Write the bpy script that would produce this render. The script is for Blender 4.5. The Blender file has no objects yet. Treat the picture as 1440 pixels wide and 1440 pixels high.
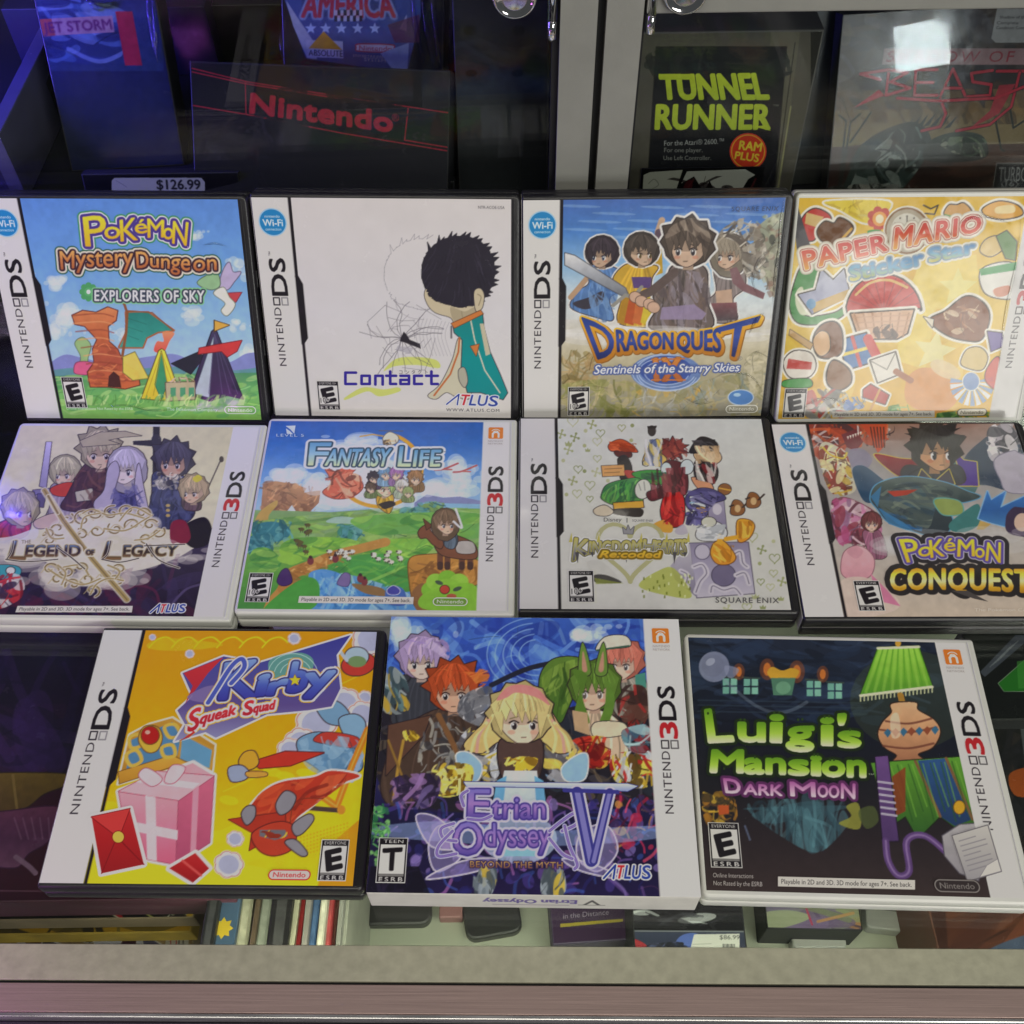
import bpy, bmesh, math, random
import numpy as np
from mathutils import Matrix, Vector

D = bpy.data
SC = bpy.context.scene
COL = SC.collection
MM = 0.001

# ------------------------------------------------------------------ camera
CF, CPITCH, CROLL = 1548.07, math.radians(54.759), math.radians(-0.824)
CPOS = np.array([0.0, -280.29, 479.27])
_d = np.array([0, math.cos(CPITCH), -math.sin(CPITCH)])
_u = np.array([0, math.sin(CPITCH), math.cos(CPITCH)])
_r = np.array([1.0, 0, 0])
CR = _r * math.cos(CROLL) + _u * math.sin(CROLL)
CU = _u * math.cos(CROLL) - _r * math.sin(CROLL)
CD = _d
cam = D.cameras.new('camera')
cam.sensor_width = 36.0
cam.lens = 36.0 * CF / 1440.0
cam.clip_start = 0.01
cam.clip_end = 50
camo = D.objects.new('camera', cam)
COL.objects.link(camo)
camo.matrix_world = Matrix(((CR[0], CU[0], -CD[0], CPOS[0] * MM), (CR[1], CU[1], -CD[1], CPOS[1] * MM),
                            (CR[2], CU[2], -CD[2], CPOS[2] * MM), (0, 0, 0, 1)))
SC.camera = camo

# ------------------------------------------------------------------ world, lamps, exposure
w = D.worlds.new('World')
SC.world = w
w.use_nodes = True
w.node_tree.nodes['Background'].inputs[0].default_value = (0.80, 0.84, 0.85, 1)
w.node_tree.nodes['Background'].inputs[1].default_value = 0.07
SC.view_settings.view_transform = 'Standard'
SC.view_settings.look = 'None'
SC.view_settings.exposure = 0.0
SC.view_settings.gamma = 1.0
SC.cycles.max_bounces = 6
SC.cycles.diffuse_bounces = 3
SC.cycles.glossy_bounces = 3
SC.cycles.transmission_bounces = 4
SC.cycles.transparent_max_bounces = 10
SC.cycles.caustics_reflective = False
SC.cycles.caustics_refractive = False
SC.cycles.use_denoising = True


def area(name, loc, target, sx, sy, watts, col):
    l = D.lights.new(name, 'AREA')
    l.shape = 'RECTANGLE'
    l.size, l.size_y, l.energy, l.color = sx, sy, watts, col
    o = D.objects.new(name, l)
    COL.objects.link(o)
    o.location = loc
    o.rotation_euler = (Vector(target) - Vector(loc)).to_track_quat('-Z', 'Y').to_euler()
    return o


area('ceiling_lamp', (-0.25, -1.05, 2.1), (0, 0.0, 0), 1.5, 0.7, 14.2, (1.0, 0.95, 0.80))
area('ceiling_lamp', (1.15, -1.3, 1.9), (0.1, 0.0, 0), 0.9, 0.6, 16.0, (1.0, 0.98, 0.84))
area('shop_window', (1.45, -2.75, 0.66), (0.2, 0.1, 0.06), 1.1, 0.9, 24, (1.0, 0.98, 0.92))
area('small_ceiling_spot', (1.365, -1.69, 0.69), (0.155, 0.22, 0.17), 0.12, 0.10, 3.0, (0.95, 1.0, 1.0))
area('violet_light', (-0.95, -0.02, 0.42), (-0.1, 0.0, 0.0), 0.25, 0.5, 0.55, (0.5, 0.25, 1.0))
area('violet_light', (-0.275, -0.235, 0.05), (-0.225, -0.185, 0.0), 0.03, 0.03, 0.035, (0.8, 0.15, 1.0))  # unseen light added to tint the left end of the rail purple
area('violet_light', (-0.43, -0.02, -0.06), (-0.25, -0.05, -0.1), 0.05, 0.12, 0.85, (0.72, 0.42, 1.0))  # unseen light added to brighten the stock under the left glass
area('blue_strip_lamp', (-0.40, 0.206, 0.19), (-0.22, 0.36, 0.12), 0.03, 0.16, 1.5, (0.10, 0.07, 1.0))
area('deck_fill_light', (0.10, -0.168, -0.03), (0.10, -0.08, -0.17), 0.5, 0.015, 0.40, (1.0, 0.97, 0.76))  # unseen fill light added to brighten the deck under the glass

# ------------------------------------------------------------------ small helpers


def rot_z(t):
    t = math.radians(t)
    c, s = math.cos(t), math.sin(t)
    return np.array([[c, -s, 0], [s, c, 0], [0, 0, 1.0]])


def rot_x(t):
    t = math.radians(t)
    c, s = math.cos(t), math.sin(t)
    return np.array([[1.0, 0, 0], [0, c, -s], [0, s, c]])


def ray(px, py):
    return CD + CR * ((px - 720) / CF) + CU * ((720 - py) / CF)


def at(px, py, axis, val):
    v = ray(px, py)
    return CPOS + v * ((val - CPOS[axis]) / v[axis])


def lin(c):
    c = np.clip(np.asarray(c, float) / 255.0, 0, 1)
    return np.where(c <= 0.04045, c / 12.92, ((c + 0.055) / 1.055) ** 2.4)


def hx(c):
    if isinstance(c, str):
        c = c.lstrip('#')
        return np.array([int(c[i:i + 2], 16) for i in (0, 2, 4)], float)
    return np.array(c, float)


def empty(name, R, o, label, cat, group=None):
    e = D.objects.new(name, None)
    COL.objects.link(e)
    e.empty_display_size = 0.02
    M = Matrix.Identity(4)
    for i in range(3):
        for j in range(3):
            M[i][j] = R[i][j]
        M[i][3] = o[i] * MM
    e.matrix_world = M
    tag(e, label, cat, group)
    return e


def tag(o, label=None, cat=None, group=None, kind=None):
    if label:
        o['label'] = label
    if cat:
        o['category'] = cat
    if group:
        o['group'] = group
    if kind:
        o['kind'] = kind
    return o


def link(name, me, mat, parent=None, label=None):
    o = D.objects.new(name, me)
    COL.objects.link(o)
    if mat is not None:
        me.materials.append(mat)
    if parent is not None:
        o.parent = parent
    if label:
        o['label'] = label
    return o


def bm_obj(name, bm, mat, parent=None, smooth=False, label=None):
    me = D.meshes.new(name)
    bm.to_mesh(me)
    bm.free()
    if smooth:
        for p in me.polygons:
            p.use_smooth = True
    return link(name, me, mat, parent, label)


def rounded(w, h, r, n=5):
    """outline of a rounded rectangle, 0..w, 0..h; r = radii (bl, br, tr, tl)"""
    if not isinstance(r, (tuple, list)):
        r = (r,) * 4
    pts = []
    for (cx, cy, a0, q) in ((0, 0, 180, r[0]), (w, 0, 270, r[1]), (w, h, 0, r[2]), (0, h, 90, r[3])):
        q = max(q, 0.02)
        ox = cx + (q if cx == 0 else -q)
        oy = cy + (q if cy == 0 else -q)
        for i in range(n + 1):
            a = math.radians(a0 + 90 * i / n)
            pts.append((ox + q * math.cos(a), oy + q * math.sin(a)))
    return pts


def slab(bm, pts, z0, z1, bev=0.0, top_only=False, seg=3):
    """extrude an outline (mm) from z0 to z1 with softened edges"""
    P = np.array(pts, float)
    n = len(P)
    c = P.mean(0)

    def inset(d):
        e = np.roll(P, -1, 0) - P
        nrm = np.stack([-e[:, 1], e[:, 0]], 1)
        nrm /= np.linalg.norm(nrm, axis=1)[:, None] + 1e-9
        v = nrm + np.roll(nrm, 1, 0)
        v /= np.linalg.norm(v, axis=1)[:, None] + 1e-9
        return P + v * d
    rings = []
    if bev > 0:
        if top_only:
            rings.append((0, z0))
        else:
            for i in range(seg + 1):
                a = math.pi / 2 * i / seg
                rings.append((bev * (1 - math.sin(a)), z0 + bev * (1 - math.cos(a))))
        for i in range(seg + 1):
            a = math.pi / 2 * i / seg
            rings.append((bev * (1 - math.cos(a)), z1 - bev * (1 - math.sin(a))))
    else:
        rings = [(0, z0), (0, z1)]
    vs = []
    for d, z in rings:
        Q = inset(d) if d > 1e-6 else P
        vs.append([bm.verts.new((q[0] * MM, q[1] * MM, z * MM)) for q in Q])
    for a, b in zip(vs[:-1], vs[1:]):
        for i in range(n):
            j = (i + 1) % n
            bm.faces.new((a[i], a[j], b[j], b[i]))
    bm.faces.new(list(reversed(vs[0])))
    bm.faces.new(vs[-1])
    return bm


def box(name, x0, x1, y0, y1, z0, z1, mat, parent=None, bev=0.5, label=None, r=0.0):
    bm = bmesh.new()
    pts = [(p[0] + x0, p[1] + y0) for p in rounded(x1 - x0, y1 - y0, r, 4 if r > 0 else 1)] if r > 0 else [(x0, y0), (x1, y0), (x1, y1), (x0, y1)]
    slab(bm, pts, z0, z1, bev)
    return bm_obj(name, bm, mat, parent, label=label)


# ------------------------------------------------------------------ materials
def mat(name, col, rough=0.5, metal=0.0, spec=0.5, noise=0.0, nscale=60, bump=0.0, bscale=200, coat=0.0, stretch=None):
    m = D.materials.new(name)
    m.use_nodes = True
    nt = m.node_tree
    b = nt.nodes['Principled BSDF']
    col = tuple(col) + (1,)
    b.inputs['Base Color'].default_value = col
    b.inputs['Roughness'].default_value = rough
    b.inputs['Metallic'].default_value = metal
    b.inputs['Specular IOR Level'].default_value = spec
    b.inputs['Coat Weight'].default_value = coat
    b.inputs['Coat Roughness'].default_value = 0.1
    tc = nt.nodes.new('ShaderNodeTexCoord')
    mp = nt.nodes.new('ShaderNodeMapping')
    nt.links.new(tc.outputs['Object'], mp.inputs['Vector'])
    if stretch:
        mp.inputs['Scale'].default_value = stretch
    if noise > 0:
        n = nt.nodes.new('ShaderNodeTexNoise')
        n.inputs['Scale'].default_value = nscale
        n.inputs['Detail'].default_value = 3
        nt.links.new(mp.outputs[0], n.inputs['Vector'])
        r = nt.nodes.new('ShaderNodeValToRGB')
        r.color_ramp.elements[0].position = 0.3
        r.color_ramp.elements[1].position = 0.75
        r.color_ramp.elements[0].color = tuple(c * (1 - noise) for c in col[:3]) + (1,)
        r.color_ramp.elements[1].color = tuple(min(1, c * (1 + noise * 0.6)) for c in col[:3]) + (1,)
        nt.links.new(n.outputs['Fac'], r.inputs['Fac'])
        nt.links.new(r.outputs['Color'], b.inputs['Base Color'])
        mr = nt.nodes.new('ShaderNodeMapRange')
        mr.inputs['To Min'].default_value = max(0.02, rough - 0.1)
        mr.inputs['To Max'].default_value = min(1, rough + 0.12)
        nt.links.new(n.outputs['Fac'], mr.inputs['Value'])
        nt.links.new(mr.outputs[0], b.inputs['Roughness'])
    if bump > 0:
        n2 = nt.nodes.new('ShaderNodeTexNoise')
        n2.inputs['Scale'].default_value = bscale
        n2.inputs['Detail'].default_value = 2
        nt.links.new(mp.outputs[0], n2.inputs['Vector'])
        bp = nt.nodes.new('ShaderNodeBump')
        bp.inputs['Strength'].default_value = bump
        bp.inputs['Distance'].default_value = 0.0006
        nt.links.new(n2.outputs['Fac'], bp.inputs['Height'])
        nt.links.new(bp.outputs['Normal'], b.inputs['Normal'])
    return m


def print_mat(name, coat=0.5, rough=0.45, wave=0.25, wscale=14):
    """printed paper: ink colour comes from the mesh's own colour attribute; a clear sleeve lies over it as coat"""
    m = D.materials.new(name)
    m.use_nodes = True
    nt = m.node_tree
    b = nt.nodes['Principled BSDF']
    a = nt.nodes.new('ShaderNodeVertexColor')
    a.layer_name = 'ink'
    nt.links.new(a.outputs['Color'], b.inputs['Base Color'])
    b.inputs['Roughness'].default_value = rough
    b.inputs['Specular IOR Level'].default_value = 0.3
    b.inputs['Coat Weight'].default_value = coat
    b.inputs['Coat Roughness'].default_value = 0.07
    tc = nt.nodes.new('ShaderNodeTexCoord')
    oi = nt.nodes.new('ShaderNodeObjectInfo')
    ad = nt.nodes.new('ShaderNodeVectorMath')
    nt.links.new(tc.outputs['Object'], ad.inputs[0])
    nt.links.new(oi.outputs['Location'], ad.inputs[1])
    n = nt.nodes.new('ShaderNodeTexNoise')
    n.inputs['Scale'].default_value = wscale
    n.inputs['Detail'].default_value = 1.5
    n.inputs['Distortion'].default_value = 0.6
    nt.links.new(ad.outputs[0], n.inputs['Vector'])
    bp = nt.nodes.new('ShaderNodeBump')
    bp.inputs['Strength'].default_value = wave
    bp.inputs['Distance'].default_value = 0.004
    nt.links.new(n.outputs['Fac'], bp.inputs['Height'])
    nt.links.new(bp.outputs['Normal'], b.inputs['Coat Normal'])
    n3 = nt.nodes.new('ShaderNodeTexNoise')      # rubbed patches and fine scuffs in the sleeve
    n3.inputs['Scale'].default_value = 55
    n3.inputs['Detail'].default_value = 4
    n3.inputs['Roughness'].default_value = 0.75
    nt.links.new(ad.outputs[0], n3.inputs['Vector'])
    mr = nt.nodes.new('ShaderNodeMapRange')
    mr.inputs['From Min'].default_value = 0.42
    mr.inputs['From Max'].default_value = 0.68
    mr.inputs['To Min'].default_value = 0.05
    mr.inputs['To Max'].default_value = 0.30
    nt.links.new(n3.outputs['Fac'], mr.inputs['Value'])
    nt.links.new(mr.outputs[0], b.inputs['Coat Roughness'])
    return m


def glass_mat(name, tint=(0.93, 0.97, 0.95), refl=1.0, rough=0.0):
    m = D.materials.new(name)
    m.use_nodes = True
    nt = m.node_tree
    nt.nodes.clear()
    out = nt.nodes.new('ShaderNodeOutputMaterial')
    mix = nt.nodes.new('ShaderNodeMixShader')
    tr = nt.nodes.new('ShaderNodeBsdfTransparent')
    tr.inputs['Color'].default_value = tuple(tint) + (1,)
    gl = nt.nodes.new('ShaderNodeBsdfGlossy')
    gl.inputs['Roughness'].default_value = rough
    tc = nt.nodes.new('ShaderNodeTexCoord')
    nz = nt.nodes.new('ShaderNodeTexNoise')
    nz.inputs['Scale'].default_value = 18
    nz.inputs['Detail'].default_value = 3
    nt.links.new(tc.outputs['Object'], nz.inputs['Vector'])
    mr = nt.nodes.new('ShaderNodeMapRange')
    mr.inputs['From Min'].default_value = 0.45
    mr.inputs['From Max'].default_value = 0.75
    mr.inputs['To Min'].default_value = rough
    mr.inputs['To Max'].default_value = rough + 0.22
    nt.links.new(nz.outputs['Fac'], mr.inputs['Value'])
    nt.links.new(mr.outputs[0], gl.inputs['Roughness'])
    fr = nt.nodes.new('ShaderNodeFresnel')
    fr.inputs['IOR'].default_value = 1.45
    mu = nt.nodes.new('ShaderNodeMath')
    mu.operation = 'MULTIPLY'
    mu.inputs[1].default_value = refl
    nt.links.new(fr.outputs[0], mu.inputs[0])
    nt.links.new(mu.outputs[0], mix.inputs['Fac'])
    nt.links.new(tr.outputs[0], mix.inputs[1])
    nt.links.new(gl.outputs[0], mix.inputs[2])
    nt.links.new(mix.outputs[0], out.inputs['Surface'])
    return m


M_BLACK = mat('black_case_plastic', (0.022, 0.021, 0.025), 0.34, spec=0.5, bump=0.15, bscale=900, noise=0.25, nscale=40)
M_WHITE = mat('white_case_plastic', (0.80, 0.80, 0.77), 0.32, spec=0.5, bump=0.08, bscale=700, noise=0.05, nscale=30)
M_CARD = mat('white_cardboard', (0.80, 0.78, 0.75), 0.6, bump=0.25, bscale=300, noise=0.08, nscale=90)
M_SLEEVE = print_mat('sleeved_print', 0.85, 0.5, 0.22, 13)
M_LETTER = print_mat('sleeved_lettering', 0.85, 0.5, 0.22, 13)
M_PAPER = print_mat('matt_print', 0.12, 0.55, 0.1, 30)
M_BOX = print_mat('glossy_card_print', 0.35, 0.4, 0.12, 20)
M_FOLD = glass_mat('clear_sleeve_fold', (0.97, 0.97, 0.97), 1.3, 0.05)
M_GLASS = glass_mat('counter_glass', (0.90, 0.94, 0.91), 0.8)
M_PANE = glass_mat('door_glass', (0.93, 0.95, 0.95), 0.38)

# ------------------------------------------------------------------ lettering outlines (Blender's built-in font)
_chars = sorted(set('ABCDEFGHIJKLMNOPQRSTUVWXYZabcdefghijklmnopqrstuvwxyz0123456789$.,:+-()&/\'®™éァコンタクトネ'))
GLYPH = {}


def _load_glyphs():
    obs = []
    for s in ['HH'] + ['H' + ch + 'H' for ch in _chars] + _chars:
        c = D.curves.new('t', 'FONT')
        c.body = s
        c.resolution_u = 3
        o = D.objects.new('t', c)
        COL.objects.link(o)
        obs.append(o)
    dg = bpy.context.evaluated_depsgraph_get()
    got = []
    for o in obs:
        ev = o.evaluated_get(dg)
        me = ev.to_mesh()
        nv = len(me.vertices)
        co = np.zeros(nv * 3)
        me.vertices.foreach_get('co', co)
        co = co.reshape(-1, 3)[:, :2]
        key = {}
        idx = [key.setdefault((round(a * 20000), round(b * 20000)), len(key)) for a, b in co]
        pos = np.zeros((len(key), 2))
        for i, k in enumerate(idx):
            pos[k] = co[i]
        cnt = {}
        for p in me.polygons:
            vv = [idx[i] for i in p.vertices]
            for a, b in zip(vv, vv[1:] + vv[:1]):
                if a != b:
                    e = (min(a, b), max(a, b))
                    cnt[e] = cnt.get(e, 0) + 1
        E = [e for e, k in cnt.items() if k % 2]
        got.append((np.array([[pos[a], pos[b]] for a, b in E]).reshape(-1, 2, 2), co[:, 0].max() if nv else 0, co[:, 1].max() if nv else 0))
        ev.to_mesh_clear()
    hh = got[0][1]
    cap = got[0][2]
    n = len(_chars)
    for i, ch in enumerate(_chars):
        GLYPH[ch] = (got[1 + n + i][0], got[1 + i][1] - hh)
    GLYPH[' '] = (np.zeros((0, 2, 2)), 0.25)
    for o in obs:
        c = o.data
        D.objects.remove(o)
        D.curves.remove(c)
    return cap


CAP = _load_glyphs()


def text_edges(s, track=0.0):
    """edges of a line of text, x scaled to 0..1 over its ink, y with cap height 1"""
    x = 0.0
    out = []
    for ch in s:
        g, adv = GLYPH.get(ch, GLYPH['-'])
        if len(g):
            q = g.copy()
            q[:, :, 0] += x
            out.append(q)
        x += adv + track
    E = np.concatenate(out)
    lo, hi = E[:, :, 0].min(), E[:, :, 0].max()
    E[:, :, 0] = (E[:, :, 0] - lo) / (hi - lo)
    E[:, :, 1] /= CAP
    return E


# ------------------------------------------------------------------ a small painter for printed sheets
def vnoise(H, W, cell, seed, octaves=3):
    rng = np.random.default_rng(seed)
    out = np.zeros((H, W))
    amp, tot = 1.0, 0.0
    for o in range(octaves):
        c = max(1.5, cell / 2 ** o)
        gh, gw = int(H / c) + 3, int(W / c) + 3
        g = rng.random((gh, gw))
        yy, xx = np.arange(H) / c, np.arange(W) / c
        yi, xi = yy.astype(int), xx.astype(int)
        fy, fx = (yy - yi)[:, None], (xx - xi)[None, :]
        fy, fx = fy * fy * (3 - 2 * fy), fx * fx * (3 - 2 * fx)
        a = g[yi][:, xi] * (1 - fx) + g[yi][:, xi + 1] * fx
        b = g[yi + 1][:, xi] * (1 - fx) + g[yi + 1][:, xi + 1] * fx
        out += amp * (a * (1 - fy) + b * fy)
        tot += amp
        amp *= 0.5
    return out / tot


def spline(P, n=6, closed=True):
    P = np.asarray(P, float)
    N = len(P)
    if N < 3:
        return P
    out = []
    rng = range(N) if closed else range(N - 1)
    for i in rng:
        if closed:
            p0, p1, p2, p3 = P[(i - 1) % N], P[i], P[(i + 1) % N], P[(i + 2) % N]
        else:
            p0, p1, p2, p3 = P[max(i - 1, 0)], P[i], P[i + 1], P[min(i + 2, N - 1)]
        for k in range(n):
            t = k / n
            out.append(0.5 * (2 * p1 + (p2 - p0) * t + (2 * p0 - 5 * p1 + 4 * p2 - p3) * t * t + (3 * p1 - p0 - 3 * p2 + p3) * t ** 3))
    if not closed:
        out.append(P[-1])
    return np.array(out)


class Sheet:
    """a flat printed sheet: colours on a fine grid in the sheet's own millimetres.
    px(...) turns measurements read off the photograph into those millimetres."""

    def __init__(s, R, o, zoom, rect, res, bg=None, gain=1.12):
        s.R, s.o, s.zoom, s.rect, s.res, s.gain = R, np.asarray(o, float), zoom, rect, res, gain
        s.W = int(round((rect[2] - rect[0]) * res)) + 1
        s.H = int(round((rect[3] - rect[1]) * res)) + 1
        s.rgb = np.zeros((s.H, s.W, 3))
        s.a = np.zeros((s.H, s.W))
        s.clip = None
        if bg is not None:
            s.rgb[:] = hx(bg)
            s.a[:] = 1
        c = s.px([(700, 620), (760, 620), (700, 680)])
        s.unit = (np.linalg.norm(c[1] - c[0]) + np.linalg.norm(c[2] - c[0])) / 120.0

    def layer(s, res=4.0):
        l = Sheet(s.R, s.o, s.zoom, s.rect, res, None, s.gain)
        l.base = s
        return l

    def px(s, pts):
        out = []
        w, ox, oy = s.zoom
        C = s.R.T @ (CPOS - s.o)
        for x, y in pts:
            v = s.R.T @ ray(ox + x * w / 1440.0, oy + y * w / 1440.0)
            t = -C[2] / v[2]
            out.append((C[0] + v[0] * t, C[1] + v[1] * t))
        return np.array(out)

    # -- coverage of a set of edges (m x 2 x 2, mm) on the grid
    def cover(s, E, ss=3):
        res = s.res
        x0, y0 = s.rect[0], s.rect[1]
        X = (E[:, :, 0] - x0) * res + 0.5
        Y = (E[:, :, 1] - y0) * res + 0.5
        ia, ib = max(0, int(math.floor(X.min())) - 1), min(s.W, int(math.ceil(X.max())) + 1)
        ja, jb = max(0, int(math.floor(Y.min())) - 1), min(s.H, int(math.ceil(Y.max())) + 1)
        if ib <= ia or jb <= ja:
            return None
        w_, h_ = ib - ia, jb - ja
        X = X - ia
        Y = Y - ja
        ys = (np.arange(h_ * ss) + 0.5) / ss
        lo, hi = np.minimum(Y[:, 0], Y[:, 1]), np.maximum(Y[:, 0], Y[:, 1])
        hit = (lo[:, None] <= ys[None]) & (hi[:, None] > ys[None])
        e, r = np.nonzero(hit)
        if len(e) == 0:
            return None
        t = (ys[r] - Y[e, 0]) / (Y[e, 1] - Y[e, 0])
        xs = X[e, 0] + t * (X[e, 1] - X[e, 0])
        od = np.lexsort((xs, r))
        xs, r = xs[od], r[od]
        if len(xs) % 2:
            xs, r = xs[:-1], r[:-1]
        a, b, rr = np.clip(xs[0::2], 0, w_ - 1e-6), np.clip(xs[1::2], 0, w_ - 1e-6), r[0::2] // ss
        acc = np.zeros((h_, w_ + 2))
        for q, sg in ((a, 1.0), (b, -1.0)):
            i = q.astype(int)
            f = q - i
            np.add.at(acc, (rr, i), sg * (1 - f))
            np.add.at(acc, (rr, i + 1), sg * f)
        cov = np.clip(np.cumsum(acc, 1)[:, :w_] / ss, 0, 1)
        return (slice(ja, jb), slice(ia, ib)), cov

    def colour(s, col, sl, cov):
        if isinstance(col, (list,)):
            rows = np.nonzero(cov.max(1) > 0.1)[0]
            h_ = cov.shape[0]
            r0, r1 = (rows[0], rows[-1]) if len(rows) else (0, h_)
            t = np.clip((np.arange(h_) - r0) / max(1, r1 - r0), 0, 1)[:, None]
            stops = [hx(c) for c in col][::-1]
            k = t * (len(stops) - 1)
            i = np.minimum(k.astype(int), len(stops) - 2)[:, 0]
            f = (k[:, 0] - i)[:, None]
            st = np.array(stops)
            return (st[i] * (1 - f) + st[i + 1] * f)[:, None, :]
        return hx(col)[None, None, :]

    def put(s, sl, cov, col, al=1.0):
        c = s.colour(col, sl, cov)
        a = cov * al
        if s.clip is not None:
            a = a * s.clip[sl]
        A = s.a[sl]
        na = a + A * (1 - a)
        rgb = s.rgb[sl]
        s.rgb[sl] = (c * a[..., None] + rgb * (A * (1 - a))[..., None]) / np.maximum(na, 1e-6)[..., None]
        s.a[sl] = na

    def edges(s, pts):
        P = np.asarray(pts)
        return np.stack([P, np.roll(P, -1, 0)], 1)

    def mask(s, pts, smooth=True):
        P = s.px(spline(pts) if smooth else pts)
        m = np.zeros((s.H, s.W))
        g = s.cover(s.edges(P))
        if g:
            m[g[0]] = g[1]
        return m

    def poly(s, pts, col, al=1.0, smooth=False, out=None, ow=0, out2=None, ow2=0):
        P = s.px(spline(pts) if smooth else pts)
        if out2 is not None:
            s.stroke_mm(P, ow2 * 2 * s.unit, out2, closed=True)
        if out is not None:
            s.stroke_mm(P, ow * 2 * s.unit, out, closed=True)
        g = s.cover(s.edges(P))
        if g:
            s.put(g[0], g[1], col, al)

    def blob(s, pts, col, al=1.0, out=None, ow=0, **k):
        s.poly(pts, col, al, True, out, ow, **k)

    def ell(s, x, y, rx, ry, col, al=1.0, rot=0, out=None, ow=0, **k):
        t = np.linspace(0, 2 * math.pi, 29)[:-1]
        c, n = math.cos(math.radians(rot)), math.sin(math.radians(rot))
        s.poly([(x + rx * math.cos(q) * c - ry * math.sin(q) * n, y + rx * math.cos(q) * n + ry * math.sin(q) * c) for q in t], col, al, False, out, ow, **k)

    def stroke_mm(s, P, wd, col, al=1.0, closed=False):
        P = np.asarray(P)
        if closed:
            P = np.vstack([P, P[:1]])
        x0, y0, res = s.rect[0], s.rect[1], s.res
        Q = (P - np.array([x0, y0])) * res
        hw = wd * res / 2
        ia, ib = max(0, int(Q[:, 0].min() - hw - 2)), min(s.W, int(Q[:, 0].max() + hw + 3))
        ja, jb = max(0, int(Q[:, 1].min() - hw - 2)), min(s.H, int(Q[:, 1].max() + hw + 3))
        if ib <= ia or jb <= ja:
            return
        acc = np.zeros((jb - ja, ib - ia))
        for p, q in zip(Q[:-1], Q[1:]):
            a0, a1 = max(ia, int(min(p[0], q[0]) - hw - 2)), min(ib, int(max(p[0], q[0]) + hw + 3))
            b0, b1 = max(ja, int(min(p[1], q[1]) - hw - 2)), min(jb, int(max(p[1], q[1]) + hw + 3))
            if a1 <= a0 or b1 <= b0:
                continue
            X, Y = np.arange(a0, a1)[None, :], np.arange(b0, b1)[:, None]
            dx, dy = q - p
            L = dx * dx + dy * dy
            t = np.clip(((X - p[0]) * dx + (Y - p[1]) * dy) / L, 0, 1) if L > 0 else 0.0
            dd = np.sqrt((X - p[0] - t * dx) ** 2 + (Y - p[1] - t * dy) ** 2)
            v = np.clip(hw + 0.5 - dd, 0, min(1.0, 2 * hw))
            sub = acc[b0 - ja:b1 - ja, a0 - ia:a1 - ia]
            np.maximum(sub, v, out=sub)
        s.put((slice(ja, jb), slice(ia, ib)), acc, col, al)

    def line(s, pts, wd, col, al=1.0, smooth=False, closed=False):
        P = s.px(spline(pts, closed=closed) if smooth else pts)
        s.stroke_mm(P, wd * s.unit, col, al, closed)

    def text(s, t, bot, top, layers, bold=0.0, track=0.0, mm=False):
        """bot / top: two or three points along the baseline and along the cap line"""
        E = text_edges(t, track)
        u, v = E[:, :, 0], E[:, :, 1]

        def along(P, u):
            P = np.array(P, float)
            if len(P) == 2:
                return P[0] + (P[1] - P[0]) * u[..., None]
            m = 2 * P[1] - 0.5 * (P[0] + P[2])
            k = u[..., None]
            return P[0] * (1 - k) ** 2 + 2 * m * k * (1 - k) + P[2] * k * k
        B, T = along(bot, u), along(top, u)
        Q = B + (T - B) * v[..., None]
        if not mm:
            Q = s.px(Q.reshape(-1, 2)).reshape(Q.shape)
        s.ink(Q, layers, bold, mm)

    def texts(s, chunks, layers, bold=0.0, track=0.0):
        for l in layers:
            for t, B, T in chunks:
                s.text(t, B, T, [l], bold, track)

    def ink(s, Q, layers, bold=0.0, mm=False):
        un = 1.0 if mm else s.unit
        g = s.cover(Q)
        if not g:
            return
        pad = int(max([abs(l[0]) for l in layers] + [0]) * un * s.res + bold * un * s.res) + 3
        (js, is_), cov = g
        ja, jb, ia, ib = js.start, js.stop, is_.start, is_.stop
        A, B_, C_, D_ = max(0, ja - pad), min(s.H, jb + pad), max(0, ia - pad), min(s.W, ib + pad)
        big = np.zeros((B_ - A, D_ - C_))
        big[ja - A:jb - A, ia - C_:ib - C_] = cov
        sl = (slice(A, B_), slice(C_, D_))
        for l in layers:
            dil, col = l[0], l[1]
            off = l[2] if len(l) > 2 else (0, 0)
            m = dilate(big, (dil + bold) * un * s.res)
            if off != (0, 0):
                m = np.roll(m, (int(round(-off[1] * un * s.res)), int(round(off[0] * un * s.res))), (0, 1))
            s.put(sl, m, col)

    def dabs(s, pts, cols, n, size, seed=0, al=0.8, asp=2.2, smooth=True, ang=None, strokes=True):
        """many small strokes inside an outline: painted texture"""
        rng = np.random.default_rng(seed)
        keep = s.clip
        m = s.mask(pts, smooth)
        s.clip = m if keep is None else m * keep
        P = np.array(pts, float)
        lo, hi = P.min(0), P.max(0)
        for i in range(n):
            x, y = lo + (hi - lo) * rng.random(2)
            r = size * (0.5 + rng.random())
            col = hx(cols[int(rng.integers(len(cols)))])
            an = (ang if ang is not None else rng.random() * 180) + rng.normal() * 12
            k = rng.random()
            if k < .42 or not strokes:
                s.ell(x, y, r * asp * 0.6, r * 0.6, col, al, an)
            else:
                q = math.radians(an)
                L_ = r * (0.9 + asp * .45)
                ux, uy = math.cos(q) * L_, math.sin(q) * L_
                b = rng.normal() * .35
                P3 = [(x - ux, y - uy), (x - uy * b, y + ux * b), (x + ux, y + uy)]
                if k < .93:
                    s.line(P3, r * (.22 + .25 * rng.random()), np.clip(col * (.85 + .3 * rng.random()), 0, 255), al, True)
                else:
                    s.line(P3, r * .09, np.clip(col * .5, 0, 255), min(1, al * 1.1), True)
        s.clip = keep

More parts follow.
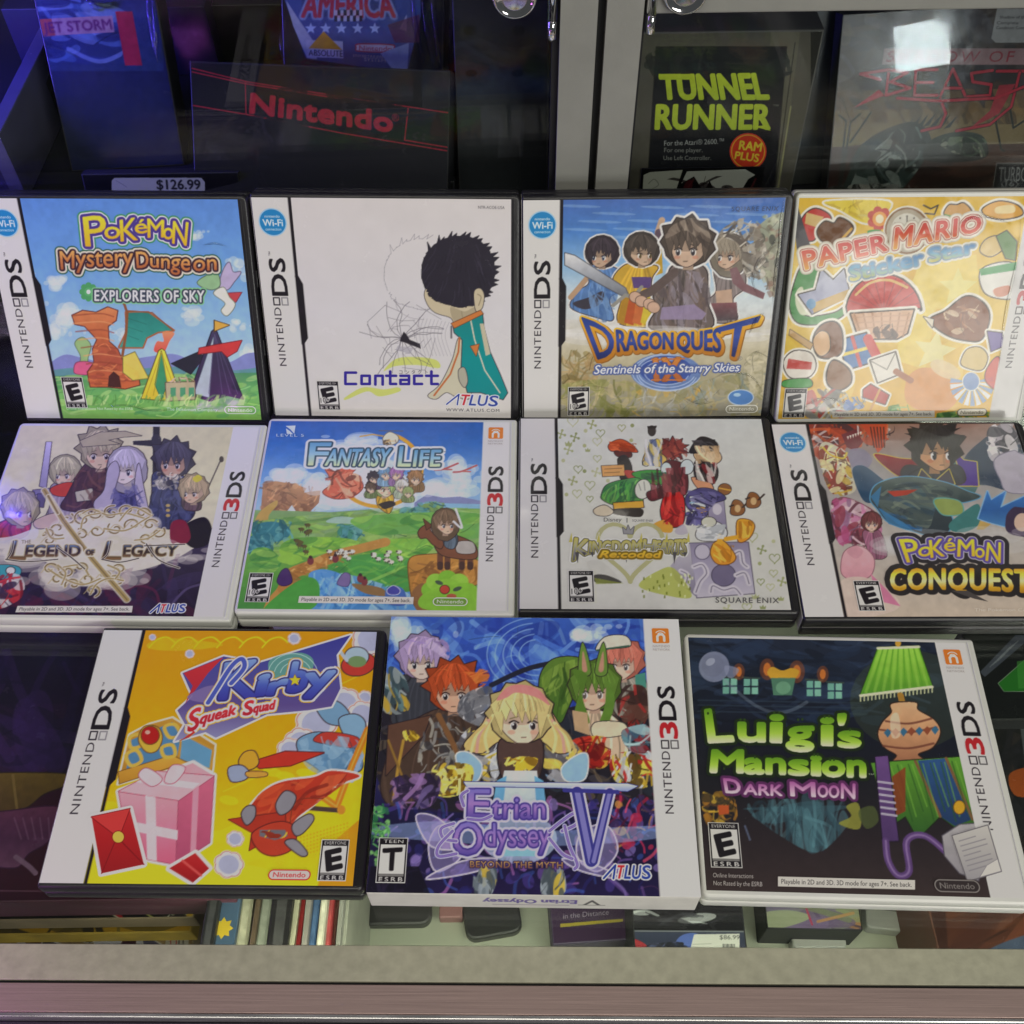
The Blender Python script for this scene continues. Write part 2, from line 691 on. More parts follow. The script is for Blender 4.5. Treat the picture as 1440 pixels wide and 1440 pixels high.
    def grain(s, amp=0.06, cell=10, seed=1, m=None):
        n = vnoise(s.H, s.W, cell * s.res / 2.4, seed) - 0.5
        k = 1 + amp * 2 * n
        if m is not None:
            k = 1 + amp * 2 * n * m
        s.rgb *= k[..., None]

    def build(s, name, z, m, parent, label=None):
        s.rgb = np.clip(s.rgb, 0, 255)
        rgb = s.rgb
        if getattr(s, 'base', None) is not None:
            b = s.base
            yy = np.clip((np.arange(s.H) / s.res * b.res).round().astype(int), 0, b.H - 1)
            xx = np.clip((np.arange(s.W) / s.res * b.res).round().astype(int), 0, b.W - 1)
            rgb = rgb * s.a[..., None] + b.rgb[yy][:, xx] * (1 - s.a[..., None])
            al = s.a > 0.03
        else:
            al = s.a > 0.5
        cell = al[:-1, :-1] | al[1:, :-1] | al[:-1, 1:] | al[1:, 1:] if getattr(s, 'base', None) is not None else al[:-1, :-1] & al[1:, :-1] & al[:-1, 1:] & al[1:, 1:]
        cj, ci = np.nonzero(cell)
        if len(cj) == 0:
            return None
        W = s.W
        q = np.stack([cj * W + ci, cj * W + ci + 1, (cj + 1) * W + ci + 1, (cj + 1) * W + ci], 1)
        used, inv = np.unique(q.ravel(), return_inverse=True)
        vy, vx = used // W, used % W
        co = np.zeros((len(used), 3), np.float32)
        co[:, 0] = (s.rect[0] + vx / s.res) * MM
        co[:, 1] = (s.rect[1] + vy / s.res) * MM
        co[:, 2] = z * MM
        me = D.meshes.new(name)
        nq = len(q)
        me.vertices.add(len(used))
        me.vertices.foreach_set('co', co.ravel())
        me.loops.add(nq * 4)
        me.loops.foreach_set('vertex_index', inv.astype(np.int32).ravel())
        me.polygons.add(nq)
        me.polygons.foreach_set('loop_start', np.arange(nq, dtype=np.int32) * 4)
        me.update(calc_edges=True)
        ca = me.color_attributes.new('ink', 'FLOAT_COLOR', 'POINT')
        cc = np.ones((len(used), 4), np.float32)
        cc[:, :3] = lin(np.clip(rgb[vy, vx] * s.gain, 0, 245))
        ca.data.foreach_set('color', cc.ravel())
        return link(name, me, m, parent, label)


def dilate(a, r):
    if r < 0.25:
        return a
    out = a.copy()
    n = int(math.ceil(r))
    H, W = a.shape
    for dy in range(-n, n + 1):
        for dx in range(-n, n + 1):
            d = math.hypot(dx, dy)
            if d > r + 0.5 or (dx == 0 and dy == 0):
                continue
            k = min(1.0, r + 0.5 - d)
            ys, yd = (slice(0, H - dy), slice(dy, H)) if dy >= 0 else (slice(-dy, H), slice(0, H + dy))
            xs, xd = (slice(0, W - dx), slice(dx, W)) if dx >= 0 else (slice(-dx, W), slice(0, W + dx))
            np.maximum(out[yd, xd], a[ys, xs] * k, out=out[yd, xd])
    return out


def crease_on(parent, P, z, w_, h_, seed, name):
    """a raised fold of clear film along a path in the parent's plane, in mm"""
    rng = random.Random(seed)
    bm = bmesh.new()
    rows = []
    for i, p in enumerate(P):
        d = P[min(i + 1, len(P) - 1)] - P[max(i - 1, 0)]
        n = np.array([-d[1], d[0]]) / (np.linalg.norm(d) + 1e-9)
        k = math.sin(math.pi * (i + .3) / (len(P) - .4)) * rng.uniform(.75, 1.1)
        rows.append([bm.verts.new(((p[0] + n[0] * w_ * math.cos(a) * k) * MM, (p[1] + n[1] * w_ * math.cos(a) * k) * MM, (z + h_ * k * math.sin(a)) * MM)) for a in np.linspace(0, math.pi, 7)])
    for a, b in zip(rows[:-1], rows[1:]):
        for i in range(6):
            bm.faces.new((a[i], a[i + 1], b[i + 1], b[i]))
    bm_obj(name, bm, M_FOLD, parent, True)

# ------------------------------------------------------------------ the glass counter
M_FRAME = mat('brushed_aluminium', (0.40, 0.40, 0.38), 0.42, metal=0.75, noise=0.10, nscale=25, stretch=(1, 60, 1))
M_RAIL = mat('rosy_anodised_rail', (0.48, 0.35, 0.33), 0.42, metal=0.5, noise=0.14, nscale=30, stretch=(0.5, 50, 1), bump=0.1, bscale=120)
M_EDGE = mat('bright_highlight_edge', (0.75, 0.74, 0.76), 0.25, metal=0.8, noise=0.3, nscale=40, stretch=(1, 20, 20))  # pale colour stands in for the highlight along the rail's edge
M_LIP = mat('dark_rail_lip', (0.05, 0.04, 0.06), 0.4, metal=0.4)
M_STRIP = mat('frosted_edge_strip', (0.46, 0.45, 0.34), 0.55, noise=0.13, nscale=190, bump=0.3, bscale=260)
M_DECK = mat('pale_laminate', (0.50, 0.52, 0.42), 0.5, noise=0.12, nscale=14)
M_DARK = mat('black_liner', (0.012, 0.012, 0.016), 0.6, noise=0.3, nscale=20)
M_CHROME = mat('chrome', (0.85, 0.85, 0.86), 0.08, metal=1.0)
M_GREY = mat('powder_coated_grey', (0.30, 0.30, 0.28), 0.5, noise=0.10, nscale=40, bump=0.12, bscale=600)
M_CLEAR = glass_mat('clear_case_plastic', (0.92, 0.92, 0.93), 0.20, 0.01)
M_GASKET = mat('black_rubber', (0.01, 0.01, 0.012), 0.6)
M_CART = mat('grey_cartridge_plastic', (0.13, 0.125, 0.115), 0.42, noise=0.12, nscale=50, bump=0.15, bscale=700)
M_CARTD = mat('charcoal_cartridge_plastic', (0.035, 0.034, 0.036), 0.4, bump=0.15, bscale=700)
M_CARTL = mat('light_grey_cartridge_plastic', (0.42, 0.42, 0.40), 0.42, noise=0.08, nscale=40)

RC = rot_z(-1.1)
OC = np.array([0, -163.4, 0.0])
counter = empty('display_counter', RC, OC, 'glass topped display counter with a pale edge strip and a rosy metal front rail', 'counter')
box('glass_top', -460, 460, 0.3, 372, -5.5, -0.02, M_GLASS, counter, 0.0)
box('edge_strip', -460, 460, -14.2, 0, -22, 0.25, M_STRIP, counter, 0.4)
box('seam', -460, 460, -15.6, -14.0, -22, -1.6, M_GASKET, counter, 0.0)
box('front_rail', -460, 460, -26.6, -15.4, -30, 0.6, M_RAIL, counter, 0.5)
box('rail_edge', -460, 460, -28.6, -26.7, -34, 0.9, M_EDGE, counter, 0.8)
box('rail_lip', -460, 460, -40, -28.7, -34, -6, M_LIP, counter, 1.0)
box('front_pane', -460, 460, -12, -8, -171, -22.2, M_PANE, counter, 0.0)
box('deck', -460, 460, -12, 372, -190, -171.2, M_DECK, counter, 0.5)
box('back_panel', -460, 460, 372.2, 380, -190, 0, M_DARK, counter, 0.5)
for x in (-470, 460.2):
    box('side_panel', x, x + 9.8, -12, 372, -190, -0.5, M_DARK, counter, 0.5)
box('counter_front', -460, 460, -30, -12.2, -420, -172, M_DARK, counter, 0.5)

# ------------------------------------------------------------------ the cabinet with two glass doors behind
CY = 192.0
cab = empty('display_cabinet', np.eye(3), np.array([0, CY, 0.0]), 'tall display cabinet with two framed glass doors standing on the counter', 'cabinet')
box('shelf', -440, 440, 3, 240, 80, 84, M_DARK, cab, 0.5)
box('back_panel', -440, 440, 240.2, 246, 0.3, 300, M_DARK, cab, 0.5)
box('base_panel', -440, 440, 3, 240, 0.3, 6, M_DARK, cab, 0.5)
for x in (-446, 440.2):
    box('side_panel', x, x + 5.8, 3, 240, 0.3, 300, M_DARK, cab, 0.5)


def knob(px, py, parent, r=10.0):
    p = at(px, py, 1, CY - 11) - np.array([0, CY, 0])
    bm = bmesh.new()
    prof = [(r * .62, 8), (r * .62, -3), (r * .98, -5.5), (r, -7.5), (r * .96, -9.2), (r * .86, -10), (r * .80, -9.4), (r * .5, -9.6), (0.01, -9.7)]
    n = 40
    rings = [[bm.verts.new(((p[0] + q * math.cos(2 * math.pi * i / n)) * MM, (p[1] + 11 + y) * MM, (p[2] + q * math.sin(2 * math.pi * i / n)) * MM)) for i in range(n)] for q, y in prof]
    for a, b in zip(rings[:-1], rings[1:]):
        for i in range(n):
            bm.faces.new((a[i], a[(i + 1) % n], b[(i + 1) % n], b[i]))
    bmesh.ops.recalc_face_normals(bm, faces=bm.faces)
    bm_obj('knob', bm, M_CHROME, parent, True)


def pin(px, py, parent):
    p = at(px, py, 1, CY - 5) - np.array([0, CY, 0])
    bm = bmesh.new()
    n = 20
    prof = [(0.01, p[2]), (1.5, p[2] + .2), (2.0, p[2] + 1), (2.1, p[2] + 9), (1.7, p[2] + 9.3), (1.7, p[2] + 9.8), (2.2, p[2] + 10), (2.2, 232)]
    rings = [[bm.verts.new(((p[0] + q * math.cos(2 * math.pi * i / n)) * MM, (-5 + q * math.sin(2 * math.pi * i / n)) * MM, z * MM)) for i in range(n)] for q, z in prof]
    for a, b in zip(rings[:-1], rings[1:]):
        for i in range(n):
            bm.faces.new((a[i], a[(i + 1) % n], b[(i + 1) % n], b[i]))
    bmesh.ops.recalc_face_normals(bm, faces=bm.faces)
    bm_obj('hinge_pin', bm, M_CHROME, parent, True)


for sgn, x0, x1, far, zr, kx, px_, py_ in ((-1, 24.9, 41.6, -438, 219, (724, 1), 776, 56), (1, 45.6, 62.2, 438, 204.4, (965, -5), 914, 48)):
    d = box('door', x0, x1, -6, 2.8, 0.4, 300, M_GREY, cab, 1.2)
    a, b = (far, x0 - 3.4) if sgn < 0 else (x1 + 1.4, far)
    g = (x0 - 3.4, x0 - 0.05) if sgn < 0 else (x1 + 0.05, x1 + 1.4)
    box('gasket', g[0], g[1], -2.5, 2.0, 0.4, 300, M_GASKET, d, 0.3)
    box('top_rail', a, b, -6, 2.8, zr, 300, M_GREY, d, 1.0)
    box('pane', a, b, -2, 1.0, 0.6, zr - 0.1, M_PANE, d, 0.0)
    knob(kx[0], kx[1], d)
    pin(px_, py_, d)
box('door_gap', 41.8, 45.4, -1, 2.6, 0.4, 300, M_GASKET, cab, 0.0)

PLAIN = (1440, 0, 0)


def slab_thing(name, label, cat, tilt, yaw, anchor, px, th, body, bg, res=2.2, group=None, floor=84.3, roll=0.0, gain=1.0):
    """an upright box whose printed front fills the given patch of the photograph at the anchor's depth"""
    R = rot_z(yaw) @ rot_x(tilt)
    o = at(*anchor)
    tmp = Sheet(R, o, PLAIN, (0, 0, 1, 1), 1)
    Q = tmp.px([(px[0], px[1]), (px[2], px[1]), (px[2], px[3]), (px[0], px[3])])
    x0, x1 = (Q[0, 0] + Q[3, 0]) / 2, (Q[1, 0] + Q[2, 0]) / 2
    y1 = (Q[0, 1] + Q[1, 1]) / 2
    y0 = (floor - o[2]) / R[2, 1] if floor is not None else (Q[2, 1] + Q[3, 1]) / 2
    e = empty(name, R, o, label, cat, group)
    if body is not None:
        bm = bmesh.new()
        slab(bm, [(x0, y0), (x1, y0), (x1, y1), (x0, y1)], -th, -0.08, 0.8 if th > 3 else 0.0, seg=2)
        bm_obj('shell', bm, body, e)
    m = 0.9 if th > 3 else 0.05
    s = Sheet(R, o, PLAIN, (x0 + m, y0 + m, x1 - m, y1 - m), res, bg, gain)
    c = s.px([(600, 150), (640, 150), (600, 190)])
    s.unit = (np.linalg.norm(c[1] - c[0]) + np.linalg.norm(c[2] - c[0])) / 80.0
    s.e = e
    return s


# ---- left door
s = slab_thing('boxed_game', 'boxed game with a pale banner and broad red stripe, far left behind the glass door', 'boxed game', 62, 4, (150, 80, 1, 268), (50, -60, 222, 80), 24, M_CARTD, '#20264a')
s.poly([(50, -60), (230, -60), (230, 100), (50, 100)], ['#1c2050', '#2c3a6a', '#2a3a5c'])
s.dabs([(55, -20), (170, -20), (170, 80), (60, 80)], ['#4a6a94', '#2c3a70', '#6a8ab0', '#1c2450', '#8aa0b8'], 60, 14, 2, .6, 3, True, 5)
s.poly([(54, 27), (158, 22), (161, 45), (60, 51)], '#b08a8c')
s.poly([(54, 27), (72, 26), (78, 50), (60, 51)], '#b0504c')
s.text('JET STORM', [(62, 46), (158, 41)], [(60, 32), (155, 27)], [(0, '#6a2c5c')], 1.2)
s.poly([(162, 16), (186, 16), (200, 92), (176, 92)], '#b42a40')
s.grain(.1, 6, 2)
s.build('printed_front', 0.0, M_BOX, s.e)
for i, P in enumerate(([(120, -6), (132, 8), (140, 16)], [(206, -20), (212, 30), (222, 90)], [(214, -30), (219, 40), (221, 84)], [(128, 4), (150, 8), (160, 2)])):
    crease_on(s.e, spline(s.px(P), 8, False), 0.3, 1.6, 2.0, i, 'clear_bag_fold')
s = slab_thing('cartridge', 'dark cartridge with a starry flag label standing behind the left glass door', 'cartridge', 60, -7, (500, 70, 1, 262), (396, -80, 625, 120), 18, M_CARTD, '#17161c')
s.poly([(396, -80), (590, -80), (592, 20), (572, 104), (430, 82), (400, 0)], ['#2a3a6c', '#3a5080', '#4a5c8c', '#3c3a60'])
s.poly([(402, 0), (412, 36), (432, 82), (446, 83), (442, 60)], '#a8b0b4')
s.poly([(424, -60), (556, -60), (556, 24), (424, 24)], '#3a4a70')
s.text('AMERICA', [(424, 24), (556, 24)], [(430, -10), (550, -10)], [(3, '#8a9ab4'), (0, ['#a82c40', '#b8404c'])], 1.8)
for k in range(9):
    for q in range(2):
        s.poly([(470 + k * 4.4, 14 + q * 8), (474.4 + k * 4.4, 14 + q * 8), (474.4 + k * 4.4, 22 + q * 8), (470 + k * 4.4, 22 + q * 8)], ['#c8ccd0', '#202028'][(k + q) % 2], .8)
for x in (437, 458, 480, 503, 527):
    P = []
    for i in range(10):
        q = 8.5 if i % 2 == 0 else 3.6
        P.append((x + q * math.cos(math.radians(-90 + 36 * i)), 40 + q * math.sin(math.radians(-90 + 36 * i))))
    s.poly(P, '#b4c8dc')
s.poly([(430, 56), (482, 58), (483, 82), (432, 80)], '#b8bcbc')
s.poly([(455, 44), (481, 70), (434, 68)], '#c8962c')
s.text('ABSOLUTE', [(434, 78), (482, 80)], [(434, 70), (482, 71)], [(0, '#2c2c34')], .2)
P = [(505, 62), (550, 63), (554, 68), (550, 73), (505, 72), (501, 67)]
s.blob(P, '#b8b4b4')
s.line(P, 1.6, '#a8303c', 1, True, True)
s.text('Nintendo', [(505, 71), (551, 72)], [(505, 64), (551, 65)], [(0, '#a8303c')], .4)
s.text('ENTERTAINMENT', [(497, 80), (548, 83)], [(497, 76), (548, 79)], [(0, '#b8a890')], .1)
s.text('SYSTEM', [(512, 86), (542, 88)], [(512, 81), (542, 83)], [(0, '#b8a890')], .1)
s.poly([(562, 40), (572, 20), (572, 45)], '#a8b0bc')
s.poly([(535, 75), (575, 60), (573, 102), (552, 98)], '#8a98ac')
s.poly([(545, 35), (590, 20), (590, 60), (555, 60)], '#5c2c44', .7)
s.grain(.08, 6, 3)
s.build('label', 0.0, M_BOX, s.e)
for i, P in enumerate(([(590, -30), (600, 40), (612, 104)], [(604, -30), (614, 50), (620, 110)], [(580, -20), (584, 30), (596, 90)], [(404, 20), (396, 60), (404, 110)])):
    crease_on(s.e, spline(s.px(P), 8, False), 0.3, 1.4, 2.0, i + 9, 'clear_bag_fold')
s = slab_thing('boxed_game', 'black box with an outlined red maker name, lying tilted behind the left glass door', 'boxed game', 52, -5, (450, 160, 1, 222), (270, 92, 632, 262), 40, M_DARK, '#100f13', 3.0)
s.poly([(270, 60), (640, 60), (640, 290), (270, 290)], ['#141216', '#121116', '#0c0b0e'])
RDL = '#a82430'
for P in ([(270, 96), (347, 115), (480, 136), (640, 160)], [(270, 101), (347, 118), (480, 139)], [(270, 148), (347, 161), (480, 187), (640, 214)], [(345, 115), (346, 161)], [(574, 152), (569, 197), (640, 209)]):
    s.line(P, 1.6, RDL)
s.dabs([(190, 160), (420, 170), (400, 220), (200, 220)], ['#1c1a20', '#26232a', '#151418'], 60, 12, 4, .6)
s.dabs([(400, 100), (560, 130), (560, 170), (420, 160)], ['#20141a', '#281a18', '#181014'], 40, 16, 4, .5)
s.text('Nintendo', [(352, 158), (551, 185)], [(354, 132), (551, 159)], [(0, RDL)], 2.6, .02)
s.text('®', [(551, 170), (561, 171)], [(551, 160), (561, 161)], [(0, RDL)], .2)
s.grain(.12, 5, 3)
s.build('printed_front', 0.0, M_BOX, s.e)
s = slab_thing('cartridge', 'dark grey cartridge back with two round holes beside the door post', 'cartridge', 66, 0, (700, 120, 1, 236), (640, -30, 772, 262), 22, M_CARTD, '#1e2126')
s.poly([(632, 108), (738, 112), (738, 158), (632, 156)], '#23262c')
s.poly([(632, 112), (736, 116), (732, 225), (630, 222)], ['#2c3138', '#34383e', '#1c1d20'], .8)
s.dabs([(640, 60), (770, 60), (770, 120), (640, 120)], ['#2c3038', '#1c1e26', '#30303a', '#3a2c34'], 40, 16, 3, .5, 3, True, 10)
for x in (661, 729):
    s.ell(x, 43, 9, 7, '#050506')
s.ell(663, 103, 8, 5, '#08080a')
s.ell(728, 103, 8, 5, '#08080a')
s.poly([(702, 165), (738, 166), (735, 220), (700, 222)], '#3a3a40', .7)
s.grain(.1, 6, 4)
s.build('printed_back', 0.0, M_PAPER, s.e)
s = slab_thing('boxed_game', 'black box carrying a white price sticker, behind the leftmost leaning case', 'boxed game', 70, 0, (225, 256, 1, 204), (120, 243, 340, 300), 8, M_DARK, '#0a0a0c', 3.5)
P = [(157, 300), (157, 254), (161, 250), (283, 250), (288, 256), (289, 300)]
s.poly(P, '#c0c0c8')
s.text('$126.99', [(221, 266), (282, 266)], [(220, 253), (281, 253)], [(0, '#1a1a20')], .9)
s.line([(163, 254), (172, 259), (178, 263)], 1, '#9090a0', 1, True)
s.build('price_sticker', 0.0, M_PAPER, s.e)
s = slab_thing('boxed_game', 'black box with the tip of a white sticker, behind the white cover case', 'boxed game', 70, 0, (560, 268, 1, 204), (480, 256, 640, 300), 8, M_DARK, '#0a0a0c', 3.5)
s.poly([(495, 263), (612, 262), (622, 268), (622, 300), (495, 300)], '#b4b4b8')
s.build('price_sticker', 0.0, M_PAPER, s.e)
# two slanting case edges in the far left, and a rear row of dark boxes
for (p0, p1, z, wd, lab) in (((-12, 190), (68, 32), 126, 8, 'upper slanting violet grey case edge'), ((-10, 212), (80, 66), 112, 12, 'lower slanting dark case edge')):
    a, b = at(p0[0], p0[1], 2, z), at(p1[0], p1[1], 2, z)
    d = b - a
    L_ = np.linalg.norm(d)
    yaw = math.degrees(math.atan2(d[1], d[0]))
    e = empty('plastic_case', rot_z(yaw), a, lab, 'case', 'slanting cases in the left of the cabinet')
    box('shell', 0, L_, -wd / 2, wd / 2, 84.3 - z, 0, mat('violet_grey_plastic', (0.10, 0.095, 0.16), 0.35, noise=0.2, nscale=30) if wd < 10 else M_CARTD, e, 0.8)
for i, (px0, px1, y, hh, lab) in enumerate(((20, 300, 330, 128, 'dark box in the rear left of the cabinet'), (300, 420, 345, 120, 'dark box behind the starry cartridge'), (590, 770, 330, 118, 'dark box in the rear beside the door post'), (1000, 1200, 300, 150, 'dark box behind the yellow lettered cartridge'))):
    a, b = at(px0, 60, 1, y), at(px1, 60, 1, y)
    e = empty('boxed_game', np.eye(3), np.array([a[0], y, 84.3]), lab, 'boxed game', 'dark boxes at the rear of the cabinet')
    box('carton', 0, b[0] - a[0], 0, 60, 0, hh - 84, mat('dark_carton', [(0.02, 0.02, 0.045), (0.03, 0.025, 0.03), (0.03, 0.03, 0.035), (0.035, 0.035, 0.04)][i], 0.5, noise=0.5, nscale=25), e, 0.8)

# ---- right door
s = slab_thing('cartridge', 'grey cartridge with a black label and tall yellow lettering', 'cartridge', 84, 0, (1010, 150, 1, 205), (889, 44, 1131, 300), 20, M_CART, '#26241f', 4.5)
s.poly([(889, 30), (1140, 30), (1140, 320), (880, 320)], '#5c584e')
s.poly([(1085, 40), (1126, 40), (1092, 300), (1060, 300)], '#6a6656')
s.line([(1118, 60), (1090, 265)], 1.6, '#3a382f')
s.line([(1112, 150), (1094, 265)], 2.4, '#98946c')
s.poly([(923, 66), (1106, 66), (1086, 300), (908, 300)], '#1a1a1e', 1, False, '#3a3830', 1.2)
s.dabs([(925, 70), (1100, 70), (1098, 110), (925, 110)], ['#1e2624', '#22241f', '#181a1e', '#2a2c2a'], 60, 14, 5, .6)
YL = ['#c8d83a', '#b8cc34']
s.text('TUNNEL', [(931, 139), (1081, 139)], [(928, 106), (1073, 104)], [(0, YL)], 2.2)
s.text('RUNNER', [(922, 181), (1082, 181)], [(924, 148), (1084, 148)], [(0, YL)], 2.2)
s.poly([(926, 104), (975, 104), (974, 112), (928, 112)], YL)
s.poly([(1030, 181), (1060, 178), (1084, 184), (1078, 176)], YL)
s.text('™', [(1087, 152), (1095, 152)], [(1087, 147), (1095, 147)], [(0, '#8a8a7c')])
s.text('For the Atari® 2600.™', [(934, 205), (1018, 202)], [(934, 198), (1018, 195)], [(0, '#b4b4b0')], .35)
s.text('For one player.', [(934, 214), (988, 214)], [(934, 208), (988, 208)], [(0, '#94948e')], .05)
s.text('Use Left Controller.', [(933, 225), (1000, 225)], [(933, 219), (1000, 219)], [(0, '#94948e')], .05)
s.ell(1052, 213, 26, 26, '#d8402c')
s.ell(1052, 213, 24, 24, '#e0a030')
s.ell(1052, 213, 22.5, 22.5, '#cc3c24')
s.text('RAM', [(1039, 210), (1070, 213)], [(1041, 198), (1072, 201)], [(0, '#e4c83c')], .9)
s.text('PLUS', [(1033, 223), (1066, 228)], [(1035, 213), (1068, 217)], [(0, '#e4c83c')], .8)
s.grain(.05, 6, 5)
s.build('label', 0.0, M_BOX, s.e)
s = slab_thing('sticker_card', 'black card with a jagged white pattern in front of the yellow lettered cartridge', 'card', 84, 0, (985, 262, 1, 199), (900, 236, 1070, 300), 0.6, M_DARK, '#0e0d10', 4.5)
s.poly([(902, 300), (905, 246), (914, 242), (960, 239), (940, 300)], '#b8b8ac')
s.poly([(958, 258), (966, 241), (1048, 238), (1062, 246), (1052, 252), (1040, 272), (1020, 262), (1010, 280), (998, 254), (990, 270), (976, 248)], '#c0c0b8')
s.line([(912, 258), (920, 252), (926, 260), (916, 266)], 1.4, '#8a8a80', 1, True)
s.dabs([(945, 250), (1065, 250), (1065, 270), (945, 270)], ['#5c1c24', '#1a1014'], 8, 8, 3, .7)
s.build('printed_face', 0.0, M_BOX, s.e)
s = slab_thing('plastic_case', 'plain charcoal case standing between the grey cartridge and the desert scene case', 'case', 72, 3, (1150, 140, 1, 232), (1104, 0, 1196, 275), 14, M_CARTD, '#34363a')
s.poly([(1100, 0), (1150, 0), (1165, 130), (1180, 300), (1100, 300)], '#3e4040')
s.poly([(1148, 0), (1205, 0), (1175, 300), (1150, 300)], ['#3a4048', '#30343a'])
s.grain(.08, 8, 3)
s.build('printed_face', 0.0, M_PAPER, s.e)
s = slab_thing('game_case', 'clear cased game with a desert scene and jagged red lettering behind the right glass door', 'game case', 66, 6, (1300, 140, 1, 222), (1172, 8, 1530, 300), 10, M_CARTD, '#3a332c', 3.2)
s.poly([(1140, 0), (1560, 0), (1560, 320), (1140, 320)], ['#38323a', '#3a2e2a', '#5a4638', '#6a5440'])
s.dabs([(1160, 0), (1540, 0), (1540, 130), (1160, 130)], ['#5a4a40', '#3c3a44', '#54505c', '#4a3a30', '#6a5a4a', '#2c2c34'], 120, 24, 6, .5, 2)
s.poly([(1160, 155), (1560, 150), (1560, 210), (1160, 208)], ['#7a6444', '#8d7850', '#98865c'])
s.dabs([(1165, 130), (1540, 130), (1540, 170), (1165, 170)], ['#6a5034', '#8a6c44', '#4a3828', '#5a4a34'], 80, 14, 7, .6, 2.4, True, 70)
s.poly([(1140, 207), (1560, 200), (1560, 330), (1140, 330)], ['#5a3c30', '#4a2c26', '#38221e'])
s.dabs([(1160, 210), (1540, 205), (1540, 290), (1160, 290)], ['#6a4838', '#3c2420', '#503028', '#2a1c1a'], 80, 22, 8, .5, 3, True, -10)
# spiny thorn bush, rock and reeds
s.blob([(1180, 290), (1195, 240), (1210, 205), (1250, 180), (1290, 172), (1310, 200), (1290, 240), (1260, 275), (1230, 290)], ['#28302c', '#3c4a44', '#2c3430'])
for k in range(15):
    q = k / 14
    x, y = 1196 + 135 * q, 232 - 58 * math.sin(q * 1.9)
    s.poly([(x - 4, y + 4), (x + 5, y + 2), (x + 6 + 10 * q, y - 15)], '#262c28')
s.dabs([(1190, 285), (1230, 200), (1300, 180), (1290, 240), (1230, 290)], ['#6a7c78', '#1c2420', '#9aa49c', '#3c4c48', '#8a9088', '#20282a'], 130, 9, 9, .8, 2.6)
s.blob([(1305, 200), (1340, 186), (1380, 190), (1390, 215), (1375, 225), (1340, 228), (1300, 224)], ['#3c4a40', '#1c1c1a'])
s.dabs([(1320, 195), (1385, 195), (1385, 220), (1340, 215)], ['#7a8a6c', '#2c3a30', '#a8a890', '#4a5c48'], 40, 8, 10, .8)
for P in ([(1178, 280), (1190, 170), (1180, 162)], [(1180, 280), (1196, 172), (1210, 160)], [(1196, 200), (1225, 158)], [(1400, 170), (1408, 210), (1412, 212)], [(1420, 150), (1425, 180), (1440, 170)]):
    s.line(P, 3, '#2c302a')
s.dabs([(1170, 262), (1290, 262), (1280, 290), (1170, 290)], ['#8a8a84', '#1c1c1a', '#4a4c44', '#b0aca0'], 70, 8, 11, .8, 3)
RD2 = '#c02a40'
s.poly([(1244, 68), (1560, 68), (1560, 91), (1240, 91)], '#a8868a')
s.text('SHADOW OF THE', [(1246, 87), (1490, 87)], [(1250, 72), (1494, 72)], [(0, '#a03444')], .5, .12)
for P in ([(1246, 134), (1250, 98), (1276, 102), (1252, 115), (1280, 124), (1246, 134)], [(1318, 98), (1288, 98), (1286, 134), (1318, 134)], [(1288, 116), (1312, 116)], [(1322, 136), (1340, 97), (1358, 136)], [(1328, 124), (1352, 124)], [(1396, 99), (1366, 103), (1368, 115), (1394, 119), (1392, 134), (1360, 136)],
          [(1402, 100), (1470, 100)], [(1434, 102), (1422, 150), (1392, 175), (1345, 184)], [(1322, 138), (1330, 160), (1322, 178), (1296, 184)], [(1250, 98), (1210, 104), (1238, 112)], [(1262, 138), (1320, 142), (1400, 138), (1440, 122)]):
    s.line(P, 6.0, '#2c1418')
    s.line(P, 4.2, RD2)
s.poly([(1200, 152), (1236, 126), (1244, 134)], RD2)
s.poly([(1405, 120), (1428, 118), (1405, 160), (1362, 182), (1392, 156)], RD2, .8)
s.poly([(1402, 12), (1560, 12), (1560, 60), (1400, 60), (1394, 54)], '#b4b4b4')
s.text('Shadow of the B', [(1406, 26), (1450, 26)], [(1406, 22), (1450, 22)], [(0, '#33333a')])
s.text('Complete', [(1402, 34), (1432, 34)], [(1402, 30), (1432, 30)], [(0, '#33333a')])
s.text('Condition: Complete', [(1401, 41), (1452, 41)], [(1401, 37), (1452, 37)], [(0, '#33333a')])
s.poly([(1402, 230), (1490, 230), (1482, 300), (1392, 300)], '#2c2a2c', 1, False, '#a8a8a4', 1.2)
s.text('TURBO', [(1404, 255), (1444, 255)], [(1405, 235), (1446, 235)], [(0, '#b4b4b0')], .7)
s.text('16', [(1414, 262), (1426, 262)], [(1414, 255), (1426, 255)], [(0, '#b4b4b0')], .3)
s.ell(1420, 259, 12, 6.5, '#b4b4b0', 0)
s.line([(1408, 259), (1414, 253), (1426, 253), (1432, 259), (1426, 265), (1414, 265)], 1, '#b4b4b0', 1, False, True)
s.text('GRAFX', [(1396, 284), (1440, 284)], [(1398, 264), (1442, 264)], [(0, '#b4b4b0')], .7)
s.grain(.06, 6, 6)
s.build('printed_front', 0.0, M_PAPER, s.e)
q = s.rect
box('clear_cover', q[0] - .8, q[2] + .8, q[1] - .8, q[3] + .8, 0.8, 1.6, M_CLEAR, s.e, 0.0)

# ------------------------------------------------------------------ things lying under the glass top


